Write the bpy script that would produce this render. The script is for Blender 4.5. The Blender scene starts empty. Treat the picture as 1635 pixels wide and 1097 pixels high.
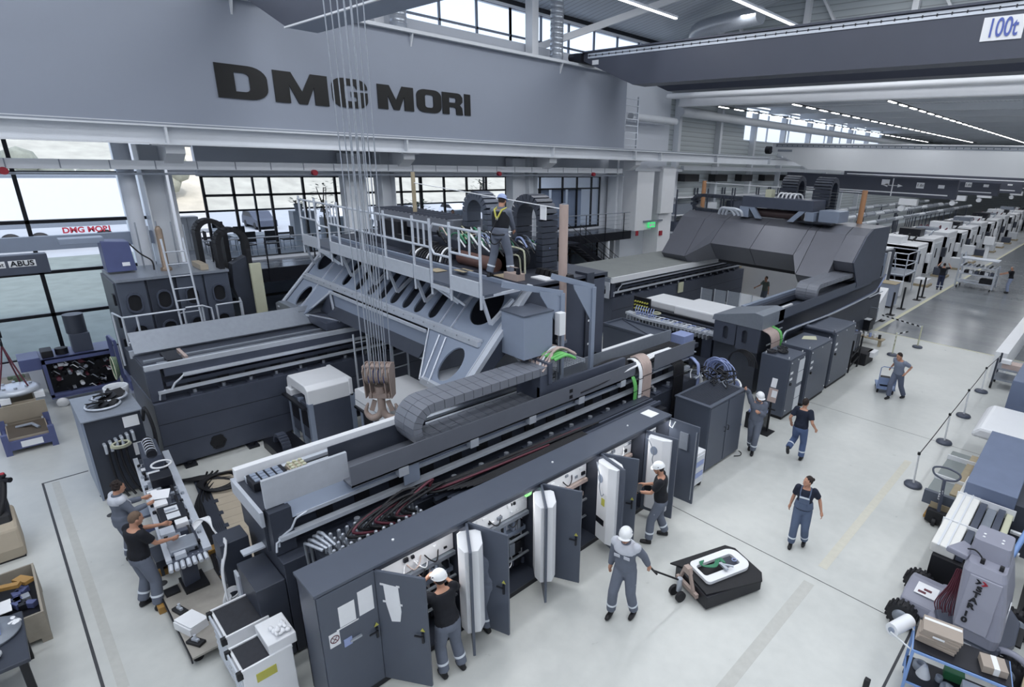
import bpy, math, random
from mathutils import Vector, Matrix
random.seed(7)
C = bpy.context.scene.collection
PI = math.pi
sc = bpy.context.scene
ORG = {}
MATS = {}

def lin(h):
    h = h.lstrip('#')
    out = []
    for i in (0, 2, 4):
        c = int(h[i:i+2], 16) / 255
        out.append(c / 12.92 if c <= .04045 else ((c + .055) / 1.055) ** 2.4)
    return (*out, 1)

def mat(name, col, rough=.5, metal=0, var=.12, scale=6, bump=0, emit=None, es=1, coat=0):
    if name in MATS:
        return MATS[name]
    m = bpy.data.materials.new(name)
    m.use_nodes = True
    n, l = m.node_tree.nodes, m.node_tree.links
    b = n['Principled BSDF']
    c = lin(col)
    b.inputs['Roughness'].default_value = rough
    b.inputs['Metallic'].default_value = metal
    if coat:
        b.inputs['Coat Weight'].default_value = coat
    tc = n.new('ShaderNodeTexCoord')
    nz = n.new('ShaderNodeTexNoise')
    nz.inputs['Scale'].default_value = scale
    nz.inputs['Detail'].default_value = 4
    l.new(tc.outputs['Object'], nz.inputs['Vector'])
    mx = n.new('ShaderNodeMix')
    mx.data_type = 'RGBA'
    mx.inputs[6].default_value = tuple(x * (1 - var) for x in c[:3]) + (1,)
    mx.inputs[7].default_value = tuple(min(1, x * (1 + var)) for x in c[:3]) + (1,)
    l.new(nz.outputs['Fac'], mx.inputs[0])
    l.new(mx.outputs[2], b.inputs['Base Color'])
    if bump:
        bp = n.new('ShaderNodeBump')
        bp.inputs['Strength'].default_value = bump
        bp.inputs['Distance'].default_value = .02
        nz2 = n.new('ShaderNodeTexNoise')
        nz2.inputs['Scale'].default_value = scale * 8
        l.new(tc.outputs['Object'], nz2.inputs['Vector'])
        l.new(nz2.outputs['Fac'], bp.inputs['Height'])
        l.new(bp.outputs['Normal'], b.inputs['Normal'])
    if emit:
        b.inputs['Emission Color'].default_value = lin(emit)
        b.inputs['Emission Strength'].default_value = es
    MATS[name] = m
    return m

def glassmat(name, col, ior=1.12, rough=.02):
    if name in MATS:
        return MATS[name]
    m = bpy.data.materials.new(name)
    m.use_nodes = True
    n, l = m.node_tree.nodes, m.node_tree.links
    n.clear()
    o = n.new('ShaderNodeOutputMaterial')
    t = n.new('ShaderNodeBsdfTransparent')
    t.inputs[0].default_value = lin(col)
    g = n.new('ShaderNodeBsdfGlossy')
    g.inputs['Roughness'].default_value = rough
    fr = n.new('ShaderNodeFresnel')
    fr.inputs['IOR'].default_value = ior
    mx = n.new('ShaderNodeMixShader')
    l.new(fr.outputs[0], mx.inputs[0])
    l.new(t.outputs[0], mx.inputs[1])
    l.new(g.outputs[0], mx.inputs[2])
    l.new(mx.outputs[0], o.inputs[0])
    MATS[name] = m
    return m

# ---- palette
slate = mat('dark slate machine paint', '4b5160', .42, .1, .12, 3)
slate2 = mat('blue grey steel paint', '8d98ab', .38, .1, .06, 2)
dark = mat('charcoal painted sheet', '3a3f4b', .42, .1, .15, 4)
dark2 = mat('mid charcoal cabinet paint', '545b69', .4, .1, .08, 3)
black = mat('black rubber', '14151b', .6, 0, .2, 8)
blackm = mat('black painted metal', '1d1f27', .4, .2, .2, 6)
white = mat('white painted metal', 'e9ebef', .35, 0, .03, 3)
offw = mat('off white panel', 'd5d9df', .45, 0, .04, 2)
alu = mat('brushed aluminium', 'ccd2dc', .35, .3, .08, 10)
steel = mat('bare steel', 'b0b6c0', .32, .5, .12, 12)
dsteel = mat('dull machined steel', '8a919c', .38, .25, .12, 10)
bluem = mat('violet blue paint', '565e88', .45, .05, .1, 4)
lblue = mat('pale blue plastic', '97a5d0', .45, 0, .08, 6)
paper = mat('white paper', 'eef0f4', .7, 0, .03, 10)
cream = mat('beige cardboard', 'b0a594', .8, 0, .08, 5)
taupe = mat('taupe plastic and paint', 'a8978f', .55, 0, .08, 5)
orange = mat('orange brown paint', 'bd8c66', .5, 0, .12, 5)
tan = mat('tan wood', 'a89b82', .7, 0, .15, 5)
amber = mat('amber painted lifting beam', 'a98246', .55, 0, .2, 7)
green = mat('green cable sheath', '6cbc68', .5, 0, .1, 6)
dgreen = mat('dark green cable sheath', '3d8262', .5, 0, .1, 6)
yellow = mat('yellow label', 'bdba58', .6, 0, .05, 6)
pyel = mat('pale yellow paint', 'c3c4ac', .6, 0, .08, 6)
red = mat('dull red plastic', 'a02838', .5, 0, .08, 6)
maroon = mat('maroon hose rubber', '5d2a38', .5, 0, .15, 6)
pink = mat('pinkish cable sheath', 'bba9a3', .6, 0, .08, 8)
skin = mat('skin', 'c09078', .55, 0, .06, 12)
greywork = mat('grey workwear cloth', '69707f', .85, 0, .1, 10)
lgrey = mat('light grey workwear yoke cloth', 'c6cad4', .85, 0, .06, 10)
blacktee = mat('black cotton', '191b23', .9, 0, .15, 10)
navytee = mat('navy cotton', '1d2436', .9, 0, .15, 10)
greytee = mat('blue grey cotton', '7f889b', .9, 0, .08, 10)
refl = mat('pale reflective band', 'dfe6ee', .4, 0, .02, 10)
hairm = mat('dark brown hair', '2b211f', .8, 0, .3, 40)
bootm = mat('black leather', '17171c', .5, 0, .2, 14)
helm = mat('white helmet shell', 'eceef0', .3, 0, .02, 6)
helmb = mat('pale blue helmet shell', '8f9fc8', .35, 0, .05, 6)
pigment = mat('plant leaves', '4f6a4c', .6, 0, .35, 12)
pot = mat('pale plant pot', 'b8bcc4', .6, 0, .08, 6)
wallw = mat('white wall plaster', 'cdd2db', .7, 0, .03, 1)
wood = mat('aged timber', '9b9488', .8, 0, .2, 8)
mirrorfloor = None
glass = glassmat('window glass', 'f2f6fa')
glassd = glassmat('clear upper glass', 'f2f6fa', 1.001)

class MB:
    def __init__(s):
        s.v = []; s.f = []; s.sm = []
    def _add(s, vs, fs, smooth=False, M=None):
        o = len(s.v)
        for p in vs:
            p = Vector(p)
            s.v.append(M @ p if M is not None else p)
        for f in fs:
            s.f.append(tuple(i + o for i in f)); s.sm.append(smooth)
        return s
    def box(s, x0, x1, y0, y1, z0, z1, M=None):
        vs = [(x, y, z) for x in (x0, x1) for y in (y0, y1) for z in (z0, z1)]
        fs = [(0, 1, 3, 2), (4, 6, 7, 5), (0, 4, 5, 1), (2, 3, 7, 6), (0, 2, 6, 4), (1, 5, 7, 3)]
        return s._add(vs, fs, False, M)
    def cb(s, c, d, M=None, rz=0):
        if rz:
            R = Matrix.Translation(Vector(c)) @ Matrix.Rotation(rz, 4, 'Z')
            if M is not None: R = M @ R
            return s.box(-d[0]/2, d[0]/2, -d[1]/2, d[1]/2, -d[2]/2, d[2]/2, R)
        return s.box(c[0]-d[0]/2, c[0]+d[0]/2, c[1]-d[1]/2, c[1]+d[1]/2, c[2]-d[2]/2, c[2]+d[2]/2, M)
    def prism(s, pts, ax, a, b, M=None, smooth=False):
        n = len(pts)
        def mk(p, t):
            return {'x': (t, p[0], p[1]), 'y': (p[0], t, p[1]), 'z': (p[0], p[1], t)}[ax]
        vs = [mk(p, a) for p in pts] + [mk(p, b) for p in pts]
        s._add(vs, [tuple(range(n))[::-1], tuple(range(n, 2*n))] + [(i, (i+1) % n, n+(i+1) % n, n+i) for i in range(n)], smooth, M)
        return s
    def ring(s, outer, inner, ax, a, b, M=None):
        "plate with a hole: outer and inner loops with the same count"
        n = len(outer)
        def mk(p, t):
            return {'x': (t, p[0], p[1]), 'y': (p[0], t, p[1]), 'z': (p[0], p[1], t)}[ax]
        vs = [mk(p, a) for p in outer] + [mk(p, a) for p in inner] + [mk(p, b) for p in outer] + [mk(p, b) for p in inner]
        fs = []
        for i in range(n):
            j = (i+1) % n
            fs += [(i, j, n+j, n+i), (2*n+i, 3*n+i, 3*n+j, 2*n+j), (i, 2*n+i, 2*n+j, j), (n+i, n+j, 3*n+j, 3*n+i)]
        return s._add(vs, fs, False, M)
    def bar(s, p, q, w, h=None, up=(0, 0, 1)):
        "rectangular bar from p to q"
        h = h or w
        p, q = Vector(p), Vector(q)
        d = (q-p).normalized()
        u = Vector(up)
        if abs(d.dot(u)) > .98: u = Vector((0, 1, 0)) if abs(d.y) < .9 else Vector((1, 0, 0))
        a = d.cross(u).normalized() * (w/2); b = a.cross(d).normalized() * (h/2)
        vs = []
        for e in (p, q):
            vs += [e-a-b, e+a-b, e+a+b, e-a+b]
        return s._add(vs, [(0, 3, 2, 1), (4, 5, 6, 7), (0, 1, 5, 4), (1, 2, 6, 5), (2, 3, 7, 6), (3, 0, 4, 7)])
    def tube(s, pts, r, n=8, closed=False, M=None):
        P = [Vector(p) for p in pts]
        m = len(P)
        R = r if isinstance(r, (list, tuple)) else [r]*m
        vs, fs = [], []
        prev = None
        for i in range(m):
            if closed: t = (P[(i+1) % m]-P[i-1])
            else: t = P[min(i+1, m-1)]-P[max(i-1, 0)]
            t = t.normalized() if t.length > 1e-9 else Vector((0, 0, 1))
            if prev is None:
                u = Vector((0, 0, 1)) if abs(t.z) < .9 else Vector((1, 0, 0))
                a = t.cross(u).normalized()
            else:
                a = (prev - t*prev.dot(t))
                a = a.normalized() if a.length > 1e-6 else t.orthogonal().normalized()
            prev = a
            b = t.cross(a)
            for k in range(n):
                an = 2*PI*k/n
                vs.append(P[i] + (a*math.cos(an)+b*math.sin(an))*R[i])
        for i in range(m if closed else m-1):
            j = (i+1) % m
            for k in range(n):
                l = (k+1) % n
                fs.append((i*n+k, i*n+l, j*n+l, j*n+k))
        s._add(vs, fs, True, M)
        if not closed:
            s._add(vs, [tuple(range(n))[::-1], tuple(range((m-1)*n, m*n))], False, M)
        return s
    def cyl(s, p, q, r, r1=None, n=16, M=None):
        return s.tube([p, q], [r, r if r1 is None else r1], n, False, M)
    def lathe(s, c, prof, n=24, ax='z', M=None):
        vs, fs = [], []
        m = len(prof)
        for (r, z) in prof:
            for k in range(n):
                a = 2*PI*k/n
                x, y = r*math.cos(a), r*math.sin(a)
                p = {'z': (x, y, z), 'x': (z, x, y), 'y': (y, z, x)}[ax]
                vs.append((c[0]+p[0], c[1]+p[1], c[2]+p[2]))
        for i in range(m-1):
            for k in range(n):
                l = (k+1) % n
                fs.append((i*n+k, i*n+l, (i+1)*n+l, (i+1)*n+k))
        s._add(vs, fs, True, M)
        s._add(vs, [tuple(range(n))[::-1], tuple(range((m-1)*n, m*n))], False, M)
        return s
    def ball(s, c, r, n=12, M=None):
        r = r if isinstance(r, (list, tuple)) else (r, r, r)
        m = n//2+1
        pr = []
        vs, fs = [], []
        for i in range(m):
            t = PI*i/(m-1)
            for k in range(n):
                a = 2*PI*k/n
                vs.append((c[0]+r[0]*max(math.sin(t), .001)*math.cos(a), c[1]+r[1]*max(math.sin(t), .001)*math.sin(a), c[2]-r[2]*math.cos(t)))
        for i in range(m-1):
            for k in range(n):
                l = (k+1) % n
                fs.append((i*n+k, i*n+l, (i+1)*n+l, (i+1)*n+k))
        return s._add(vs, fs, True, M)
    def torus(s, c, R, r, ax='z', n=24, k=8, a0=0, a1=2*PI, M=None):
        pts = []
        full = abs(a1-a0-2*PI) < 1e-6
        for i in range(n if full else n+1):
            a = a0+(a1-a0)*i/n
            x, y = R*math.cos(a), R*math.sin(a)
            p = {'z': (x, y, 0), 'x': (0, x, y), 'y': (x, 0, y)}[ax]
            pts.append((c[0]+p[0], c[1]+p[1], c[2]+p[2]))
        return s.tube(pts, r, k, full, M)
    def build(s, name, m, parent=None, bevel=0, kind=None, label=None):
        me = bpy.data.meshes.new(name)
        o = bpy.data.objects.new(name, me)
        org = ORG.get(parent, Vector((0, 0, 0))) if parent is not None else Vector((0, 0, 0))
        me.from_pydata([v-org for v in s.v], [], s.f)
        me.polygons.foreach_set('use_smooth', s.sm)
        me.update()
        me.materials.append(m)
        C.objects.link(o)
        if parent is not None:
            o.parent = parent
            ORG[o] = org.copy()
        else:
            ORG[o] = Vector((0, 0, 0))
        if bevel:
            b = o.modifiers.new('bevel', 'BEVEL'); b.width = bevel; b.segments = 2; b.limit_method = 'ANGLE'
        if kind: o['kind'] = kind
        if label: o['label'] = label
        return o

def thing(name, label, cat, loc=(0, 0, 0), group=None):
    o = bpy.data.objects.new(name, None)
    o.empty_display_size = .2
    C.objects.link(o)
    o.location = loc
    ORG[o] = Vector(loc)
    o['label'] = label; o['category'] = cat
    if group: o['group'] = group
    return o

def tag(o, label, cat, group=None, kind=None):
    o['label'] = label; o['category'] = cat
    if group: o['group'] = group
    if kind: o['kind'] = kind
    # move the origin of a one-mesh thing to its base
    return o

def struct(mb, name, m, label=None):
    o = mb.build(name, m)
    o['kind'] = 'structure'
    if label: o['label'] = label
    return o

def place(o, loc, rz=0):
    o.location = loc; o.rotation_euler = (0, 0, rz)
    return o

def kids(o):
    return [c for c in bpy.data.objects if c.parent == o]

def copy_tree(o, loc=None, rz=None, label=None, group=None, parent=None):
    c = o.copy()
    C.objects.link(c)
    c.parent = parent
    ORG[c] = Vector(loc) if loc is not None else ORG[o].copy()
    if loc is not None: c.location = loc
    if rz is not None: c.rotation_euler = (0, 0, rz)
    if label: c['label'] = label
    if group: c['group'] = group
    for k in kids(o):
        copy_tree(k, parent=c)
    return c

def arc(cx, cy, r, a0, a1, n=8):
    return [(cx+r*math.cos(a0+(a1-a0)*i/n), cy+r*math.sin(a0+(a1-a0)*i/n)) for i in range(n+1)]

def slotloop(cx, cy, w, h, n=6):
    "stadium loop, height h, width w"
    r = w/2
    return arc(cx, cy+h/2-r, r, 0, PI, n) + arc(cx, cy-h/2+r, r, PI, 2*PI, n)

def spline(pts, n=8):
    P = [Vector(p) for p in pts]
    out = []
    for i in range(len(P)-1):
        p0 = P[max(i-1, 0)]; p1 = P[i]; p2 = P[i+1]; p3 = P[min(i+2, len(P)-1)]
        for k in range(n):
            t = k/n
            out.append(.5*((2*p1)+(-p0+p2)*t+(2*p0-5*p1+4*p2-p3)*t*t+(-p0+3*p1-3*p2+p3)*t**3))
    out.append(P[-1])
    return out

def curveobj(loops, name, m, parent, M, depth, label=None):
    "filled flat shape (loops of 2D points, holes allowed) given depth, placed by M"
    cu = bpy.data.curves.new(name, 'CURVE')
    cu.dimensions = '2D'; cu.fill_mode = 'BOTH'; cu.extrude = depth/2
    for lp in loops:
        sp = cu.splines.new('POLY')
        sp.points.add(len(lp)-1)
        for i, p in enumerate(lp): sp.points[i].co = (p[0], p[1], 0, 1)
        sp.use_cyclic_u = True
    return cv2mesh(cu, name, m, parent, M, label)

def cv2mesh(cu, name, m, parent, M, label=None):
    o = bpy.data.objects.new(name, cu)
    C.objects.link(o)
    dg = bpy.context.evaluated_depsgraph_get()
    me = bpy.data.meshes.new_from_object(o.evaluated_get(dg))
    bpy.data.objects.remove(o)
    org = ORG.get(parent, Vector((0, 0, 0)))
    me.transform(Matrix.Translation(-org) @ M)
    me.materials.clear(); me.materials.append(m)
    r = bpy.data.objects.new(name, me)
    C.objects.link(r)
    r.parent = parent
    ORG[r] = org.copy()
    if label: r['label'] = label
    return r

def text(s, size, name, m, parent, M, depth=.004, bold=0, sx=1):
    cu = bpy.data.curves.new(name, 'FONT')
    cu.body = s; cu.size = size; cu.extrude = depth/2; cu.offset = bold
    cu.align_x = 'CENTER'; cu.align_y = 'CENTER'
    return cv2mesh(cu, name, m, parent, M @ Matrix.Diagonal((sx, 1, 1, 1)))

def frame(o, xa, ya):
    "matrix whose local x,y map to world directions xa, ya at origin o"
    xa = Vector(xa).normalized(); ya = Vector(ya).normalized(); za = xa.cross(ya)
    return Matrix(((xa.x, ya.x, za.x, o[0]), (xa.y, ya.y, za.y, o[1]), (xa.z, ya.z, za.z, o[2]), (0, 0, 0, 1)))

# ---- camera
cam = bpy.data.cameras.new('camera')
co = bpy.data.objects.new('camera', cam)
C.objects.link(co)
F = 899.6
cam.sensor_width = 36; cam.lens = F/1635*36
cam.shift_x = -(940.86-817.5)/1635; cam.shift_y = (565.41-548.5)/1635
cam.clip_start = .05; cam.clip_end = 2000
A = Matrix(((0.73207728, 0.68029658, 0.03548842), (0.24938433, -0.21915896, -0.94327981), (-0.63393242, 0.69940397, -0.3300966)))
# rows: camera right, down, forward in world axes
rt, dn, fw = A[0], A[1], A[2]
co.matrix_world = Matrix(((rt[0], -dn[0], -fw[0], 0), (rt[1], -dn[1], -fw[1], 0), (rt[2], -dn[2], -fw[2], 7.5), (0, 0, 0, 1)))
sc.camera = co
sc.view_settings.view_transform = 'Standard'
sc.view_settings.look = 'None'
sc.view_settings.gamma = 1
sc.view_settings.use_curve_mapping = False
sc.view_settings.exposure = 0
# ================= SETTING =================
def floormat(name, c0, c1, rough, streak=False):
    m = bpy.data.materials.new(name); m.use_nodes = True
    n, l = m.node_tree.nodes, m.node_tree.links
    b = n['Principled BSDF']
    tc = n.new('ShaderNodeTexCoord')
    a = n.new('ShaderNodeTexNoise'); a.inputs['Scale'].default_value = .35; a.inputs['Detail'].default_value = 6
    d = n.new('ShaderNodeTexNoise'); d.inputs['Scale'].default_value = 4.5; d.inputs['Detail'].default_value = 5
    mp = n.new('ShaderNodeMapping')
    if streak: mp.inputs['Scale'].default_value = (.25, 2.2, 1)
    l.new(tc.outputs['Object'], mp.inputs[0])
    l.new(mp.outputs[0], a.inputs['Vector']); l.new(tc.outputs['Object'], d.inputs['Vector'])
    ad = n.new('ShaderNodeMath'); ad.operation = 'MULTIPLY_ADD'; ad.inputs[1].default_value = .3; 
    l.new(d.outputs['Fac'], ad.inputs[0]); l.new(a.outputs['Fac'], ad.inputs[2])
    rp = n.new('ShaderNodeValToRGB')
    rp.color_ramp.elements[0].position = .42; rp.color_ramp.elements[0].color = lin(c0)
    rp.color_ramp.elements[1].position = .82; rp.color_ramp.elements[1].color = lin(c1)
    l.new(ad.outputs[0], rp.inputs[0]); l.new(rp.outputs[0], b.inputs['Base Color'])
    mr = n.new('ShaderNodeMapRange'); mr.inputs[3].default_value = rough*.75; mr.inputs[4].default_value = rough*1.35
    l.new(d.outputs['Fac'], mr.inputs[0]); l.new(mr.outputs[0], b.inputs['Roughness'])
    return m
fm = floormat('pale epoxy floor', 'babdbb', 'cfd1ce', .3)
fdark = floormat('grey polished aisle floor', '6a6f75', '7f8387', .2, True)
fmid = floormat('grey concrete hall floor', '9a9da0', 'b0b2b3', .35)
struct(MB().box(-23.6, 15, -12, 29, -.3, 0), 'floor', fm, 'pale glossy epoxy floor of the near hall')
struct(MB().box(-23.6, -7.45, 29, 125, -.3, 0), 'floor', fmid)
struct(MB().box(-7.45, -1.0, 29, 125, -.3, 0), 'floor', fdark, 'dark polished transport aisle')
struct(MB().box(-1.0, 15, 29, 125, -.3, 0), 'floor', fm)
linem = mat('pale yellow floor paint', 'c9c7ac', .5, 0, .1, 4)
joint = mat('dark floor joint filler', '3c3e42', .6, 0, .3, 9)
scuff = mat('worn grey floor paint', 'bbbcb8', .5, 0, .12, 9)
struct(MB().box(-7.6, -7.42, 28.9, 110, 0, .004), 'trim_1', linem, 'pale yellow painted edge line of the aisle')
struct(MB().box(-7.4, -1.0, 28.93, 29.03, 0, .004), 'trim_2', linem)
j = MB()
j.box(-6.2, 6, 9.59, 9.605, 0, .003); j.box(-6.2, 6, 17.9, 17.912, 0, .002)
j.box(-16.6, -8.9, -.16, -.12, 0, .003); j.box(-16.62, -16.58, -.16, .66, 0, .003)
j.box(-.92, -.88, -2, 11.5, 0, .003)
struct(j, 'trim_3', joint, 'dark joints and lines in the floor')
struct(MB().box(-16.5, -8.9, .0, .13, 0, .002).box(-2.75, -2.55, 3.5, 9.4, 0, .002), 'trim_4', scuff, 'worn bands on the floor')
struct(MB().box(-2.72, -2.55, 10, 16, 0, .0015), 'trim_9', mat('faint pale floor line', 'cccabe', .5, 0, .1, 9))
# floor sockets
for i, (x, y) in enumerate([(-11.0, .95), (-15.1, .75), (-14.1, .72), (-12.7, 1.05)]):
    o = MB().lathe((x, y, 0), [(.085, 0), (.085, .008), (.06, .012), (.0, .012)], 18).build('floor_socket', joint)
    tag(o, ['round dark floor socket beside the two drawer trolleys', 'round floor socket nearest the fan-topped cabinet', 'round floor socket left of the woman in overalls', 'round floor socket behind the man in black shirt'][i], 'floor socket', 'floor sockets')
o = MB().box(-19.6, -19.2, -1.1, -.85, 0, .012).build('floor_grate', joint); tag(o, 'square dark floor grate at the left edge of the photo', 'grate')

# walls
WX = -23.5
wl = MB()
wl.box(WX-.3, WX, -12, 32.3, -.3, 1.0)                      # parapet under the big window
wl.box(WX-.3, WX, -12, 33, 7.55, 12.6)                      # above windows behind runway girder
wl.box(WX-.3, WX, 26.4, 33, -.3, 7.6)
struct(wl, 'wall_left', wallw)
struct(MB().box(WX-.3, WX, 5.7, 26.4, 3.1, 3.5).box(WX-.3, WX, 5.7, 26.4, 6.4, 7.55), 'wall_left', wallw)
struct(MB().box(15, 15.3, -12, 125, -.3, 18), 'wall_right', wallw)
struct(MB().box(-24, 15.3, -12.3, -12, -.3, 18), 'wall_back', wallw)
# siding of the farther hall
def sidemat(name, c, sc_, axis='Z'):
    m = bpy.data.materials.new(name); m.use_nodes = True
    n, l = m.node_tree.nodes, m.node_tree.links
    b = n['Principled BSDF']; b.inputs['Roughness'].default_value = .55
    tc = n.new('ShaderNodeTexCoord')
    wv = n.new('ShaderNodeTexWave'); wv.bands_direction = axis; wv.inputs['Scale'].default_value = sc_; wv.inputs['Distortion'].default_value = 0
    l.new(tc.outputs['Object'], wv.inputs[0])
    rp = n.new('ShaderNodeValToRGB'); rp.color_ramp.elements[0].position = 0; rp.color_ramp.elements[1].position = .12
    k = lin(c); rp.color_ramp.elements[0].color = (k[0]*.6, k[1]*.6, k[2]*.6, 1); rp.color_ramp.elements[1].color = k
    l.new(wv.outputs['Fac'], rp.inputs[0]); l.new(rp.outputs[0], b.inputs['Base Color'])
    bp = n.new('ShaderNodeBump'); bp.inputs['Strength'].default_value = .5; bp.inputs['Distance'].default_value = .03
    l.new(wv.outputs['Fac'], bp.inputs['Height']); l.new(bp.outputs[0], b.inputs['Normal'])
    return m
siding = sidemat('grooved grey wall panels', 'bcc3c6', 1.0)
ceilm = sidemat('grooved ceiling panels', 'cdd3da', .9, 'Y')
ceilr = sidemat('ribbed roof panels', 'c2c8ce', 1.3, 'X')
struct(MB().box(-24.3, -24, 33, 125, -.3, 9.2).box(-24.3, -24, 33, 44, 9.2, 12).box(-24.3, -24, 78, 125, 9.2, 12), 'wall_left', siding, 'grooved panel wall of the farther hall')
for k in range(8):
    o = MB().box(-24.0, -23.55, 34.2+k*5.4, 34.5+k*5.4, 0, 11.5).build('hall_column', offw); tag(o, 'pale steel column along the left wall of the farther hall', 'column', 'columns of the farther hall')
struct(MB().box(-24.3, 15, 33, 33.2, 11.35, 18), 'wall_end', siding, 'grooved grey wall panels above the passage to the farther hall')
struct(MB().box(-24.3, 15, 124.8, 125, -.3, 12), 'wall_far', siding)
# roof: sloping side strip then flat
rf = MB()
rf.prism([(-24.4, 14.35), (-9, 17.4), (15.3, 17.4), (15.3, 17.7), (-9, 17.7), (-24.4, 14.65)], 'y', -12.3, 33)
struct(rf, 'ceiling', ceilm)
struct(MB().box(-24.3, 15.3, 33.2, 125, 11.9, 12.2), 'ceiling', ceilr)
# skylight window band and side windows
frame_m = mat('grey window frame', '6c7482', .4, .2, .05, 5)
dframe = mat('black window frame', '15171e', .4, .2, .1, 5)
def window(n, x, y0, y1, z0, z1, ys, zs, m, w=.07, g=None, d=.1):
    b = MB()
    for y in [y0]+ys+[y1]: b.box(x-d/2, x+d/2, y-w/2, y+w/2, z0, z1)
    for z in [z0]+zs+[z1]: b.box(x-d/2, x+d/2, y0, y1, z-w/2, z+w/2)
    r = struct(b, 'window_%d' % n, m)
    gl = MB().box(x-.012, x+.012, y0, y1, z0, z1).build('window_pane', g or glass, r)
    return r
window(1, -23.6, -11, 4.6, 1.0, 7.55, [-9.1, -5.9, -3.2, -1.2, 1.19, 3.6], [2.3, 3.6, 5.1, 6.5], dframe, .1)
window(2, -24.1, 5.2, 12.0, 12.4, 14.15, [6.9, 8.6, 10.3], [12.95], frame_m, .09)
window(3, -24.1, 12.0, 20.0, 12.4, 14.15, [14, 16, 18], [12.95], frame_m, .09)
window(4, -24.1, 20.0, 32.8, 12.4, 14.15, [22, 24, 26, 28, 30], [12.95], frame_m, .09)
window(5, -24.15, 44, 78, 9.2, 11.7, [44+4.2*i for i in range(1, 8)], [10.4], offw, .12, glassd)
window(6, -23.6, 5.8, 26.4, 3.5, 6.4, [6.73, 7.96, 9.15, 10.4, 11.44, 13.3, 14.25, 15.5, 16.77, 17.93, 19.2, 21.54, 23.26, 24.43, 25.66], [5.75], dframe, .08)
window(7, -23.6, 5.8, 26.4, 1.0, 3.1, [7.0, 8.6, 10.2, 12, 14, 16, 18, 20, 22, 24], [2.0], dframe, .08)
struct(MB().box(-24.3, -23.9, -12, 33, 12.3, 12.45).box(-24.4, -23.9, -12, 33, 14.12, 14.22), 'trim_5', offw, 'white sill and head rail of the upper windows')
struct(MB().box(-24.4, -23.95, -12, 33, 14.2, 14.5), 'trim_6', blackm, 'black strip standing for the shade in the gap above the upper windows')  # solid strip, the shade of the gap is put into its black colour
# steel columns along the left wall
def column(y, lab, z1=7.38):
    t = thing('steel_column', lab, 'column', (-22.9, y, 0), 'wall columns')
    b = MB()
    b.box(-23.3, -22.6, y-.3, y-.27, 0, z1).box(-23.3, -22.6, y+.27, y+.3, 0, z1).box(-22.97, -22.93, y-.27, y+.27, 0, z1)
    b.box(-23.35, -22.55, y-.35, y+.35, 0, .04)
    b.build('column_shaft', offw, t, .004)
    b = MB()
    b.prism([(-22.6, 7.35), (-21.7, 7.35), (-21.7, 7.15), (-22.2, 6.85), (-22.6, 6.8)], 'y', y+.25, y+.75)
    b.box(-22.6, -21.6, y+.1, y+.9, 7.35, 7.42)
    b.build('corbel', white, t)
    return t
column(4.3, 'white steel wall column at the right end of the tall left window')
column(12.2, 'white steel wall column behind the hanging crane ropes')
column(20.2, 'white steel wall column behind the worker with the blue helmet')
column(27.1, 'white steel wall column beside the steel stair')
o = MB().cyl((-22.7, 3.62, 1), (-22.7, 3.62, 7.5), .22, n=20).build('round_duct', wallw); tag(o, 'pale round duct rising beside the column at the tall left window', 'duct')
for i, y in enumerate((11.4, 19.9)):
    o = MB().box(-23.3, -22.75, y-.95, y-.42, 3.5, 7.3).box(-23.35, -22.9, y-.42, y+.0, 3.5, 7.3).build('column_casing', offw, bevel=.01)
    tag(o, ['pale boxed column casing left of the crane ropes', 'pale boxed column casing left of the column behind the helmeted worker'][i], 'wall casing')
# foil wrapped ducts up by the top windows
foil = mat('foil duct wrap', 'b9bfc8', .3, .55, .15, 14)
for i, (x, y, r, z0) in enumerate([(-22.3, 12.95, .32, 11.88), (-22.3, 21.4, .32, 11.88)]):
    b = MB(); pr = []
    for k in range(12):
        z = z0+k*.22; pr += [(r, z), (r, z+.2), (r+.02, z+.21)]
    b.lathe((x, y, 0), pr, 20)
    tag(b.build('foil_duct', foil), ['foil wrapped round duct between the first two top windows', 'foil wrapped round duct right of the top middle window'][i], 'duct')
b = MB(); b.tube(spline([(-20.6, 30.8, 11.9), (-20.6, 30.8, 13.4), (-20.5, 30.7, 14.0), (-19.6, 30.0, 14.4), (-16, 29.6, 14.6)]), .45, 18)
tag(b.build('foil_duct', foil), 'bent foil duct rising above the end of the big dark crane girder', 'duct')
for y, l_ in ((12.5, 'white steel post right of the first top window'), (20.55, 'white steel post right of the middle top window')): tag(MB().box(-23.4, -22.9, y-.2, y+.2, 11.9, 14.5).build('roof_post', white), l_, 'post')
# end wall posts and braces
b = MB()
for x in (-24, -20.2, -15, -9.7, -4.4): b.box(x-.14, x+.14, 32.7, 33, 11.35, 18)
for (a, c) in (((-20.2, 16.9), (-17.4, 12.3)), ((-15, 16.9), (-12.2, 12.6)), ((-9.7, 16.9), (-6.9, 12.6))): b.bar((a[0], 32.85, a[1]), (c[0], 32.85, c[1]), .3, .12)
tag(b.build('wall_bracing', white), 'white steel posts and diagonal braces on the high end wall', 'bracing')
b = MB().bar((-24, 21.5, 12.6), (-18, 29, 16.2), .3, .3)
tag(b.build('roof_brace', white), 'long sloping white roof brace left of the foil duct', 'brace')
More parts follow.
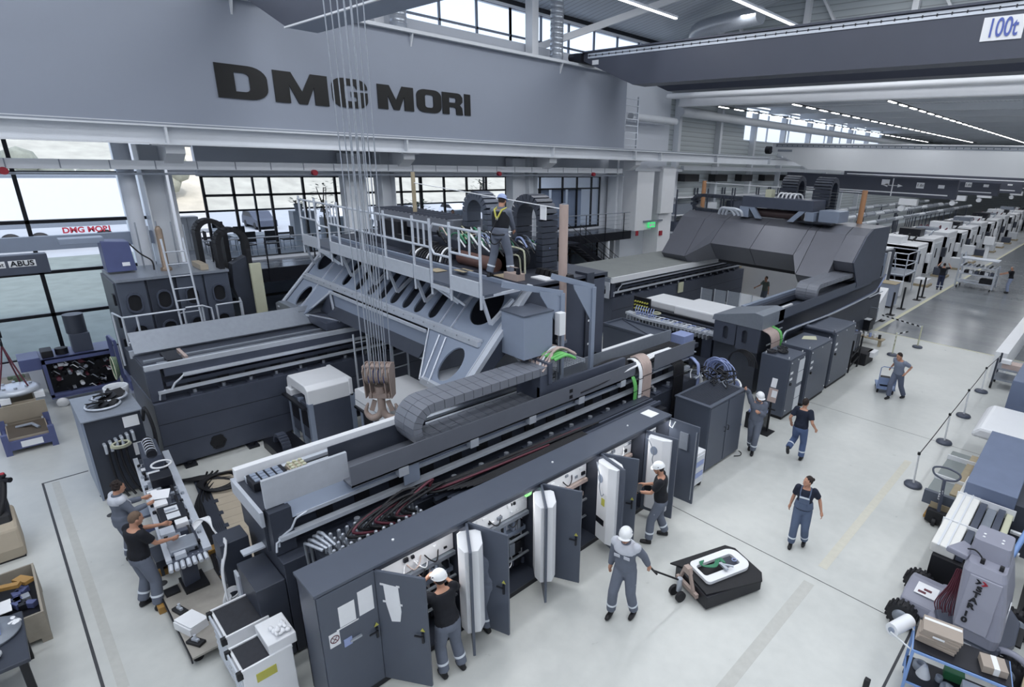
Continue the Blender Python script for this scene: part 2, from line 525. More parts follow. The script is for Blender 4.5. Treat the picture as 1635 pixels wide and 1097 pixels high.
# beams and pipes over the passage
b = MB().box(-22.4, 15, 32.3, 32.6, 10.75, 11.25).box(-22.4, 15, 32.2, 32.7, 10.72, 10.78).box(-22.4, 15, 32.2, 32.7, 11.2, 11.26)
tag(b.build('passage_beam', white), 'long white horizontal beam below the dark crane girders', 'beam')
b = MB().cyl((-22.8, 31.6, 11.25), (15, 31.6, 11.25), .16, n=14)
tag(b.build('white_pipe', white), 'white pipe running just above the passage beam', 'pipe')
b = MB().cyl((-22.8, 28, 9.85), (-22.8, 32.6, 9.85), .22, n=16)
tag(b.build('wall_pipe', offw), 'thick white wall pipe right of the lettered girder', 'pipe')
b = MB().cyl((-23.0, 33.4, 10.5), (-23.0, 110, 10.5), .28, n=16)
tag(b.build('grey_pipe', offw), 'grey pipe under the far ceiling along the left wall', 'pipe')
# ladder frame at end of girder
b = MB()
for y in (27.0, 28.2): b.box(-22.5, -22.4, y, y+.08, 8.1, 10.9)
for k in range(8): b.box(-22.5, -22.4, 27, 28.2, 8.2+k*.36, 8.25+k*.36)
tag(b.build('wall_ladder', alu), 'grey wall ladder beside the end of the lettered girder', 'ladder')
# near white wall units right of office windows
o = MB().box(-23.5, -22.3, 28.4, 30.1, 3.2, 6.9).build('wall_box', white, bevel=.02); tag(o, 'tall white wall-hung cabinet left of the exit sign', 'wall cabinet')
o = MB().box(-23.5, -22.3, 30.9, 32.3, 0, 7.1).build('wall_panel', white, bevel=.02); tag(o, 'white wall panel right of the exit sign behind the rear machine', 'wall panel')
o = MB().box(-22.3, -22.0, 30.6, 32.0, 4.2, 7.0).build('wall_box', white, bevel=.02); tag(o, 'large white wall box above the exit sign', 'wall cabinet')
es = thing('exit_sign', 'small green glowing emergency exit sign under the white wall box', 'exit sign', (-22.1, 29.9, 3.6))
MB().box(-22.2, -22.12, 29.6, 30.3, 3.35, 3.68).build('sign_face', mat('green exit light', '2fae62', .4, 0, .02, 3, emit='49d07c', es=.9), es)
MB().box(-22.119, -22.11, 29.68, 29.9, 3.42, 3.6).box(-22.119, -22.11, 30.0, 30.12, 3.45, 3.6).prism([(30.12, 3.44), (30.24, 3.52), (30.12, 3.6)], 'x', -22.119, -22.11).build('sign_symbol', white, es)
MB().box(-22.35, -22.2, 29.2, 31.2, 3.7, 3.8).box(-22.3, -22.2, 29.9, 29.95, 3.5, 3.75).build('sign_bracket', dsteel, es)
o = MB().box(-22.29, -22.25, 28.5, 28.75, 2.9, 3.2).build('fire_sign', red); tag(o, 'small red and white wall sign beside the stair', 'sign')
o = MB().box(-22.29, -22.22, 31.0, 31.3, 2.75, 3.05).build('alarm_box', red); tag(o, 'small dull red alarm box on the white wall panel', 'alarm box')

# ================= RUNWAY GIRDER WITH LETTERS =================
girm = mat('grey girder paint', '8f96a4', .45, .05, .03, .5)
gt = thing('runway_girder', 'huge pale grey crane runway girder carrying black lettering', 'girder', (-21.9, 8, 8.0))
b = MB().box(-22.5, -21.95, -12, 26.5, 8.0, 11.75)
b.build('girder_web', girm, gt)
b = MB().box(-22.7, -21.7, -12, 26.6, 11.75, 11.87).box(-22.6, -21.85, -12, 26.5, 7.95, 8.03)
b.build('girder_flange', offw, gt)
for y in (7.0, 13.2, 21.3): MB().prism([(-21.95, 11.75), (-21.75, 11.75), (-21.95, 11.3)], 'y', y, y+.06).build('stiffener', offw, gt)
LM = mat('black lettering', '121212', .35, 0, .05, 4)
def LT(name, loops, y, z, sy, sz):
    M = frame((-21.93, y, z), (0, 1, 0), (0, 0, 1)) @ Matrix.Diagonal((sy, sz, 1, 1))
    curveobj(loops, name, LM, gt, M, .05)
def rrect(x0, y0, x1, y1, r0, r1, r2, r3, n=6, ry=1.0):
    # corners: bl, br, tr, tl
    o = []
    for (cx, cy, r, a) in ((x0, y0, r0, PI), (x1, y0, r1, 1.5*PI), (x1, y1, r2, 0), (x0, y1, r3, .5*PI)):
        if r == 0: o.append((cx, cy)); continue
        px = cx + (r if cx == x0 else -r); py = cy + (r*ry if cy == y0 else -r*ry)
        for i in range(n+1):
            t = a + .5*PI*i/n
            o.append((px+r*math.cos(t), py+r*ry*math.sin(t)))
    return o
Dl = [rrect(0, 0, 1, 1, 0, .36, .36, 0), rrect(.35, .22, .64, .78, 0, .12, .12, 0)[::-1]]
Ml = [[(0, 0), (.27, 0), (.27, .58), (.42, 0), (.58, 0), (.73, .58), (.73, 0), (1, 0), (1, 1), (.68, 1), (.5, .4), (.32, 1), (0, 1)]]
Gl = [rrect(0, 0, 1, 1, .3, .3, .3, .3)[:14] + [(1, .3), (1, .56), (.52, .56), (.52, .38), (.68, .38), (.68, .3), (.66, .23), (.38, .23), (.34, .3), (.34, .7), (.38, .77), (.64, .77), (.68, .66), (1, .66)] + rrect(0, 0, 1, 1, .3, .3, .3, .3)[14:]]
Ol = [rrect(0, 0, 1, 1, .3, .3, .3, .3), rrect(.33, .22, .67, .78, .1, .1, .1, .1)[::-1]]
Rl = [[(0, 0), (.32, 0), (.32, .34), (.55, .34), (.64, .3), (.66, 0), (.98, 0), (.95, .33), (.84, .46), (.97, .6), (.97, .82), (.86, .97), (.75, 1), (0, 1)], [(.32, .55), (.32, .78), (.6, .78), (.65, .74), (.65, .59), (.6, .55)]]
Il = [[(0, 0), (1, 0), (1, 1), (0, 1)]]
LT('letter_D', Dl, 6.28, 8.87, 1.5, 1.0)
LT('letter_M', Ml, 7.98, 8.88, 1.8, .98)
LT('letter_G', Gl, 9.93, 8.9, 1.33, .98)
LT('letter_M', Ml, 11.66, 8.97, 1.52, .86)
LT('letter_O', Ol, 13.32, 8.98, 1.15, .86)
LT('letter_R', Rl, 14.52, 8.99, 1.02, .84)
LT('letter_I', Il, 15.62, 9.0, .3, .84)
# lower crane runway beam
rb = thing('runway_beam', 'white steel crane runway beam with bolted flange below the lettered girder', 'beam', (-21.7, 8, 7.4))
MB().box(-22.0, -21.4, -12, 60, 7.9, 7.95).box(-21.75, -21.65, -12, 60, 7.45, 7.9).box(-22.0, -21.4, -12, 60, 7.4, 7.45).build('beam_profile', offw, rb)
MB().box(-21.75, -21.65, -12, 60, 7.95, 8.0).build('crane_rail', dsteel, rb)
for y in (4.6, 12.5, 20.5, 27.0, 29.5, 36, 44): MB().box(-21.95, -21.42, y-.03, y+.03, 7.45, 7.9).build('stiffener', offw, rb)
# cable trunking on the wall
tr = thing('cable_trunking', 'long white wall trunking with dark joints above the windows', 'trunking', (-22.3, 8, 6.7))
MB().box(-22.4, -22.2, -12, 26.8, 6.66, 6.92).build('trunking_body', offw, tr)
b = MB()
for k in range(34): b.box(-22.2, -22.19, -10+k*1.1, -9.97+k*1.1, 6.68, 6.92)
b.build('trunking_joint', dsteel, tr)
MB().box(-22.45, -22.2, -12, 27, 6.5, 6.56).build('trunking_tray', dsteel, tr)
o = MB().box(-22.35, -22.1, 33, 110, 6.9, 7.15).box(-22.3, -22.2, 28, 33, 6.8, 6.95).build('far_trunking', offw); tag(o, 'pale trunking continuing along the farther hall wall', 'trunking')
for i, y in enumerate((.95, 9.05, 17.6, 24.2)):
    o = MB().cyl((-22.2, y, 6.6), (-22.05, y, 6.6), .1, n=14).build('alarm_button', red)
    tag(o, ['round red signal lamp below the trunking on the tall left window', 'round red signal lamp left of the crane ropes', 'round red signal lamp above the middle office windows', 'round red signal lamp above the last office windows'][i], 'signal lamp', 'wall signal lamps')
# wall panel strip between runway beam and windows

# ================= OVERHEAD CRANES =================
crm = mat('anthracite crane paint', '4a4e5b', .45, .1, .06, 1)
def crane_girder(name, lab, y, th, z0, z1, x0, xt, x1, m, zt, flange=alu, cap=None):
    "x0 outer end, xt where the underside starts to rise, zt lower edge at the end"
    t = thing(name, lab, 'crane girder', ((x0+x1)/2, y, z0))
    b = MB().prism([(x0, z1), (x0, zt), (xt, z0), (x1, z0), (x1, z1)], 'y', y, y+th)
    b.build('girder_box', m, t)
    b = MB().box(x0, x1, y-.12, y+th+.12, z1, z1+.07)
    b.build('top_flange', m, t)
    if flange:
        b = MB().box(x0+.3, x1, y-.03, y, z1-.12, z1-.03).box(x0+.3, x1, y-.03, y, z1-.25, z1-.16)
        b.build('conductor_rail', flange, t)
        b = MB()
        n = int((x1-x0)/.42)
        for k in range(min(n, 99)): b.box(x0+.4+k*.42, x0+.44+k*.42, y-.05, y-.03, z1-.18, z1-.1)
        b.build('rail_clip', blackm, t)
    return t
g1 = crane_girder('crane_girder', 'big dark anthracite crane girder with a load plate at upper right', 22.5, .9, 10.75, 12.3, -21.5, -18.3, 15, crm, 11.95)
lp = MB().box(-4.62, -3.56, 22.47, 22.5, 11.28, 11.93)
lp.build('load_plate', white, g1, label='white load plate')
lbl = mat('blue sign paint', '5566b0', .5, 0, .05, 5)
text('100t', .72, 'load_text', lbl, g1, frame((-4.09, 22.45, 11.6), (1, 0, 0), (0, 0, 1)), .01, .008, .6)
MB().box(-20.9, -20.5, 22.47, 22.5, 11.75, 11.95).build('maker_plate', white, g1)
MB().box(-22.0, -21.5, 22.3, 23.6, 11.87, 12.3).cyl((-22.4, 22.5, 12.15), (-21.9, 22.5, 12.15), .2).cyl((-22.0, 22.9, 12.05), (-21.6, 22.9, 12.05), .16).build('end_carriage', blackm, g1)
g2 = crane_girder('crane_girder', 'second dark crane girder right behind the one with the load plate', 25.3, .9, 10.75, 12.3, -21.5, -18.3, 15, crm, 11.95)
MB().box(-22.2, -21.5, 24.9, 26.6, 11.87, 12.2).build('end_carriage', blackm, g2)
g3 = crane_girder('crane_girder', 'dark crane girder crossing the top left corner above the lettering', 6.95, .85, 10.5, 12.2, -21.5, -17.7, 15, crm, 11.95, None)
MB().box(-17.7, 15, 6.9, 6.95, 10.46, 10.5).build('girder_edge', white, g3)
MB().box(-17.7, 15, 6.97, 7.78, 10.48, 10.5).build('girder_underside', slate2, g3)
whm = mat('white crane paint', 'cfd2d6', .4, 0, .04, .6)
g4 = crane_girder('crane_girder', 'long white crane girder spanning the farther hall', 45.8, .9, 7.2, 9.05, -22.3, -19.1, 15, whm, 8.5, dsteel)
MB().cyl((-22.8, 45.8, 8.55), (-22.4, 45.8, 8.55), .3).build('buffer', black, g4)
MB().box(-21.8, -20.6, 45.78, 45.8, 8.45, 8.62).build('maker_plate', dsteel, g4)
# ropes, hook block
hb = thing('hook_block', 'taupe crane hook block with five sheaves hanging on steel ropes', 'hook block')
HX, HY, HZ = -10.88, 5.3, 2.95

for k in range(5):
    x = -.3+k*.15
    MB().lathe((x, 0, HZ), [(.0, -.055), (.31, -.055), (.335, -.04), (.28, 0), (.335, .04), (.31, .055), (.0, .055)], 32, 'x').build('sheave', taupe, hb)
for x in (-.39, -.225, .225, .39): MB().prism(arc(0, HZ, .36, .15*PI, .85*PI, 8)+[(-.26, HZ-.2), (-.2, HZ-.75), (.2, HZ-.75), (.26, HZ-.2)], 'x', x-.014, x+.014).build('cheek_plate', taupe, hb)
for s_ in (-1, 1): MB().box(-.42, .42, s_*.2-.03, s_*.2+.03, HZ+.26, HZ+.31).build('tie_bar', taupe, hb)
MB().box(-.33, .33, -.14, .14, HZ-.78, HZ-.62).build('crosshead', taupe, hb, .01)
MB().cyl((0, 0, HZ-.4), (0, 0, HZ-.62), .17, n=22).cyl((0, 0, HZ-.78), (0, 0, HZ-1.2), .12, n=20).build('hook_shank', taupe, hb)
for s_ in (-1, 1):
    MB().tube(spline([(0, 0, HZ-1.15), (s_*.1, 0, HZ-1.4), (s_*.34, 0, HZ-1.5), (s_*.5, 0, HZ-1.3), (s_*.42, 0, HZ-1.0)], 6), [.11]*12+[.1, .1, .09, .09, .08, .07, .07, .06, .06, .05, .05, .04, .03], 10).build('hook_arm', taupe, hb)
    MB().bar((s_*.2, 0, HZ-.9), (s_*.32, 0, HZ-1.25), .05, .14).build('safety_latch', taupe, hb)
for k in range(4): MB().box(-.235+k*.15, -.215+k*.15, -.3, .3, HZ-.2, HZ+.2).build('rope_guard', bluem, hb)
for k in range(5):
    for s_ in (-1, 1): MB().tube([(-.3+k*.15, s_*.31, HZ), (-.34+k*.17, s_*.5, 15.9)], .016, 6).build('wire_rope', steel, hb)
place(hb, (HX, HY, HZ*.3), PI/4); hb.scale = (.7, .7, .7); ORG[hb] = Vector((HX, HY, 0))
b = MB().box(HX-1, HX+1, HY-1, HY+1.2, 12.3, 12.9)
tag(b.build('crane_trolley', crm), 'dark crane trolley carrying the hook block above the machines', 'crane trolley')
# far dark cranes with white stripes
for i, (y, z0, z1, xa, xb) in enumerate([(47.5, 5.55, 6.9, -21.5, -9.0), (62, 5.5, 6.9, -21.5, -8.6), (70, 5.6, 6.9, -21.5, -7.9), (84, 5.6, 6.9, -21.5, -7.0), (98, 5.7, 7.0, -21.5, 4), (60.5, 6.6, 7.3, -21.5, 6)]):
    t = thing('light_crane', ['dark overhead crane beam with a white stripe and arrow plates behind the rear machine', 'second dark striped overhead crane beam in the farther hall', 'third dark striped overhead crane beam in the farther hall', 'fourth dark striped overhead crane beam in the farther hall', 'farthest dark overhead crane beam', 'thin dark overhead crane beam close under the white girder'][i], 'overhead crane', ((xa+xb)/2, y, z0), 'dark light cranes')
    MB().box(xa, xb, y, y+.5, z0, z1).build('crane_beam', crm, t)
    MB().box(xa+.3, xb-.5, y-.02, y, z0+.22, z0+.3).build('stripe', white, t)
    xm = xb-4.2
    MB().box(xm-.04, xm+.04, y-.03, y-.015, z0-.0, z1-.1).prism([(xm-.7, z0+.75), (xm-.35, z0+.87), (xm-.35, z0+.63)], 'y', y-.03, y-.015).prism([(xm+.7, z0+.75), (xm+.35, z0+.87), (xm+.35, z0+.63)], 'y', y-.03, y-.015).box(xm-.4, xm+.4, y-.03, y-.015, z0+.73, z0+.77).build('arrow_mark', white, t)
    MB().box(xb-2.6, xb-2.1, y-.03, y-.01, z0+.65, z0+1.05).build('load_plate', white, t)
    pl = MB().box(xb-1.2, xb-.8, y-.03, y-.01, z0+.72, z0+.95)
    if i < 2: MB().box(xa+7.5, xa+8.05, y-.03, y-.01, z0+.75, z0+1.15).build('load_plate', white, t)
    pl.build('maker_plate', white, t)
    if i < 2:
        text('1.6t', .3, 'plate_text', blackm, t, frame((xb-2.35, y-.04, z0+.85), (1, 0, 0), (0, 0, 1)), .01)
    if i < 4:
        MB().box(xb-3.4, xb-2.2, y-.6, y-.1, z0-.55, z0-.1).cyl((xb-3.2, y-.5, z0-.8), (xb-3.2, y-.1, z0-.8), .22).build('hoist', white, t)
# light rows of the farther hall
lampm = mat('lamp tube glow', 'ffffff', .4, 0, 0, 3, emit='ffffff', es=6)
for r, x in enumerate((-21.7, -16.55, -11.05)):
    y = 36
    for k in range(26):
        if k == 0:
            pass
        t0 = MB().box(x-.07, x+.07, y+k*2.1, y+1.15+k*2.1, 10.96, 11.0).build('strip_light', lampm)
        tag(t0, ['strip light of the row nearest the left wall under the far ceiling', 'strip light of the middle row under the far ceiling', 'strip light of the right row under the far ceiling'][r], 'strip light', ['strip lights in the left row', 'strip lights in the middle row', 'strip lights in the right row'][r])
    o = MB().box(x-.1, x+.1, 34, 92, 11.0, 11.06).build('light_rail', blackm)
    tag(o, ['dark carrier rail of the left row of strip lights', 'dark carrier rail of the middle row of strip lights', 'dark carrier rail of the right row of strip lights'][r], 'light rail')
for i, (y0, x) in enumerate(((19.6, -16.9), (23.9, -13.2))):
    t = thing('ceiling_lamp', ['tubular ceiling lamp at the top edge beside the foil duct', 'tubular ceiling lamp above the big dark girder'][i], 'lamp', (x, y0, 13.5))
    MB().box(x-.1, x+.1, y0-2, y0+4, 13.5, 13.58).build('lamp_body', dsteel, t)
    MB().box(x-.06, x+.06, y0-2, y0+4, 13.46, 13.5).build('lamp_tube', lampm, t)

# cross beams under far ceiling
b = MB()
for k in range(14): b.box(-24, 15, 36+k*6, 36.3+k*6, 11.45, 11.9)
struct(b, 'trim_7', offw, 'cross beams under the far ceiling')

# ================= OUTSIDE =================
grass = mat('dull green lawn', '848c86', .9, 0, .25, 1.5)
asph = mat('pale concrete yard', 'b2b5b9', .9, 0, .1, .4)
o = MB().box(-160, -24.6, -60, 160, -.5, -.2).build('yard', asph); o['kind'] = 'structure'
o = MB().box(-52, -27.5, -30, 17, -.2, -.15).build('lawn', grass); tag(o, 'lawn outside the tall left window', 'grass', kind='stuff')
o = MB().prism([(-160, -.2), (-80, -.2), (-96, 5), (-160, 22)], 'y', -80, 200).build('hillside', mat('pale scrub hillside', 'b5b2a6', .95, 0, .35, .5, bump=.6)); o['kind'] = 'structure'
tk = thing('truck', 'white semi trailer parked outside the tall left window', 'truck', (-56, 4, -.2))
MB().box(-58.4, -56, -12, 8.6, 1.95, 4.75).build('trailer_box', white, tk)
MB().box(-58.3, -56.02, -12, 8.7, 4.75, 4.95).box(-58.2, -56.1, -12, 8.5, 1.35, 1.9).build('trailer_frame', dsteel, tk)
for y in (1.8, 3.3, 6.9):
    w = MB().lathe((-56.2, y, .45), [(.0, -.15), (.55, -.15), (.58, -.1), (.58, .1), (.55, .15), (.0, .15)], 22, 'x').build('wheel', black, tk)
    MB().lathe((-56.0, y, .45), [(.0, -.03), (.3, -.03), (.26, .03), (.0, .03)], 18, 'x').build('rim', white, w)
for y, c in ((5.9, black),):
    text('DMG MORI', .55, 'trailer_lettering', red, tk, frame((-55.98, 5.9, 1.1), (0, 1, 0), (0, 0, 1)), .02, .02)
for i in range(7):
    bx = -78-random.random()*12
    by = -14+i*5+random.random()*3
    t = thing('shrub', 'pale leafless shrub on the hillside outside', 'shrub', (bx, by, .5), 'hillside shrubs')
    b = MB()
    for k in range(6): b.ball((bx+random.uniform(-1.5, 1.5), by+random.uniform(-2, 2), 1+random.random()*2.5+max(0, (-80-bx)*.3)), random.uniform(1, 1.9), 8)
    b.build('crown', mat('pale dry foliage', '8f9286', .95, 0, .4, 2, bump=.8), t)
o = MB().box(-40.5, -39, 6.0, 8.2, -.2, 9.5).build('outside_panel', offw); tag(o, 'pale building panel standing outside the right side of the tall left window', 'panel')
for i in range(7):
    y = 12+i*7.5
    t = thing('parked_car', ['parked white car seen through the office windows', 'parked dark car seen through the office windows'][i % 2], 'car', (-62, y, -.2), 'parked cars outside')
    m_ = [white, slate][i % 2]
    b = MB().prism([(-64.2, .1), (-59.8, .1), (-59.8, .7), (-60.8, .85), (-61.6, 1.4), (-63.4, 1.4), (-64, .8)], 'y', y-.9, y+.9)
    b.build('car_body', m_, t, .04)
    MB().cyl((-60.6, y-.92, .15), (-60.6, y+.92, .15), .32).cyl((-63.2, y-.92, .15), (-63.2, y+.92, .15), .32).build('wheel', black, t)
    MB().prism([(-61.1, .9), (-61.7, 1.33), (-63.2, 1.33), (-63.6, .9)], 'y', y-.91, y+.91).build('car_window', blackm, t)

# ================= LIGHT =================
w = bpy.data.worlds.new('sky'); sc.world = w; w.use_nodes = True
wn, wlk = w.node_tree.nodes, w.node_tree.links
bg = wn['Background']
sk = wn.new('ShaderNodeTexSky'); sk.sky_type = 'NISHITA'; sk.sun_disc = False; sk.sun_elevation = math.radians(48); sk.sun_rotation = math.radians(90); sk.air_density = 1; sk.dust_density = 4
mxs = wn.new('ShaderNodeMix'); mxs.data_type = 'RGBA'; mxs.inputs[0].default_value = .75
wlk.new(sk.outputs[0], mxs.inputs[6]); mxs.inputs[7].default_value = (2.4, 2.55, 2.9, 1)
wlk.new(mxs.outputs[2], bg.inputs[0])
bg.inputs[1].default_value = .55
sun = bpy.data.lights.new('sun', 'SUN'); sun.energy = 1.5; sun.angle = math.radians(3); sun.color = (1, .98, .95)
so = bpy.data.objects.new('sun', sun); C.objects.link(so); so.rotation_euler = (0, math.radians(38), math.radians(10))
def area(x, y, z, sx, sy, p, col=(.94, .965, 1.0), rot=(0, 0, 0)):
    l = bpy.data.lights.new('hall_lamp', 'AREA'); l.shape = 'RECTANGLE'; l.size = sx; l.size_y = sy; l.energy = p; l.color = col
    o = bpy.data.objects.new('hall_lamp', l); C.objects.link(o); o.location = (x, y, z); o.rotation_euler = rot
    return o
for x in (-16.5, -10.5, -4.5, 1.5, 8):
    for y in (-6, 2, 10, 18, 27):
        if x == -16.5: area(x, y, 14.6, .8, 4.5, 230)
        else: area(x, y, 16, .8, 5, 270)
for x in (-16.5, -11, -5.6, 2):
    for y in (40, 54, 70, 90): area(x, y, 10.8, 1, 12, 260)
# ================= helpers for repeated parts =================
def reps(name, m, parent, mb, offs, bevel=0):
    "one mesh, copied as separate parts at each offset"
    o = mb.build(name, m, parent, bevel)
    base = o.location.copy()
    out = [o]
    o.location = base + Vector(offs[0])
    for d in offs[1:]:
        c = o.copy(); C.objects.link(c); c.parent = parent
        c.location = base + Vector(d); ORG[c] = ORG[o]; out.append(c)
    return out
def wavytube(b, pts, r, n=6, k=6):
    b.tube(spline(pts, k), r, n)

# ================= BEDS =================
def bed(name, lab, xi, xo, y0, y1, left=True, top=2.6):
    "long machine bed; visible face at xo, other side xi"
    s = 1
    t = thing(name, lab, 'machine bed', ((xi+xo)/2, y0, 0))
    MB().box(xi, xo+.1, y0, y1, .08, 1.72).build('base_block', slate if left else dark, t, .01)
    b = MB()
    for z in (.62, 1.18): b.box(xo+.1, xo+.103, y0, y1, z, z+.012)
    b.build('panel_seam', black, t)
    MB().box(xi+.05, xo-.22, y0+.02, y1, 1.72, 2.5).build('upper_block', dark, t)
    b = MB()
    # stepped side with pockets
    b.box(xo-.22, xo-.04, y0+.35, y1, 2.3, 2.52).box(xo-.22, xo-.12, y0+.35, y1, 2.02, 2.12)
    b.build('side_ledge', slate, t)
    MB().box(xo-.25, xo, y0, y0+.28, 1.74, 2.5).build('end_plate', slate, t, .01)
    n = int((y1-y0-1)/.62)
    reps('pocket', black, t, MB().box(xo-.219, xo-.2, y0+.8, y0+1.05, 1.82, 2.0), [(0, k*.62, 0) for k in range(n)])
    reps('clamp_plate', slate, t, MB().box(xo-.18, xo+.06, y0+.75, y0+1.0, 1.72, 1.76), [(0, k*.62, 0) for k in range(n)])
    reps('clamp_bolt', steel, t, MB().cyl((xo-.06, y0+.87, 1.76), (xo-.06, y0+.87, 1.84), .045, n=8), [(0, k*.62, 0) for k in range(n)])
    # two long rails on the side with joggled ends
    b = MB().tube([(xo+.02, y0+.42, 1.98), (xo+.03, y0+.5, 2.12), (xo+.03, y0+.62, 2.2), (xo+.03, y0+.7, 2.28), (xo+.03, y1, 2.28)], .025, 8)
    b.box(xo-.04, xo+.05, y0+.7, y1, 2.24, 2.31)
    b.build('upper_rail', alu, t)
    b = MB().box(xo-.02, xo+.06, y0+.15, y1, 1.92, 1.99)
    b.tube([(xo+.03, y0+.15, 1.78), (xo+.03, y0+.18, 1.95), (xo+.03, y0+.3, 2.0)], .02, 8)
    b.build('lower_rail', alu, t)
    # guideways on top
    MB().box(xo-.12, xo-.03, y0, y1, 2.5, 2.62).build('guide_rail', white if not left else alu, t, .006)
    MB().box(xi+1.0, xo-.14, y0+.05, y1, 2.42, 2.52).build('guide_channel', dark, t)
    MB().box(xo-.42, xo-.33, y0+.3, y1, 2.52, 2.56).box(xo-.7, xo-.6, y0+.1, y1, 2.52, 2.58).build('inner_rail', dsteel, t, .004)
    MB().box(xi+.95, xi+1.03, y0-.02, y1, 2.45, 2.64).build('edge_strip', alu, t)
    reps('foot', blackm, t, MB().box(xo-.1, xo+.3, y0+.3, y0+.55, 0, .06).cyl((xo+.17, y0+.42, .06), (xo+.17, y0+.42, .1), .06, n=8), [(0, k*1.4, 0) for k in range(int((y1-y0)/1.4))])
    reps('lifting_pocket', black, t, MB().ring(slotloop(y0+1.1, .38, .36, .4, 3), slotloop(y0+1.1, .38, .26, .3, 3), 'x', xo+.1, xo+.13).box(xo+.101, xo+.11, y0+.97, y0+1.23, .23, .53), [(0, 0, 0), (0, 2.6, 0), (0, 5.2, 0)])
    return t
lb = bed('machine_bed', 'long dark left machine bed under the walkway gantry, with bright side rails', -17.9, -15.45, 2.0, 14.5)
# slanted sheet cover on the outer side
MB().prism([(-16.75, 2.62), (-16.72, 2.6), (-17.05, 3.05), (-17.08, 3.05)], 'y', 2.05, 14.4).build('slanted_cover', dsteel, lb)
MB().box(-16.5, -15.7, 2.5, 2.8, 2.52, 2.6).build('bellows_end', blackm, lb)
MB().box(-16.5, -15.75, 2.85, 2.92, 2.52, 2.62).build('brush_strip', pink, lb)
MB().box(-15.349, -15.34, 5.0, 5.35, 1.25, 1.55).build('nameplate', slate2, lb)

# right bed
rbx = thing('machine_bed', 'long dark right machine bed with white guide rail in front of the gantry', 'machine bed', (-8.7, 2, 0))
MB().box(-9.3, -7.75, 2.05, 13.0, .05, 1.7).build('base_block', dark, rbx, .01)
MB().box(-9.25, -8.2, 2.0, 13.0, 1.7, 2.42).build('upper_block', dark, rbx)
MB().box(-9.38, -9.25, 2.0, 13.0, 2.42, 2.64).build('guide_rail', white, rbx, .008)
MB().box(-9.2, -9.1, 2.1, 13.0, 2.42, 2.52).box(-8.98, -8.92, 2.2, 13.0, 2.42, 2.5).box(-8.8, -8.7, 2.3, 13.0, 2.42, 2.55).build('inner_rail', alu, rbx, .004)
MB().box(-9.08, -8.99, 2.2, 13.0, 2.42, 2.47).build('guide_groove', blackm, rbx)
MB().box(-9.4, -9.33, 2.0, 2.2, 2.2, 2.45).box(-9.4, -8.1, 1.95, 2.0, 2.2, 2.45).build('end_bar', alu, rbx)
MB().box(-8.18, -8.12, 2.05, 3.3, 2.46, 2.93).build('guard_sheet', mat('pale grey sheet', 'b4b9c2', .45), rbx, .004)
MB().box(-8.2, -7.98, 2.04, 2.34, 1.72, 2.45).build('end_plate', dark, rbx)
MB().prism([(-8.2, 2.46), (-8.12, 2.46), (-7.98, 2.26), (-8.0, 2.24), (-8.2, 2.3)], 'y', 2.3, 13.0).build('side_slope', slate2, rbx)
MB().box(-8.08, -7.98, 2.4, 13.0, 2.22, 2.28).tube([(-7.98, 2.1, 1.86), (-7.98, 2.12, 2.0), (-7.98, 2.3, 2.08), (-7.98, 2.38, 2.22), (-7.98, 2.55, 2.27)], .018, 8).build('upper_rail', alu, rbx)
MB().box(-8.04, -7.92, 2.12, 13.0, 1.96, 2.03).tube([(-7.96, 2.05, 1.8), (-7.96, 2.07, 1.95), (-7.96, 2.2, 2.0)], .018, 8).build('lower_rail', alu, rbx)
reps('pocket', black, rbx, MB().box(-8.2, -8.17, 2.75, 3.0, 1.95, 2.18), [(0, k*.62, 0) for k in range(16)])
reps('clamp_plate', slate, rbx, MB().box(-8.02, -7.76, 2.5, 2.76, 1.7, 1.75), [(0, k*.62, 0) for k in range(17)])
reps('clamp_bolt', steel, rbx, MB().cyl((-7.9, 2.63, 1.75), (-7.9, 2.63, 1.84), .05, n=8), [(0, k*.62, 0) for k in range(17)])
MB().box(-9.1, -8.75, 2.1, 2.62, 2.44, 2.58).build('scraper_block', blackm, rbx, .01)
reps('scraper_cell', slate2, rbx, MB().box(-9.06, -8.98, 2.14, 2.22, 2.58, 2.6), [(i*.1, j*.11, 0) for i in range(3) for j in range(4)])
MB().box(-9.1, -8.75, 2.68, 2.95, 2.44, 2.55).build('distributor_block', cream, rbx, .01)
reps('distributor_outlet', pyel, rbx, MB().cyl((-9.05, 2.72, 2.55), (-9.05, 2.72, 2.59), .03, n=8), [(i*.1, j*.09, 0) for i in range(3) for j in range(3)])
# channel that carries the cable chain
traym = mat('grey channel sheet', '6d717b', .45, .1, .08, 3)
tr1 = thing('cable_channel', 'long grey sheet metal channel holding the nearest cable carrier', 'cable channel', (-8.2, 6, 2.4))
MB().box(-8.6, -7.83, 3.2, 10.35, 2.45, 2.48).build('channel_floor', traym, tr1)
MB().box(-7.85, -7.83, 3.2, 10.35, 2.44, 2.82).build('front_sheet', traym, tr1)
MB().box(-8.62, -8.6, 3.2, 5.0, 2.44, 2.86).build('back_sheet', dark, tr1)
MB().box(-8.35, -8.2, 3.7, 4.9, 2.48, 2.52).build('white_strip', white, tr1)
reps('bracket', alu, tr1, MB().box(-7.95, -7.82, 4.0, 4.18, 2.3, 2.46), [(0, k*1.45, 0) for k in range(5)])
MB().box(-7.88, -7.86, 4.1, 4.4, 2.08, 2.44).build('hanging_plate', slate2, tr1)
reps('cutout', black, tr1, MB().box(-7.829, -7.826, 8.05, 8.15, 2.52, 2.6), [(0, 0, 0), (0, 0, .14)])
o = thing('cable_channel', 'short grey sheet beyond the pink cable bundles at the channel end', 'cable channel', (-7.8, 12, 2.4))
MB().box(-7.83, -7.81, 11.1, 12.95, 2.42, 2.84).build('front_sheet', traym, o)
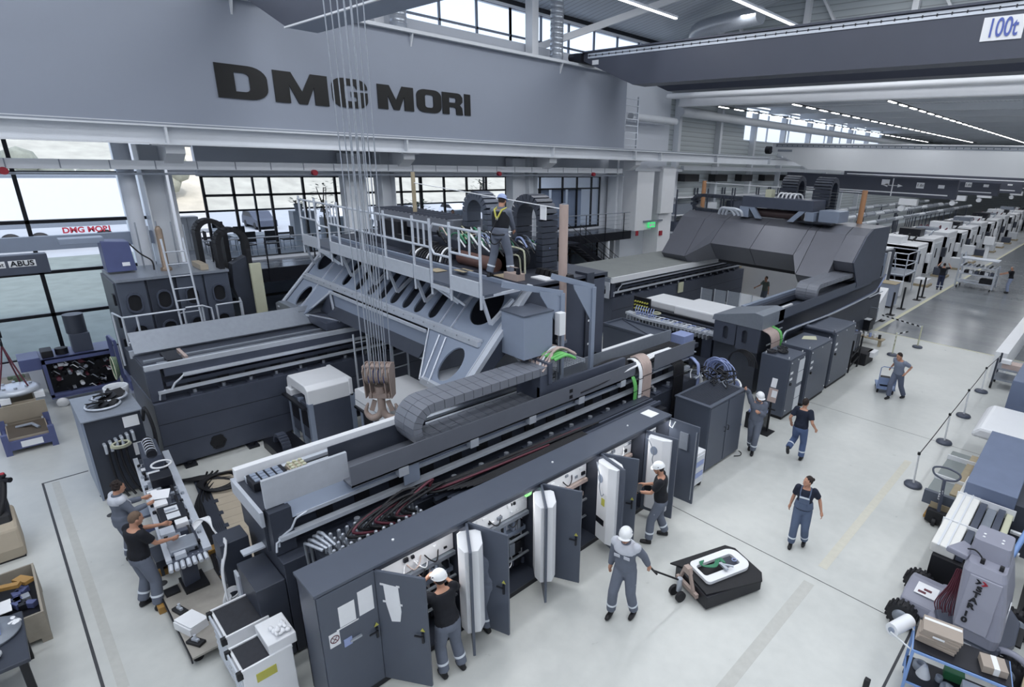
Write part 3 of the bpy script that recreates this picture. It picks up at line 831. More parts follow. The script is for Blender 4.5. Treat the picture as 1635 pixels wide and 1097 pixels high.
MB().box(-8.75, -8.72, 8.5, 13.1, 2.5, 2.9).box(-8.72, -7.83, 8.2, 13.1, 2.44, 2.47).build('channel_floor', dsteel, o)
# black cables lying in channel
ct = thing('channel_cables', 'many black cables lying side by side in the grey channel', 'cables', (-8.3, 10, 2.5))
for i in range(16):
    x = -8.62+i*.05
    b = MB()
    wavytube(b, [(x+.05*math.sin(i), 8.4+.1*(i % 3), 2.54+.01*(i % 4)), (x+.03, 9.2, 2.62+.02*math.sin(i*2)), (x-.03, 10.2, 2.66), (x+.04*math.cos(i), 11.2, 2.63), (x, 12.9, 2.6)], .022, 6, 5)
    b.build('black_cable', black if i % 5 else blackm, ct)
for i in range(3):
    b = MB(); wavytube(b, [(-8.0+i*.07, 9.9, 2.66), (-7.95+i*.06, 10.4, 2.72), (-8.1+i*.08, 11.2, 2.72), (-8.15+i*.06, 12.2, 2.68)], .03, 6, 5)
    b.build('white_cable', paper, ct)
# cable carrier 1
def carrier(name, lab, xa, xb, yc, zb, zt, yend, m, ytail=None, seg=.2):
    "energy chain lying along Y with the loop at yc"
    t = thing(name, lab, 'cable carrier', ((xa+xb)/2, yc, zb))
    R = (zt-zb)/2
    h = .17
    zc = (zt+zb)/2
    # centreline of top run, arc and bottom run
    pts = []
    L = yend-yc
    n = int(L/seg)
    for i in range(n+1): pts.append((yend-i*L/n, zt-h/2, 0))
    na = max(11, int(PI*R/seg))
    for i in range(1, na):
        a = PI/2+PI*i/na
        pts.append((yc+(R-h/2)*math.cos(a), zc+(R-h/2)*math.sin(a), a-PI/2))
    yt = ytail if ytail else yend
    n2 = int((yt-yc)/seg)
    for i in range(n2+1): pts.append((yc+i*(yt-yc)/n2, zb+h/2, PI))
    P2 = [Vector((p[0], p[1])) for p in pts]
    N2 = []
    for i in range(len(P2)):
        d = (P2[min(i+1, len(P2)-1)]-P2[max(i-1, 0)]).normalized(); N2.append(Vector((-d.y, d.x))*h/2)
    for i in range(len(P2)-1):
        d = (P2[i+1]-P2[i]); e0 = P2[i]+d*.03; e1 = P2[i+1]-d*.03
        poly = [tuple(e0+N2[i]), tuple(e1+N2[i+1]), tuple(e1-N2[i+1]), tuple(e0-N2[i])]
        b = MB(); xm = (xa+xb)/2
        b.prism(poly, 'x', xa, xm-.004); b.prism(poly, 'x', xm+.004, xb)
        b.build('chain_link', m, t)
    return t
lk = mat('grey plastic chain link', '7a7e88', .35, .1, .06, 5)
cc = carrier('cable_carrier', 'wide grey segmented cable carrier looping at the front of the right bed', -8.58, -7.95, 4.82, 2.5, 3.38, 7.5, lk, 7.6)
b = MB()
for k, (r_, ) in enumerate(((.28,), )):
    pass
MB().box(-8.6, -7.9, 7.5, 7.6, 3.0, 3.45).build('end_bracket', slate, cc)
# steel plate beam beneath
o = MB().box(-8.7, -7.95, 7.3, 7.5, 2.5, 3.2).box(-8.05, -7.97, 7.3, 10.1, 2.5, 2.95).build('support_frame', slate); tag(o, 'dark support frame at the end of the grey cable carrier', 'frame')
# cable mess on carrier end
cm = thing('cable_bundle', 'bundle of beige and green tipped cables spilling from the carrier end', 'cables', (-8.6, 8, 3.3))
random.seed(3)
for i in range(16):
    b = MB(); x = -9.3+i*.085
    wavytube(b, [(x, 8.2+random.random()*.3, 3.42), (x-.1+random.random()*.2, 7.9, 3.55+random.random()*.15), (x+random.uniform(-.1, .1), 7.6, 3.45), (-8.55+i*.04, 7.35, 3.3)], .028, 6, 5)
    b.build('beige_cable', pink if i % 4 else offw, cm)
for i in range(5):
    b = MB(); wavytube(b, [(-8.3+i*.1, 7.65, 3.5), (-8.2+i*.1, 7.9, 3.58), (-8.1+i*.09, 8.1, 3.48)], .035, 6, 4)
    b.build('green_sleeve', green, cm)
# cable bundles falling over the channel
def drop(name, lab, m, x0, y0, n, dy, zt, zb, xout, r=.024):
    t = thing(name, lab, 'cables', (x0, y0, zb))
    for i in range(n):
        y = y0+i*dy
        b = MB(); wavytube(b, [(x0-.45, y+.25, zt-.08), (x0-.15, y+.06, zt+.05), (x0+.06, y, zt), (xout, y-.02, zt-.25), (xout, y-.03, zb)], r, 6, 5)
        b.build('cable', m, t)
    b = MB()
    for z in (zt-.35, zb+(zt-zb)*.3): b.box(xout-r-.006, xout+r+.006, y0-.05, y0+n*dy, z, z+.015)
    b.build('cable_tie', black, t)
    return t
drop('cable_bundle', 'wide pinkish beige cable bundle hanging over the channel edge', pink, -7.9, 10.55, 7, .052, 2.78, 1.7, -7.72)
drop('cable_bundle', 'pale lilac cable bundle beside the pinkish hanging bundle', paper, -7.9, 10.42, 3, .035, 2.74, 1.65, -7.72)
drop('cable_bundle', 'bright green cable bundle hanging left of the lilac one', green, -7.9, 10.22, 4, .03, 2.45, 1.6, -7.72, .018)
drop('cable_bundle', 'black cable bundle dropping behind the short grey sheet', black, -7.9, 11.9, 8, .06, 2.4, .4, -7.7)
drop('cable_bundle', 'pale blue cable bundle dropping beside the black one', lblue, -7.7, 12.75, 3, .035, 2.3, .6, -7.5)
# trays between bed and front cabinets
ty = thing('cable_tray', 'stacked black cable trays between the right bed and the front cabinets', 'cable tray', (-7.4, 6, 1.5))
MB().box(-7.72, -7.5, 4.6, 10.6, 1.8, 1.9).build('tray_lid', dark, ty)
MB().box(-7.47, -7.42, 4.4, 10.6, 1.84, 1.9).box(-7.36, -7.3, 4.6, 10.6, 1.82, 1.88).box(-7.24, -7.18, 4.6, 10.6, 1.84, 1.92).build('tray_edge', slate, ty)
MB().box(-7.5, -7.0, 4.4, 10.6, 1.72, 1.8).build('lower_tray', blackm, ty)
MB().box(-7.46, -7.0, 5.2, 10.6, .1, 1.3).build('support', black, ty)
b = MB()
ht = thing('hose_bundle', 'black and maroon hoses curling down to the hydraulic block', 'hoses', (-7.5, 3.4, 1.6))
random.seed(5)
for i in range(12):
    y = 2.95+.07*i
    b = MB(); wavytube(b, [(-7.3-.03*(i % 4), y+.3, 1.85), (-7.35, y-.1+.02*i, 2.0+.03*(i % 3)), (-7.55+.04*(i % 4), 3.5+.1*i, 2.1+.03*(i % 5)), (-7.6+.035*(i % 7), 4.7, 2.0+.02*(i % 3)), (-7.6+.04*(i % 6), 5.8+.25*i, 1.95)], .024, 7, 7)
    b.build('hose', maroon if i % 4 == 1 else black, ht)
for i in range(3):
    b = MB(); wavytube(b, [(-7.8, 4.2+.1*i, 2.0), (-7.72, 4.5, 1.88), (-7.5, 4.75+.1*i, 1.85), (-7.45, 5.1, 1.9)], .02, 7, 6); b.build('blue_hose', lblue, ht)
for i in range(8):
    b = MB(); wavytube(b, [(-7.5+.05*i, 4.3+.1*i, 2.0), (-7.35+.03*i, 5.2+.1*i, 1.96), (-7.4+.03*i, 6.5, 1.93), (-7.4+.03*i, 8.0, 1.92)], .018, 6, 6); b.build('thin_cable', black, ht)
hy = thing('hydraulic_block', 'silver valve block with rows of pipe fittings behind the front cabinets', 'valve block', (-7.4, 2.9, 1.0))
MB().box(-7.73, -7.15, 2.5, 4.2, .4, 1.72).build('valve_body', dark, hy)
fit = MB().cyl((-7.68, 2.6, 1.72), (-7.68, 2.6, 1.9), .03, n=8).cyl((-7.68, 2.6, 1.8), (-7.58, 2.6, 1.8), .022, n=8).ball((-7.68, 2.6, 1.91), .032, 8)
reps('pipe_fitting', steel, hy, fit, [(i*.14, j*.13, 0) for i in range(4) for j in range(12)])
for i in range(4):
    b = MB(); b.tube([(-7.75, 2.4+i*.07, 1.2), (-7.75, 2.38+i*.07, 1.9+.03*i), (-7.6, 2.38+i*.07, 1.96+.03*i), (-7.4, 2.5+i*.06, 1.9)], .025, 8); b.build('steel_pipe', steel, hy)
# equipment at the near end of the right bed
eq = thing('control_box', 'dark junction box with white cable coil at the near end of the right bed', 'junction box', (-9.0, 1.7, 0))
MB().box(-9.35, -8.95, 1.55, 1.95, .5, 1.62).build('box_body', dark, eq, .01)
MB().box(-9.33, -8.97, 1.54, 1.55, 1.2, 1.24).box(-9.33, -8.97, 1.54, 1.55, .9, .94).build('box_lid', slate, eq)
b = MB()
for k in range(6): wavytube(b, [(-9.05+.02*k, 1.65, 1.68), (-9.0+.02*k, 1.6, 1.5), (-8.98+.015*k, 1.52, 1.2), (-8.95+.01*k, 1.5, .9-.05*k), (-8.9, 1.55, .7)], .014, 6, 5)
b.build('white_cable', white, eq)
b = MB()
for k in range(5): b.torus((-8.92, 1.58, .75-.03*k), .1+.01*k, .012, 'x')
b.build('white_coil', white, eq)
o = MB().box(-8.75, -8.55, 1.62, 1.66, .1, 1.25).build('steel_plate', alu, bevel=.005); tag(o, 'bright steel plate leaning at the end of the right bed', 'plate')
o = MB().box(-8.6, -7.75, 1.65, 2.04, .05, 1.45).build('end_cover', dark, bevel=.01); tag(o, 'dark end cover box behind the first front cabinet', 'cover')
o = MB().box(-8.45, -8.3, 1.7, 2.3, 1.72, 1.75).build('flat_profile', alu); tag(o, 'loose aluminium profile lying at the end of the right bed', 'profile')
o = MB().tube([(-9.28, 1.55, 0), (-9.28, 1.55, .5)], .02, 6).tube([(-8.9, 1.6, 0), (-8.9, 1.6, .5)], .02, 6)
tag(o.build('box_stand', blackm), 'thin dark stand legs under the junction box', 'stand')

# ================= GANTRY (front) =================
gy = thing('gantry_bridge', 'large blue grey steel bridge with oval cutouts spanning the two beds', 'machine bridge', (-13.7, 8.5, 2.6))
vd = Vector((0, 1.8, 1.88)).normalized()
GO = Vector((0, 6.1, 2.8))
GM = frame(GO, (1, 0, 0), vd)
def gp(x, v, out=0):
    nrm = Vector((1, 0, 0)).cross(vd)
    return GO+Vector((x, 0, 0))+vd*v+nrm*out
up = [(-18.5, 1.05), (-16.3, 1.05), (-11.25, 1.05), (-9.05, 1.05), (-9.05, 2.75), (-18.5, 2.75)]
def ell(cx, cy, a, b_, n=28, rot=0):
    return [(cx+a*math.cos(2*PI*i/n)*math.cos(rot)-b_*math.sin(2*PI*i/n)*math.sin(rot), cy+a*math.cos(2*PI*i/n)*math.sin(rot)+b_*math.sin(2*PI*i/n)*math.cos(rot)) for i in range(n)][::-1]
holes = [ell(-17.95, 2.05, .42, .55), ell(-9.92, 2.02, .45, .5)]
for x in (-16.05, -15.25, -14.5, -13.9, -13.3, -12.7, -12.15, -11.5):
    holes.append(slotloop(x, 1.95, .34, 1.3, 7)[::-1])
curveobj([up]+holes, 'slotted_plate', slate2, gy, GM, .04)
curveobj([[(-18.5, 1.05), (-18.5, -.02), (-16.95, -.02), (-16.3, 1.05)], ell(-17.65, .55, .3, .36)], 'leg_plate', slate2, gy, GM, .04)
curveobj([[(-11.25, 1.05), (-10.45, -.1), (-9.05, -.1), (-9.05, 1.05)], ell(-9.85, .5, .32, .42)], 'leg_plate', slate2, gy, GM, .04)
# ribs along the plate
for (x0, v0, x1, v1) in ((-17.3, 2.7, -17.3, 0), (-16.6, 2.7, -16.6, 1.1), (-11.0, 2.7, -11.0, 1.1), (-10.55, 2.7, -10.55, 1.1), (-10.75, 1, -10.35, -.1), (-10.5, 1, -10.1, -.1), (-9.15, 2.7, -9.15, -.1), (-11.25, 1.05, -10.45, -.1)):
    MB().bar(gp(x0, v0, .04), gp(x1, v1, .04), .03, .04).build('rib', alu, gy)
for x in (-18.5, -9.02): MB().bar(gp(x, 2.78, .03), gp(x, -.1, .03), .16 if x > -10 else .12, .1).build('edge_flange', alu, gy)
MB().bar(gp(-18.4, 1.12, .06), gp(-9.35, 1.12, .06), .1, .12).bar(gp(-18.4, 1.22, .05), gp(-9.35, 1.22, .05), .03, .06).build('cross_rail', alu, gy)
reps('rail_screw', dsteel, gy, MB().cyl(gp(-18.2, 1.12, .115), gp(-18.2, 1.12, .135), .02, n=6), [(k*.45, 0, 0) for k in range(20)])
# dark interior visible through the cutouts, deck and back
MB().prism([(7.5, 4.05), (8.25, 4.75), (10.4, 4.75), (10.4, 2.9), (7.4, 2.9), (6.5, 2.9)], 'x', -16.2, -11.3).build('inner_box', dark, gy)
MB().box(-18.5, -9.0, 7.95, 10.5, 4.72, 4.84).build('deck_plate', dark, gy)
MB().prism([(7.95, 4.78), (10.4, 4.78), (10.4, 2.75), (8.9, 2.75), (8.9, 4.1), (8.3, 4.25), (6.35, 2.75), (6.0, 2.75)], 'x', -9.12, -9.0).build('side_plate', slate, gy)
MB().prism([(7.95, 4.78), (10.4, 4.78), (10.4, 2.75), (6.0, 2.75)], 'x', -18.5, -18.4).build('side_plate', slate, gy)
MB().box(-11.3, -9.12, 9.2, 10.4, 2.75, 4.7).box(-18.4, -16.3, 9.2, 10.4, 2.75, 4.7).build('rear_leg', dark, gy)
# lower front beam
MB().box(-16.2, -11.2, 6.72, 6.78, 2.86, 3.5).build('beam_panel', slate2, gy)
MB().bar((-16.3, 6.68, 3.55), (-11.2, 6.68, 3.55), .05, .07).bar((-15.5, 6.68, 2.84), (-10.9, 6.68, 2.84), .07, .07).build('beam_edge', alu, gy)
MB().prism([(-16.95, 2.86), (-16.2, 3.5), (-16.2, 2.86)], 'y', 6.62, 6.72).build('corner_panel', slate, gy)
MB().bar((-17.0, 6.2, 2.84), (-16.2, 6.66, 3.56), .05).bar((-17.0, 6.15, 2.82), (-15.6, 6.6, 2.84), .06).bar((-16.2, 6.66, 3.5), (-16.05, 6.66, 2.84), .05).build('corner_frame', alu, gy)
# foot boxes
MB().prism([(-18.75, 2.62), (-16.95, 2.62), (-16.95, 2.95), (-18.5, 2.95), (-18.75, 2.85)], 'y', 6.0, 10.2).build('slide_foot', dsteel, gy, .01)
MB().box(-16.95, -15.6, 6.2, 10.2, 2.62, 2.84).build('slide_foot', slate, gy, .01)
MB().box(-10.45, -9.0, 6.0, 10.2, 2.66, 2.82).build('slide_foot', alu, gy, .01)
# machine ram slide, cable masses on the deck
rm = thing('ram_slide', 'dark ribbed slide housing lying on the gantry deck behind the railing', 'slide', (-15.5, 9.4, 4.85))
MB().box(-17.6, -13.2, 8.9, 9.9, 5.35, 5.75).build('ribbed_cover', lk, rm)
reps('cover_rib', dark, rm, MB().box(-17.5, -17.44, 8.88, 9.92, 5.75, 5.77), [(k*.22, 0, 0) for k in range(19)])
MB().box(-17.8, -12.6, 8.3, 8.9, 4.84, 5.05).box(-17.6, -13.4, 9.0, 9.8, 4.84, 5.35).build('slide_base', dark, rm)
MB().box(-16.6, -15.6, 8.6, 8.9, 5.05, 5.5).box(-15.0, -13.0, 8.2, 8.3, 5.05, 5.25).build('drive_box', black, rm)
# rows of black hoses bending over deck (px 560,420)
ht2 = thing('hose_bundle', 'row of black and white hoses bending down behind the gantry railing', 'hoses', (-12.6, 8.2, 4.8))
for i in range(16):
    b = MB(); x = -13.9+i*.12
    wavytube(b, [(x-.15, 8.5, 4.95+.15*(i > 7)), (x, 8.2, 5.02+.15*(i > 7)), (x+.1, 7.98, 4.98+.1*(i > 7)), (x+.15, 7.86, 4.87)], .026, 7, 5)
    b.build('hose', [black, black, paper, black, blackm][i % 5], ht2)
cb = thing('cable_heap', 'large heap of green, white and blue cables on the machine carriage beside the worker', 'cables', (-12.2, 9, 5.2))
random.seed(11)
MB().box(-13.6, -10.4, 8.5, 9.9, 4.84, 5.35).build('carriage_box', dark, cb, .02)
for i in range(85):
    x = random.uniform(-13.5, -10.6); y = random.uniform(8.4, 9.7); z = random.uniform(5.35, 5.55)
    m_ = random.choice([dgreen, paper, lblue, black, paper, slate2, black]) if x > -12.3 else random.choice([dgreen, pyel, black, pink, dgreen, paper])
    b = MB(); d = random.uniform(-.6, .6)
    wavytube(b, [(x, y, z-.1), (x+.2, y-.1+d*.2, z+.06), (x+.45, y-.15+d*.4, z+.1*random.random()), (x+.7, y-.2+d*.3, z-.1)], random.choice([.014, .02, .026]), 6, 4)
    b.build('loose_cable', m_, cb)
# brown drum under cables
o = MB().cyl((-12.0, 8.3, 5.0), (-10.6, 8.3, 5.0), .17, n=20).build('ballscrew_cover', mat('brown plastic pipe', '6b4f48', .4, 0, .1, 5)); tag(o, 'brown tube lying below the heap of cables', 'tube')
# big vertical loops
def vloop(name, lab, x, y, z0, ztop, w, dpt, m, side=None):
    t = thing(name, lab, 'cable carrier', (x, y, z0))
    R = w/2; h = .22
    pts = [(x-R+h/2, z0+.4)]
    n1 = int((ztop-R-z0-.4)/.14)
    pts = [(x-R+h/2, z0+.4+i*.14) for i in range(n1)]
    for i in range(13):
        a = PI-PI*i/12
        pts.append((x+(R-h/2)*math.cos(a), ztop-R+(R-h/2)*math.sin(a)))
    z = ztop-R
    while z > z0: z -= .14; pts.append((x+R-h/2, z))
    for i in range(len(pts)-1):
        a, b_ = pts[i], pts[i+1]
        dx, dz = b_[0]-a[0], b_[1]-a[1]; l = math.hypot(dx, dz)
        if l < .01: continue
        nx, nz = -dz/l*h/2, dx/l*h/2; g = .008
        ux, uz = dx/l*g, dz/l*g
        MB().prism([(a[0]+ux+nx, a[1]+uz+nz), (b_[0]-ux+nx, b_[1]-uz+nz), (b_[0]-ux-nx, b_[1]-uz-nz), (a[0]+ux-nx, a[1]+uz-nz)], 'y', y-dpt/2, y+dpt/2).build('chain_link', m, t)
    return t
vloop('cable_carrier', 'tall dark upright cable carrier loop right of the worker on the gantry', -10.5, 9.4, 4.3, 6.62, 1.15, .5, dark)
vloop('cable_carrier', 'dark upright cable carrier loop left of the worker on the gantry', -12.6, 9.4, 5.2, 6.55, 1.1, .45, dark2)
# machine head parts by worker
mh = thing('tube_guard', 'pale tube frame with hoses right of the worker on the gantry', 'hose frame', (-10.1, 8.6, 4.84))
b = MB(); b.tube(spline([(-10.5, 8.5, 5.35), (-10.4, 8.5, 5.45), (-9.95, 8.5, 5.45), (-9.82, 8.5, 5.35), (-9.8, 8.5, 4.9)], 5), .022, 8).tube(spline([(-10.5, 8.6, 5.2), (-10.2, 8.5, 5.28), (-10.0, 8.5, 5.25), (-9.95, 8.5, 4.9)], 5), .02, 8)
b.build('tube_frame', pyel, mh)
b = MB()
for k in range(6): b.torus((-10.15+.05*k, 8.55, 5.1+.03*k), .16+.01*k, .015, 'y')
b.build('hose_coil', black, mh)
MB().box(-10.9, -10.3, 8.5, 9.0, 4.84, 5.3).build('motor_block', blackm, mh, .02)
tb = thing('toolbox', 'open taupe toolbox with handle on the gantry deck behind the worker', 'toolbox', (-9.65, 8.05, 4.84))
MB().box(-9.9, -9.45, 7.95, 8.2, 4.84, 5.0).build('tray', taupe, tb, .01)
MB().tube([(-9.9, 8.07, 5.0), (-9.88, 8.07, 5.12), (-9.47, 8.07, 5.12), (-9.45, 8.07, 5.0)], .014, 6).build('handle', taupe, tb)
MB().box(-9.5, -9.44, 7.98, 8.05, 5.0, 5.14).build('spray_can', blackm, tb)
reps('deck_clip', black, gy, MB().prism([(8.9, 4.84), (8.95, 4.97), (9.1, 4.97), (9.14, 4.84)], 'x', -9.9, -9.78), [(k*.16, 0, 0) for k in range(7)])
MB().box(-9.6, -9.1, 8.5, 8.8, 4.84, 4.87).build('deck_sheet', white, gy)
reps('deck_tile', tan, gy, MB().box(-12.0, -11.6, 7.3, 7.6, 4.79, 4.8), [(0, 0, 0), (.65, .3, .06), (1.7, .65, .06)])
MB().box(-18.3, -8.9, 7.72, 7.82, 4.78, 4.86).build('deck_edge', slate2, gy)
# ======== walkway railing =====
wk = thing('walkway', 'aluminium walkway with railings and toe boards along the front of the gantry', 'walkway', (-13.6, 7.1, 4.7))
MB().box(-18.2, -9.1, 6.82, 7.75, 4.72, 4.78).build('walkway_deck', dark2, wk)
posts = [-18.0, -16.9, -16.1, -15.5, -14.15, -13.0, -11.7, -11.0, -10.25, -9.2]
for x in posts:
    MB().tube([(x, 6.8, 4.45), (x, 6.8, 6.12)], .032, 8).build('post', alu, wk)
def railbay(x0, x1, bars=2, gate=False):
    b = MB()
    if gate:
        b.tube([(x1, 6.8, 6.02), (x0+.15, 6.8, 6.02), (x0+.03, 6.8, 5.9), (x0+.03, 6.8, 5.5), (x0+.15, 6.8, 5.38), (x1, 6.8, 5.38)], .028, 8)
    else:
        b.tube([(x0, 6.8, 6.02), (x1, 6.8, 6.02)], .028, 8).tube([(x0, 6.8, 5.5), (x1, 6.8, 5.5)], .028, 8)
        for k in range(bars):
            x = x0+(x1-x0)*(k+1)/(bars+1)
            b.tube([(x, 6.8, 5.5), (x, 6.8, 6.02)], .024, 8)
    b.build('gate' if gate else 'rail_panel', alu, wk)
for i in range(len(posts)-1):
    railbay(posts[i], posts[i+1], [2, 1, 2, 2, 2, 2, 2, 1, 2][i], i in (1, 7))
for (x0, x1) in ((-18.0, -16.9), (-16.1, -15.5), (-15.5, -14.15), (-14.15, -13.0), (-13.0, -11.7), (-11.7, -11.0), (-10.25, -9.2)):
    MB().box(x0+.03, x1-.03, 6.76, 6.8, 4.7, 5.02).build('toe_board', alu, wk, .004)
for x in (-18.0, -15.5, -14.15, -13.0, -11.7, -9.2):
    MB().bar((x, 6.8, 4.75), (x, 7.02, 4.1), .06).bar((x, 7.02, 4.1), (x+.02, 7.62, 4.55), .07).build('bracket', alu, wk)
for x in (-16.9, -11.0):
    MB().bar((x, 6.8, 4.66), (x+.75, 6.8, 4.66), .09).bar((x+.1, 6.8, 4.64), (x+.55, 7.1, 4.3), .05).bar((x+.4, 6.8, 4.64), (x+.8, 7.1, 4.3), .05).bar((x+.7, 7.1, 4.3), (x+.72, 7.6, 4.6), .06).build('hinge_frame', alu, wk)
MB().bar((-9.15, 6.82, 4.72), (-9.05, 7.7, 4.78), .05, .06).build('end_bar', alu, wk)
# tall boxed foot plates, posts with safety line
op = mat('beige padded post', 'b39f97', .7, 0, .06, 5)
def post(lab, x, y, z0, z1, m, r=.075):
    t = thing('line_post', lab, 'post', (x, y, z0))
    MB().cyl((x, y, z0), (x, y, z1), r, n=18).build('padding', m, t)
    MB().cyl((x, y, z1), (x, y, z1+.02), r*.6, n=12).cyl((x, y, z0-.05), (x, y, z0), r*1.4, n=12).build('cap', dsteel, t)
    return t
post('thick beige padded safety line post on the right end of the gantry', -9.0, 8.93, 3.4, 6.5, op, .1)
post('orange safety line post behind the crane ropes on the gantry', -15.6, 9.2, 5.0, 6.9, tan, .06)
post('orange post at the far left of the rear machine roof', -18.0, 29.1, 4.9, 6.45, orange, .12)
post('orange post at the right end of the rear machine roof', -9.0, 28.4, 4.95, 6.5, orange, .12)
o = MB().tube([(-15.6, 9.2, 6.6), (-12.3, 9.05, 6.5), (-9.0, 8.93, 6.4)], .012, 6).build('safety_line', paper); tag(o, 'thin pale safety line strung to the thick beige post', 'line')
o = MB().box(-9.85, -9.65, 9.0, 9.02, 6.1, 6.42).build('hanging_note', paper); tag(o, 'white note hanging on the safety line by the beige post', 'note')
o = MB().tube([(-18.0, 29.1, 6.35), (-9.0, 28.4, 6.4)], .02, 6).build('safety_line', paper); tag(o, 'thin pale safety line above the rear machine roof', 'line')
# gallows frames
for i, (y0, y1, lab) in enumerate(((6.95, 8.35, 'blue grey gallows post with gusset holding the small white box'), (8.3, 9.35, 'blue grey gallows post right of the thick beige post'))):
    t = thing('gallows_frame', lab, 'frame', (-8.42, y1, 2.8))
    MB().box(-8.46, -8.38, y1-.06, y1+.06, 2.5, 4.72).build('upright', slate2, t, .006)
    MB().bar((-8.7, y0, 5.05), (-8.42, y1, 4.72), .06, .12).build('arm', slate2, t)
    MB().prism([(y1-.06, 4.72), (y1-.65, 4.85), (y1-.62, 4.75), (y1-.06, 3.95)], 'x', -8.44, -8.42).build('gusset', slate2, t)
bx = thing('electrical_cabinet', 'blue grey steel box cabinet above the end of the grey cable carrier', 'cabinet', (-8.5, 7.6, 3.4))
MB().box(-9.0, -8.28, 7.15, 7.95, 3.5, 4.42).build('cabinet_body', slate2, bx, .01)
MB().box(-9.02, -8.26, 7.13, 7.97, 4.42, 4.45).build('cabinet_lid', dark2, bx)
wb = thing('junction_box', 'small white junction box on the first gallows post', 'junction box', (-8.32, 8.2, 3.9))
MB().box(-8.38, -8.22, 8.1, 8.28, 3.85, 4.35).build('box_body', white, wb, .01)
MB().tube([(-8.3, 8.15, 3.85), (-8.3, 8.14, 3.0)], .018, 6).tube([(-8.3, 8.23, 3.85), (-8.3, 8.24, 2.9)], .018, 6).build('conduit', dsteel, wb)
o = MB().box(-9.35, -8.95, 9.7, 9.95, 2.2, 4.9).build('mast_plate', dark); tag(o, 'tall dark mast plate between the two gallows posts', 'plate')
reps('sticker', white, o, MB().box(-8.95, -8.945, 9.78, 9.86, 3.0, 3.05), [(0, 0, .1), (0, 0, .7), (0, 0, 1.4)])
b = MB()
for k in range(9): b.box(-9.05+.07*k, -9.04+.07*k, 8.2, 9.2, 2.95, 2.96)
for k in range(13): b.box(-9.06, -8.5, 8.2+.08*k, 8.21+.08*k, 2.94, 2.95)
b.box(-9.08, -8.48, 8.18, 8.2, 2.9, 3.0); b.box(-9.08, -8.48, 9.2, 9.22, 2.9, 3.0)
tag(b.build('wire_tray', alu), 'small wire mesh tray between the gallows posts', 'tray')
# shelves behind
sh = thing('parts_rack', 'pale open rack with stacked trays behind the gallows posts', 'rack', (-11.3, 12, 0))
for z in (1.2, 1.9, 2.6, 3.3): MB().box(-12.0, -10.9, 11.5, 12.2, z, z+.04).build('shelf', offw, sh)
for (x, y) in ((-12, 11.5), (-12, 12.2), (-10.9, 11.5), (-10.9, 12.2)): MB().box(x-.03, x+.03, y-.03, y+.03, 0, 3.6).build('upright', alu, sh)
reps('bin', white, sh, MB().box(-11.9, -11.1, 11.6, 12.1, 1.24, 1.55), [(0, 0, 0), (0, 0, .7), (0, 0, 1.4), (0, 0, 2.1)])
# ladder against left bed inner side
ld = thing('ladder', 'aluminium ladder frame standing between the beds', 'ladder', (-14.6, 7.0, 0))
for x, y in ((-14.75, 6.55), (-14.75, 6.95), (-14.45, 7.5), (-14.5, 8.0)):
    MB().tube([(x, y, 0), (x, y, 2.65)], .03, 8).build('stile', alu, ld)
for z in (.3, .7, 1.1, 1.5, 1.9, 2.3): MB().tube([(-14.45, 7.5, z), (-14.5, 8.0, z)], .02, 6).build('rung', alu, ld)
for z in (1.3, 2.4): MB().tube([(-14.75, 6.55, z), (-14.75, 6.95, z)], .02, 6).build('rung', alu, ld)
# white covered units in the pit
def pallet_unit(x, y, lab, open_=True):
    t = thing('spindle_station', lab, 'machine unit', (x, y, 0))
    d = Matrix.Translation((x, y, 0)) @ Matrix.Rotation(math.radians(0), 4, 'Z')
    MB().box(-.7, .6, -.55, .6, .35, 1.35, d).build('body', slate, t, .01)
    MB().box(-.72, -.6, -.57, -.45, 0, 1.4, d).box(.5, .62, -.57, -.45, 0, 1.4, d).box(-.05, .05, -.57, -.45, 0, 1.4, d).box(.5, .62, .5, .62, 0, 1.4, d).build('frame_post', slate2, t)
    reps('side_window', black, t, MB().box(x-.58, x-.12, y-.56, y-.551, .7, 1.15), [(0, 0, 0), (.58, 0, 0)])
    if open_:
        MB().prism([(-.75, 1.35), (-.7, 1.75), (-.6, 1.85), (.45, 1.85), (.6, 1.75), (.6, 1.35), (.45, 1.35), (.4, 1.6), (-.45, 1.6), (-.55, 1.35)], 'y', y-.55, y+.55, Matrix.Translation((x, 0, 0))).build('white_hood', white, t, .02)
        MB().box(-.72, -.4, -.6, .6, 1.33, 1.5, d).box(-.72, .62, .5, .6, 1.33, 1.84, d).build('hood_side', white, t, .02)
    else:
        MB().prism([(-.8, 1.3), (-.75, 1.78), (-.6, 1.85), (1.0, 1.85), (1.0, 1.3)], 'y', y-.65, y+.75, Matrix.Translation((x, 0, 0))).build('white_hood', white, t, .02)
        MB().box(-.79, 1.0, -.66, -.652, 1.5, 1.51, d).build('hood_seam', dsteel, t)
    MB().box(-.75, -.6, -.7, .6, 1.28, 1.33, d).box(-.75, .6, -.7, -.6, 1.28, 1.34, d).build('rim', blackm, t)
    return t
pallet_unit(-14.35, 5.35, 'white hooded dark machine unit standing beside the left bed', True)
pallet_unit(-12.35, 6.35, 'white covered machine unit under the crane hook', False)
o = thing('chain_conveyor', 'small black drive with curved cable chain on the floor by the hooded unit', 'drive unit', (-14.6, 4.2, 0))
MB().box(-15.0, -13.9, 4.0, 4.7, 0, .25).build('drive_base', blackm, o, .01)
for k in range(12):
    a = PI*k/11
    MB().cb((-14.35-.3*math.cos(a), 4.25, .25+.28*math.sin(a)), (.08, .2, .07)).build('chain_link', slate, o)
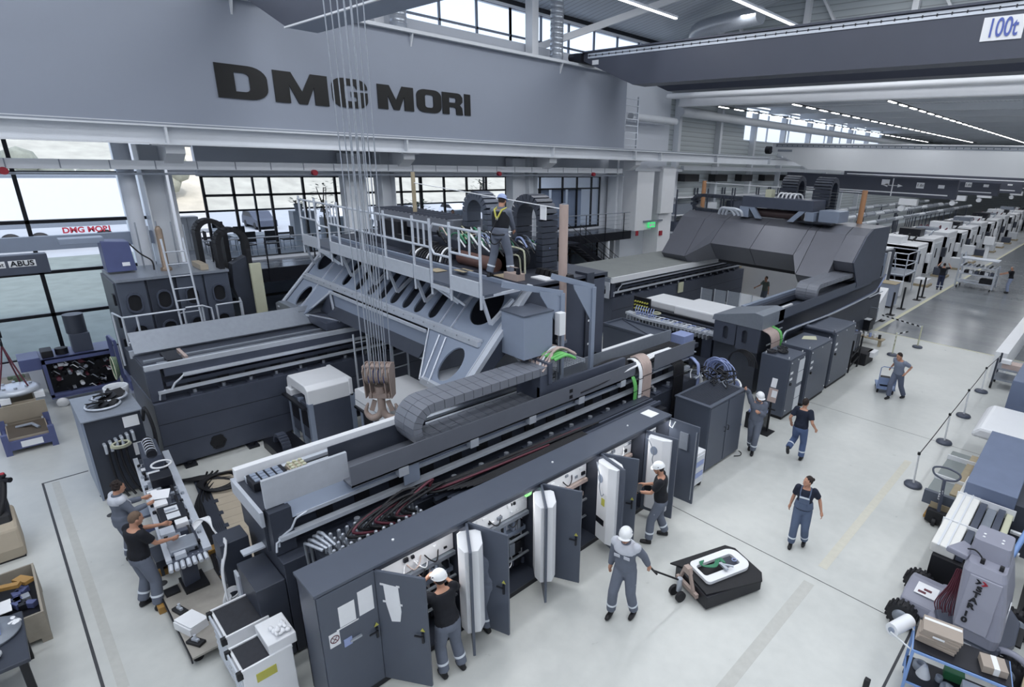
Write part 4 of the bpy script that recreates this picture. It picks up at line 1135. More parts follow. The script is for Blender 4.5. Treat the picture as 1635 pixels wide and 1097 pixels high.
# dark box and items behind right bed
db = thing('steel_enclosure', 'dark box enclosure with recessed lid between the two machines', 'enclosure', (-11.6, 15.2, 0))
MB().box(-12.7, -10.5, 14.7, 15.75, 0, 1.85).build('box_body', dark2, db, .01)
MB().box(-12.72, -10.48, 14.68, 14.74, 1.85, 1.92).box(-12.72, -10.48, 15.71, 15.77, 1.85, 1.92).box(-12.72, -12.66, 14.7, 15.75, 1.85, 1.92).box(-10.54, -10.48, 14.7, 15.75, 1.85, 1.92).build('rim', dark2, db)
MB().bar((-12.6, 15.7, 1.87), (-10.6, 14.8, 1.87), .03, .02).build('lid_fold', slate, db)
o = MB().box(-10.45, -9.9, 15.7, 16.3, 1.5, 1.85).build('blue_crate', lblue, bevel=.01); tag(o, 'lilac blue crate beside the dark box enclosure', 'crate')
o = MB().box(-10.6, -9.8, 15.4, 16.5, 1.35, 1.5).box(-10.5, -10.4, 15.5, 15.6, 0, 1.35).box(-10, -9.9, 16.3, 16.4, 0, 1.35).build('crate_stand', dark); tag(o, 'dark stand carrying the lilac blue crate', 'stand')
# ================= FRONT CABINET ROW =================
cr = thing('cabinet_row', 'long row of charcoal electrical cabinets with open doors in the foreground', 'electrical cabinets', (-6.62, 5.85, 0))
X0, X1, Y0, Y1, ZT = -6.93, -6.32, 1.95, 9.76, 2.08
MB().box(X0-.02, X1+.02, Y0-.02, Y1+.02, ZT, ZT+.05).build('roof_panel', dark2, cr, .008)
MB().box(X0, X0+.03, Y0, Y1, .1, ZT).build('rear_panel', dark, cr)
MB().box(X0, X1, Y0, Y0+.03, .1, ZT).build('side_panel', slate, cr)
MB().box(X0, X1, Y1-.03, Y1, .1, ZT).build('side_panel', dark, cr)
MB().box(X0+.02, X1-.01, Y0+.02, Y1-.02, 0, .1).build('plinth', blackm, cr)
MB().box(X0, X1, Y0, Y1, .1, .13).build('floor_panel', dark, cr)
bays = [1.95, 2.74, 4.27, 5.85, 7.42, 8.86, 9.76]
for y in bays[1:-1]: MB().box(X0+.05, X1-.0, y-.025, y+.025, .12, ZT).build('divider', dark, cr)
MB().box(X0, X1, Y0+.02, Y1, ZT-.08, ZT).build('top_rail', dark, cr)
# bay contents
random.seed(21)
for i in range(1, 6):
    ya, yb = bays[i]+.05, bays[i+1]-.05
    ym = (ya+yb)/2
    MB().box(X0+.12, X0+.14, ya, yb, .2, 1.4).build('mounting_plate', offw, cr)
    MB().box(X0+.26, X0+.28, ya, yb, 1.42, 1.99).build('upper_plate', white, cr)
    for k in range(26):
        y = random.uniform(ya+.03, yb-.12); z = random.choice([1.5, 1.64, 1.78, 1.9]); MB().box(X0+.28, X0+.29+.03*random.random(), y, y+random.uniform(.03, .1), z, z+random.uniform(.02, .07)).build('terminal', random.choice([offw, dsteel, paper, blackm]), cr)
    lb_ = bpy.data.lights.new('cabinet_fill', 'AREA'); lb_.shape = 'RECTANGLE'; lb_.size = .06; lb_.size_y = yb-ya-.1; lb_.energy = 7; lo_ = bpy.data.objects.new('cabinet_fill', lb_); C.objects.link(lo_); lo_.location = (X1-.06, ym, 1.98); lo_.rotation_euler = (0, -.5, 0)  # area light added to brighten the dark bay, no fixture modelled
    # components: three rows of breakers, ducts, drives
    for z0, h, dd, m_ in ((1.1, .22, .2, [blackm, dsteel, slate2]), (.62, .25, .22, [black, blackm, dsteel]), (.3, .2, .2, [blackm, slate])):
        y = ya+.06
        while y < yb-.12:
            w_ = random.choice([.05, .07, .09, .14])
            if random.random() < .85:
                hh = h*random.uniform(.6, 1)
                MB().box(X0+.14, X0+.14+dd*random.uniform(.6, 1), y, y+w_*.88, z0, z0+hh).build('electrical_module', random.choice(m_), cr)
            y += w_
    MB().box(X0+.14, X0+.22, ya, yb, 1.62, 1.69).box(X0+.14, X0+.24, ya, yb, .95, 1.04).build('wiring_duct', pink if i in (3, 4) else slate2, cr)
    MB().box(X0+.2, X0+.34, ya, yb, 1.33, 1.4).build('wiring_duct', pink if i > 2 else dsteel, cr)
    MB().box(X0+.3, X0+.34, ya, yb, .9, .93).box(X0+.3, X0+.34, ya, yb, .5, .53).build('cross_bar', steel, cr)
    for k in range(9):
        b = MB(); y = random.uniform(ya+.1, yb-.4); z = random.choice([1.6, 1.36, 1.02, .56])
        wavytube(b, [(X0+.24, y, z), (X0+.36, y+.08, z-.12), (X0+.34, y+.2, z-.2*random.random()), (X0+.22, y+.3, z+.05)], .011, 5, 4)
        b.build('wire', [black, pink, paper, black, pyel][k % 5], cr)
for k in range(4):
    b = MB(); wavytube(b, [(X1-.18, 5.55+.04*k, 1.98), (X1-.12, 5.6+.03*k, 1.85), (X1-.15, 5.75, 1.9)], .014, 6, 5); b.build('wire', green, cr)
MB().box(X0+.16, X0+.2, 2.85, 3.15, 1.5, 1.95).build('inner_cover', dsteel, cr)
MB().box(X0+.16, X0+.24, 3.2, 3.65, 1.55, 1.95).build('inner_cover', offw, cr)
MB().box(X0+.241, X0+.246, 3.22, 3.3, 1.82, 1.9).build('warning_label', yellow, cr)
# closed door at the near end
MB().box(X1, X1+.025, Y0+.01, 2.73, .14, ZT-.01).build('closed_door', dark2, cr, .004)
MB().box(X1+.026, X1+.03, 2.2, 2.42, 1.45, 1.78).box(X1+.026, X1+.03, 2.47, 2.68, 1.46, 1.86).build('taped_paper', paper, cr)
MB().box(X1+.026, X1+.03, 2.15, 2.45, 1.42, 1.44).build('tape_strip', white, cr)
MB().box(X1+.026, X1+.032, 2.04, 2.18, 1.2, 1.42).build('warning_sign', white, cr)
b = MB().torus((X1+.034, 2.11, 1.32), .055, .006, 'x').bar((X1+.034, 2.075, 1.36), (X1+.034, 2.145, 1.28), .006).bar((X1+.034, 2.08, 1.28), (X1+.034, 2.14, 1.35), .006)
b.build('warning_symbol', maroon, cr)
MB().box(X1+.026, X1+.04, 2.22, 2.33, 1.1, 1.22).build('switch_plate', lblue, cr)
MB().box(X1+.03, X1+.06, 2.3, 2.46, 1.14, 1.17).build('switch_lever', steel, cr)
def lever(cx, M, par):
    MB().box(cx-.015, cx+.015, -.045, -.02, .82, 1.0, M).box(cx-.12, cx+.01, -.06, -.04, .93, .95, M).build('door_handle', blackm, par)
    MB().prism([(cx-.035, 1.02), (cx+.035, 1.02), (cx, 1.08)], 'y', -.03, -.024, M).build('warning_triangle', yellow, par)
lever(.7, frame((X1+.01, Y0+.03, .13), (0, 1, 0), (-1, 0, 0)), cr)
def door(lab, hy, fx, fy, kind='plain', inner=False):
    "door hinged on the front at hy, free edge towards (fx,fy)"
    d = Vector((fx-X1, fy-hy, 0)); w = .74
    xa = d.normalized()
    ya = Vector((0, 0, 1)).cross(xa)
    M = Matrix(((xa.x, ya.x, 0, X1+.01), (xa.y, ya.y, 0, hy), (0, 0, 1, .13), (0, 0, 0, 1)))
    o = MB().box(0, w, -.02, .02, 0, 1.93, M).build('cabinet_door', dark2, cr, .004, label=lab)
    return o, M
# local -y side faces the camera side (towards smaller y)
d1, M1 = door('open charcoal door with a white paper sheet', 2.75, -5.65, 3.17)
MB().prism([(.12, 1.74), (.34, 1.72), (.36, 1.3), (.33, 1.12), (.2, 1.1), (.14, 1.4)], 'y', -.026, -.021, M1).build('taped_paper', paper, d1)
for (a, c) in ((.1, 1.73), (.34, 1.73), (.12, 1.44), (.36, 1.42)): MB().cb((a, -.027, c), (.05, .006, .03), M1).build('tape_piece', white, d1)
lever(.66, M1, d1)
d2, M2 = door('open charcoal door left of the helmet', 4.28, -5.6, 4.53); lever(.66, M2, d2)
d3, M3 = door('open charcoal door in the middle of the row', 5.86, -5.64, 6.19); lever(.66, M3, d3)
d4, M4 = door('open charcoal door left of the man with laptop', 7.44, -5.6, 7.8); lever(.66, M4, d4)
def cooler(M, par, y0, y1, hi=1.86, lo=.34, xa=.1, xb=.62, bev=.16):
    # unit on one side of the door: chamfered box
    s = 1 if y1 > y0 else -1
    pr = [(xa, y0), (xb, y0), (xb, y1-s*bev*.5), (xb-bev, y1), (xa+bev*.3, y1), (xa, y1-s*bev*.3)]
    return MB().prism(pr, 'z', lo, hi, M).build('cooling_unit', white, par, .006)
for (hy, fx, fy) in ((4.26, -5.77, 3.93), (5.84, -5.85, 5.5)):
    d, M = door('open door with white cooling unit seen edge on', hy, fx, fy)
    cooler(M, d, .02, .2); cooler(M, d, -.02, -.16)
d5, M5 = door('open door with white cooling unit and cable', 7.41, -5.66, 7.28)
u = cooler(M5, d5, -.02, -.17, 1.88, .18)
cooler(M5, d5, .02, .16)
MB().box(.16, .4, -.178, -.172, .55, .68, M5).build('vent_grille', blackm, u)
MB().box(.3, .4, -.178, -.172, 1.0, 1.16, M5).build('warning_label', yellow, u)
MB().lathe((.3, 0, 0), [(0, 0)], 3).v
def disc(M, cx, cz, r, y, m, par, name):
    b = MB()
    b.prism([(cx+r*math.cos(2*PI*i/20), cz+1.25*r*math.sin(2*PI*i/20)) for i in range(20)], 'y', y-.008, y, M)
    b.build(name, m, par)
disc(M5, .24, 1.55, .07, -.17, slate2, u, 'fan_cover')
def loosewire(M, par, y):
    b = MB(); pts = spline([(.12, y, 1.85), (.2, y-.04, 1.8), (.3, y-.05, 1.6), (.28, y-.04, 1.4), (.36, y-.05, 1.25), (.4, y-.03, 1.3)], 6)
    b.tube([M @ p for p in pts], .01, 6); b.build('loose_cable', dsteel, par)
loosewire(M5, u, -.18)
d6, M6 = door('open door with white cooling unit behind the man with laptop', 8.86, -5.48, 9.04)
u6 = cooler(M6, d6, -.02, -.17, 1.88, .18, .12, .62)
disc(M6, .28, 1.6, .08, -.17, slate2, u6, 'fan_cover')
loosewire(M6, u6, -.18)
MB().box(.45, .56, -.178, -.172, 1.02, 1.16, M6).build('warning_label', yellow, u6)
MB().box(.13, .36, -.178, -.172, .6, .75, M6).build('vent_grille', blackm, u6)
d7, M7 = door('open charcoal door at the end of the row', 9.75, -5.5, 9.82)
MB().box(.3, .5, -.06, -.02, 1.3, 1.7, M7).build('document_box', dsteel, d7)
MB().tube([M7 @ Vector(p) for p in ((.03, -.05, 1.9), (.05, -.1, 1.78), (.12, -.1, 1.75), (.16, -.05, 1.9))], .012, 6).build('ground_strap', white, d7)
MB().box(.68, .7, -.04, -.02, .1, 1.8, M7).build('locking_rod', steel, d7)
MB().box(X1-.5, X1-.2, 9.3, 9.6, ZT+.05, ZT+.055).build('paper_sheet', paper, cr)
reps('roof_bolt', white, cr, MB().cyl((-6.62, 3.2, ZT+.05), (-6.62, 3.2, ZT+.07), .02, n=8), [(0, 0, 0), (0, 3.2, 0), (0, 5.4, 0)])
dcx = thing('drawer_cart', 'small white and blue drawer cart between the last open door and the louvred cabinet', 'drawer cart', (-6.1, 10.6, 0))
MB().box(-6.35, -5.95, 10.35, 10.85, .12, .98).build('cart_body', white, dcx, .008)
for k in range(5): MB().box(-5.95, -5.935, 10.4, 10.8, .18+k*.15, .3+k*.15).build('drawer', lblue if k % 2 else offw, dcx)
reps('caster', black, dcx, MB().lathe((-6.3, 10.4, .06), [(0, -.02), (.06, -.02), (.06, .02), (0, .02)], 12, 'x'), [(0, 0, 0), (.3, 0, 0), (0, .4, 0), (.3, .4, 0)])
# cabinet 2 (ribbed top)
c2 = thing('ventilated_cabinet', 'charcoal double door cabinet with louvred roof left of the worker in grey overalls', 'electrical cabinet', (-6.7, 12.2, 0))
MB().box(-7.22, -6.2, 11.3, 13.05, .05, 1.82).build('cabinet_body', dark2, c2, .01)
MB().box(-7.24, -6.18, 11.28, 13.07, 1.82, 1.86).build('roof_panel', dark2, c2, .004)
reps('roof_louvre', dark, c2, MB().box(-7.15, -6.28, 11.4, 11.43, 1.86, 1.875), [(0, k*.058, 0) for k in range(27)])
MB().box(-6.2, -6.18, 11.32, 12.16, .08, 1.8).build('door_leaf', dark2, c2, .003)
MB().box(-6.2, -6.18, 12.2, 13.03, .08, 1.8).build('door_leaf', dark2, c2, .003)
for y in (12.1, 12.26): MB().tube([(-6.18, y, .95), (-6.14, y, .95), (-6.14, y, 1.07), (-6.18, y, 1.07)], .01, 6).build('handle', black, c2)
reps('floor_cable', black, c2, MB().tube(spline([(-6.1, 12.7, .02), (-6.0, 12.85, .02), (-6.05, 13.0, .02), (-6.15, 13.05, .02)], 5), .012, 6), [(0, 0, 0)])
cbx = thing('cable_heap', 'tangle of black and grey cables on and behind the louvred cabinet', 'cables', (-7.2, 12.9, 1.86))
random.seed(31)
for i in range(26):
    x = random.uniform(-7.6, -6.5); y = random.uniform(12.4, 13.6); z = 1.9 if y < 13.05 else random.uniform(1.0, 1.9)
    b = MB(); wavytube(b, [(x, y, z), (x+random.uniform(-.3, .1), y+.2, z+.05), (x+random.uniform(-.6, 0), y+.3, z+.12), (x-.5, y+random.uniform(.2, .6), z-.1)], random.choice([.015, .022, .03]), 6, 5)
    b.build('loose_cable', random.choice([black, black, blackm, dsteel, paper]), cbx)
# blue coil of hose on machine 2 end
bc = thing('hose_coil', 'pale blue coiled hose hanging at the front of the rear machine', 'hose coil', (-7.3, 14.3, 1.4))
random.seed(8)
for k in range(12):
    MB().torus((-7.55+random.uniform(-.12, .2), 14.0+random.uniform(-.1, .1), 1.75+random.uniform(-.1, .1)), random.uniform(.26, .38), .018, 'y', 26, 6).build('hose_turn', lblue, bc)
for k in range(5):
    b = MB(); wavytube(b, [(-7.2+.05*k, 14.0, 1.7), (-7.0+.06*k, 13.95, 1.3), (-6.95+.05*k, 13.95, .8), (-6.8+.04*k, 14, .3)], .018, 6, 5); b.build('hose_end', lblue, bc)
for k in range(6): MB().torus((-7.15+.03*k, 14.35, 2.0), .34+.02*k, .014, 'y', 24, 6, 0, PI).build('black_turn', black, bc)
eqp = thing('valve_stand', 'small silver valve and motor stand among the cables left of the coiled blue hose', 'valve stand', (-8, 13.6, 0))
MB().box(-8.6, -7.3, 13.3, 13.9, .6, 1.1).box(-8.4, -8.0, 13.3, 13.8, 1.1, 1.5).build('motor_body', dark, eqp, .02)
MB().cyl((-8.5, 13.5, 1.3), (-8.1, 13.5, 1.3), .1).cyl((-7.9, 13.6, 1.1), (-7.9, 13.6, 1.6), .07).cyl((-7.6, 13.5, 1.1), (-7.6, 13.5, 1.45), .06).build('valve', white, eqp)
MB().box(-8.8, -8.5, 13.2, 13.6, 1.0, 1.5).build('blue_module', bluem, eqp, .02)
MB().box(-8.6, -7.3, 13.35, 13.45, 0, .6).box(-8.6, -7.3, 13.75, 13.85, 0, .6).build('stand_leg', blackm, eqp)
# cabinets of machine 2
def tallcab(lab, y0, y1, x0, x1, z1, fans=False, cushion=False, whitep=False):
    t = thing('control_cabinet', lab, 'electrical cabinet', ((x0+x1)/2, (y0+y1)/2, 0))
    MB().box(x0, x1, y0, y1, .1, z1).build('cabinet_body', dark2, t, .015)
    MB().box(x0+.03, x1-.02, y0+.03, y1-.03, 0, .1).build('plinth', black, t)
    MB().box(x1, x1+.02, y0+.04, y1-.04, .14, z1-.05).build('front_door', dark2, t, .004)
    for (y, z) in ((y0+.12, z1-.12), (y1-.12, z1-.12), (y0+.12, .3), (y1-.12, .3), ((y0+y1)/2, z1-.1)):
        MB().cyl((x1+.02, y, z), (x1+.035, y, z), .022, n=8).build('bolt', white, t)
    for (x, y) in ((x0+.1, y0+.1), (x1-.08, y0+.08), (x1-.08, y1-.08)): MB().torus((x, y, z1+.03), .03, .008, 'x', 12, 6).build('lifting_eye', white, t)
    for k in range(2): MB().box(x1+.02, x1+.026, y0+.12, y0+.3, z1-.5-.2*k, z1-.42-.2*k).build('label_plate', white, t)
    MB().cyl((x1+.02, y0+.2, z1-.82), (x1+.06, y0+.2, z1-.82), .045, n=12).build('main_switch', black, t)
    if whitep:
        for (za, zb) in ((.15, .52), (.55, .92), (1.05, 1.42), (1.45, 1.82)): MB().box(x1+.02, x1+.035, y1-.45, y1-.06, za, zb).build('inspection_panel', offw, t)
    if fans:
        for k, (x, y) in enumerate(((x0+.2, y0+.25), (x0+.45, y0+.5), (x0+.3, y0+.8))):
            f = MB().torus((x, y, z1+.06), .15, .02, 'z').build('fan_ring', black, t)
            b = MB()
            for j in range(6):
                a = j*PI/3; b.bar((x+.03*math.cos(a), y+.03*math.sin(a), z1+.05), (x+.14*math.cos(a+.3), y+.14*math.sin(a+.3), z1+.08), .07, .008)
            b.build('fan_blade', blackm, f)
    return t
tallcab('charcoal cabinet with white panels and fans on top, behind the info stand', 15.82, 16.95, -7.15, -6.22, 1.98, fans=True, whitep=True)
tallcab('charcoal cabinet with a paper sheet on its roof, second of the three in a row', 17.3, 19.1, -7.2, -6.2, 1.98)
o = MB().prism([(-6.9, 18.2), (-6.5, 18.5), (-6.7, 18.9), (-7.0, 18.6)], 'z', 1.985, 1.99).build('paper_sheet', pyel); tag(o, 'yellowish paper sheet on the roof of the second charcoal cabinet', 'paper')
tallcab('charcoal cabinet with padded roof edge, third and farthest of the three', 19.5, 21.5, -7.4, -6.25, 2.1)
o = MB().cyl((-7.4, 19.45, 2.1), (-6.3, 19.45, 2.1), .09, n=12).build('roof_padding', slate); tag(o, 'round dark padding along the roof edge of the third charcoal cabinet', 'padding')
# info stand
ist = thing('info_stand', 'black floor stand holding paper sheets and a blue tray in front of the charcoal cabinets', 'stand', (-6.15, 14.9, 0))
MB().box(-6.45, -6.0, 14.45, 14.95, 0, .02).build('base_plate', black, ist, .004)
MB().box(-6.2, -6.15, 14.75, 14.8, .02, 1.15).build('pole', black, ist)
MB().box(-6.6, -6.0, 14.7, 14.74, .75, .78).build('crossbar', black, ist)
P = Matrix.Translation((-6.15, 14.7, 1.15)) @ Matrix.Rotation(math.radians(-12), 4, 'X')
MB().box(-.12, .14, -.01, 0, -.15, .25, P).build('card_board', pink, ist)
MB().box(-.02, .13, -.02, -.012, 0, .2, P).build('paper_sheet', paper, ist)
MB().box(-.1, .06, -.02, -.012, .28, .55, P).build('paper_sheet', paper, ist)
o = MB().box(-6.75, -6.3, 14.6, 14.95, .5, .58).prism([(-6.7, .58), (-6.35, .58), (-6.4, .66), (-6.65, .66)], 'y', 14.65, 14.9).build('blue_case', lblue, bevel=.01); tag(o, 'pale blue plastic case on a dark box beside the info stand', 'case')
o = MB().box(-6.8, -6.28, 14.55, 15.1, 0, .5).build('dark_box', blackm, bevel=.01); tag(o, 'dark box carrying the pale blue case', 'box')
# frames after third cabinet
fr = thing('pump_trolley', 'black wheeled frame with two dark tanks after the third charcoal cabinet', 'trolley', (-6.7, 22.3, 0))
for (x, y) in ((-7.0, 21.8), (-6.3, 21.8), (-7.0, 22.8), (-6.3, 22.8)): MB().box(x-.03, x+.03, y-.03, y+.03, .1, 1.3).build('frame_post', black, fr)
for z in (.2, .6): MB().bar((-6.3, 21.8, z), (-6.3, 22.8, z+.25), .04).bar((-7, 21.8, z), (-7, 22.8, z), .04).bar((-7.0, 21.8, z), (-6.3, 21.8, z), .04).build('frame_bar', black, fr)
MB().box(-6.95, -6.35, 21.85, 22.3, .8, 1.5).build('tank', dark2, fr, .01)
MB().box(-6.95, -6.35, 22.35, 22.75, .8, 1.45).build('tank', dark, fr, .01)
reps('caster', black, fr, MB().lathe((-6.3, 21.8, .06), [(0, -.02), (.06, -.02), (.06, .02), (0, .02)], 12, 'x'), [(0, 0, 0), (0, 1, 0), (-.7, 1, 0), (-.7, 0, 0)])
o = thing('motor_crate', 'low black motor crate on the floor right of the wheeled frame', 'crate', (-6.4, 23.6, 0))
MB().box(-6.9, -6.1, 23.1, 24.1, 0, .5).build('crate_body', black, o, .02); MB().cyl((-6.3, 23.2, .3), (-6.3, 24.0, .3), .18).build('motor', dsteel, o)
MB().box(-6.2, -5.95, 23.5, 24.1, .3, .5).build('white_cover', white, o)

# ================= MACHINE 2 =================
lb2 = bed('machine_bed', 'long dark left bed of the rear machine with a flat olive grey cover on top', -17.9, -15.45, 18.3, 30, True)
olive = mat('olive grey cover sheet', '8b8f8e', .6, .05, .12, 2)
MB().prism([(-17.95, 2.75), (-15.4, 2.6), (-15.4, 2.66), (-17.95, 2.82)], 'y', 18.2, 28.3).build('top_cover', olive, lb2)
MB().box(-15.42, -15.3, 18.2, 28.3, 2.42, 2.66).build('white_edge', white, lb2)
MB().prism([(-17.9, 2.78), (-15.42, 2.63), (-15.42, 2.1), (-17.9, 2.2)], 'y', 18.15, 18.2).build('end_plate', dsteel, lb2)
curveobj([[(-15.9, 1.75), (-15.4, 1.75), (-15.4, 2.45), (-15.9, 2.45)], slotloop(-15.68, 2.1, .16, .4, 5)[::-1]], 'end_bracket', alu, lb2, frame((0, 18.13, 0), (1, 0, 0), (0, 0, 1)), .03)
rb2 = thing('machine_bed', 'dark right bed of the rear machine with end box that has two slots', 'machine bed', (-8.7, 17, 0))
MB().box(-9.5, -7.85, 17.0, 30, .05, 1.6).build('base_block', dark, rb2, .01)
MB().box(-9.3, -7.95, 17.4, 30, 1.6, 2.45).build('upper_block', dark, rb2)
curveobj([[(-9.45, 1.62), (-8.62, 1.62), (-8.62, 2.35), (-9.45, 2.35)], slotloop(-9.0, 2.0, .2, .48, 6)[::-1]], 'end_box', slate, rb2, frame((0, 16.85, 0), (1, 0, 0), (0, 0, 1)), .08)
curveobj([[(-8.58, 1.55), (-7.75, 1.55), (-7.75, 2.35), (-8.58, 2.35)], slotloop(-8.28, 2.0, .2, .48, 6)[::-1]], 'end_box', slate, rb2, frame((0, 16.85, 0), (1, 0, 0), (0, 0, 1)), .08)
MB().box(-9.45, -7.75, 16.9, 17.4, 1.58, 2.34).build('end_core', dark, rb2)
MB().prism([(-9.55, 2.36), (-7.7, 2.36), (-7.7, 2.85), (-8.0, 2.9), (-9.5, 2.55)], 'y', 16.8, 18.4).build('scraper_cover', dsteel, rb2, .01)
MB().box(-9.35, -9.2, 18.4, 30, 2.45, 2.62).box(-8.7, -8.6, 18.4, 30, 2.45, 2.55).build('guide_rail', slate2, rb2)
MB().box(-9.2, -8.7, 18.4, 30, 2.45, 2.5).build('guide_cover', dark, rb2)
MB().tube([(-7.82, 17.0, 1.65), (-7.8, 17.0, 2.1), (-7.8, 18.6, 2.1)], .025, 8).tube([(-7.82, 17.0, 1.65), (-7.82, 30, 1.75)], .03, 8).build('side_rail', alu, rb2)
tr2 = thing('cable_channel', 'long grey sheet metal channel on the right bed of the rear machine', 'cable channel', (-8.2, 22, 2.4))
MB().box(-8.6, -7.7, 18.0, 27.5, 2.45, 2.48).build('channel_floor', dark2, tr2)
MB().box(-7.72, -7.7, 18.0, 27.5, 2.44, 2.84).build('front_sheet', dark2, tr2)
MB().box(-8.62, -8.6, 18.0, 21.5, 2.45, 2.75).build('back_sheet', dark, tr2)
MB().box(-8.45, -8.35, 18.3, 20.6, 2.48, 2.53).box(-8.1, -8.0, 18.3, 19.0, 2.48, 2.53).build('white_strip', white, tr2)
carrier('cable_carrier', 'wide dark cable carrier loop in the channel of the rear machine', -8.6, -7.78, 21.6, 2.5, 3.25, 25.6, lk, None, .3)
drop('cable_bundle', 'wide pinkish cable sheet dropping beside the coiled hose of the rear machine', pink, -7.75, 16.9, 10, .06, 2.35, .8, -7.35)
drop('cable_bundle', 'green cable strip at the edge of the wide pinkish sheet', green, -7.75, 17.55, 3, .05, 2.35, .8, -7.35)
for i in range(5):
    pass
hz = thing('cable_trough', 'pale blue and black cable trough running along the rear machine above the three cabinets', 'cable trough', (-7.3, 22, 1.9))
for i in range(5):
    b = MB(); wavytube(b, [(-7.3, 17.7, 1.2), (-7.35, 17.75, 1.9+.05*i), (-7.5+.05*i, 18.6, 2.1+.03*i), (-7.45+.05*i, 22, 2.05+.03*i), (-7.5+.05*i, 26.5, 2.1+.03*i), (-7.3, 27.2, 2.4), (-7.2, 27.6, 3.0)], .035, 6, 5)
    b.build('cable', [lblue, black, lblue, blackm, steel][i], hz)
MB().box(-7.6, -7.5, 18, 27, 1.85, 1.95).build('trough_profile', dark, hz)
# rear gantry hood
hood = mat('graphite hood metal', '6e7079', .34, .3, .06, 2)
gh = thing('gantry_hood', 'big graphite faceted sheet metal hood spanning the rear machine', 'machine hood', (-13.1, 26, 2.4))
XS = [-18.5, -17.0, -15.9, -13.2, -10.7, -10.0, -8.9, -7.7]
def hoodpiece(x0, x1, prof0, prof1, m=hood):
    n = len(prof0)
    vs = [(x0, p[0], p[1]) for p in prof0]+[(x1, p[0], p[1]) for p in prof1]
    b = MB(); b._add(vs, [tuple(range(n))[::-1], tuple(range(n, 2*n))]+[(i, (i+1) % n, n+(i+1) % n, n+i) for i in range(n)])
    return b.build('hood_panel', m, gh, .006)
# profile points (y,z): bottom front, fold, shoulder, top front, top back, bottom back
low = [(24.4, 2.6), (24.0, 3.0), (25.6, 4.75), (26.3, 5.02), (28.6, 5.0), (28.6, 2.6)]
lowL = [(26.0, 2.3), (25.3, 2.6), (27.0, 4.6), (27.6, 4.9), (29, 4.9), (29, 2.4)]
mid = [(25.2, 2.9), (24.4, 3.75), (25.6, 4.75), (26.3, 5.02), (28.6, 5.0), (28.6, 2.9)]
hoodpiece(-17.0, -15.6, low, low)
hoodpiece(-15.58, -14.45, low, mid)
for a, c in ((-14.43, -12.35), (-12.33, -10.25)): hoodpiece(a, c, mid, mid)
hoodpiece(-10.23, -9.85, mid, low)
hoodpiece(-9.83, -8.55, low, low)
hi = [(24.9, 3.3), (24.5, 3.75), (25.6, 4.75), (26.3, 5.02), (28.6, 5.0), (28.6, 2.7)]
hoodpiece(-8.53, -7.75, hi, hi)
MB().prism([(25.4, 2.75), (24.5, 3.75), (25.62, 4.76), (26.3, 5.03), (28.62, 5.0), (28.62, 2.6), (25.4, 2.6)], 'x', -7.74, -7.68).build('hood_side', slate, gh)
MB().box(-9.8, -9.2, 24.6, 25.6, 2.35, 2.65).box(-16.8, -15.7, 24.6, 26, 2.66, 2.76).build('hood_foot', white, gh)
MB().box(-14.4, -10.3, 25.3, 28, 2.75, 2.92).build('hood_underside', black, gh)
# slide on top of the hood
ts = thing('slide_carriage', 'grey machine carriage with arms on top of the rear hood', 'carriage', (-11.5, 27, 5))
MB().box(-13.8, -10.3, 25.9, 27.4, 5.5, 6.0).build('carriage_beam', slate, ts, .02)
MB().box(-13.9, -13.4, 25.9, 26.6, 5.0, 5.5).build('carriage_leg', slate2, ts, .01); MB().box(-10.6, -10.2, 25.9, 26.6, 5.0, 5.5).build('carriage_leg', slate2, ts, .01); MB().box(-10.1, -9.2, 26.2, 27.4, 5.1, 5.6).build('drive_housing', slate2, ts, .01)
MB().cyl((-13.2, 26.4, 5.25), (-10.9, 26.4, 5.25), .2, n=18).build('ballscrew', mat('dark brown cover', '4a3c3c', .4, 0, .1, 4), ts)
MB().prism([(-13.4, 5.5), (-13.1, 5.5), (-12.7, 5.0), (-13.0, 5.0)], 'y', 25.85, 26.0).prism([(-10.6, 5.5), (-10.9, 5.5), (-11.4, 5.0), (-11.1, 5.0)], 'y', 25.85, 26.0).build('brace', slate2, ts)
b = MB()
for k in range(5): b.tube(spline([(-12.2+.2*k, 26.3, 6.0), (-12.15+.2*k, 26.4, 6.2), (-12.0+.2*k, 26.6, 6.18), (-11.95+.2*k, 26.7, 6.0)], 4), .04, 6)
b.build('white_hose', white, ts)
MB().box(-12.7, -12.4, 26, 26.4, 6.0, 6.35).build('yellow_valve', pyel, ts)
b = MB()
for k in range(3): b.tube(spline([(-14.9+.2*k, 25.7, 5.05), (-14.7+.2*k, 25.6, 5.35), (-14.2+.25*k, 25.6, 5.3), (-14.0+.2*k, 25.7, 5.05)], 5), .07, 8)
b.build('silver_hose', alu, ts)
place(vloop('cable_carrier', 'dark upright cable loop, left one on top of the rear hood', -12.2, 27.9, 5.3, 7.0, 1.1, .8, dark), (-12.2, 27.9, 5.3), PI/2)
place(vloop('cable_carrier', 'dark upright cable loop, right one on top of the rear hood', -10.6, 27.9, 5.3, 7.0, 1.1, .8, dark), (-10.6, 27.9, 5.3), PI/2)
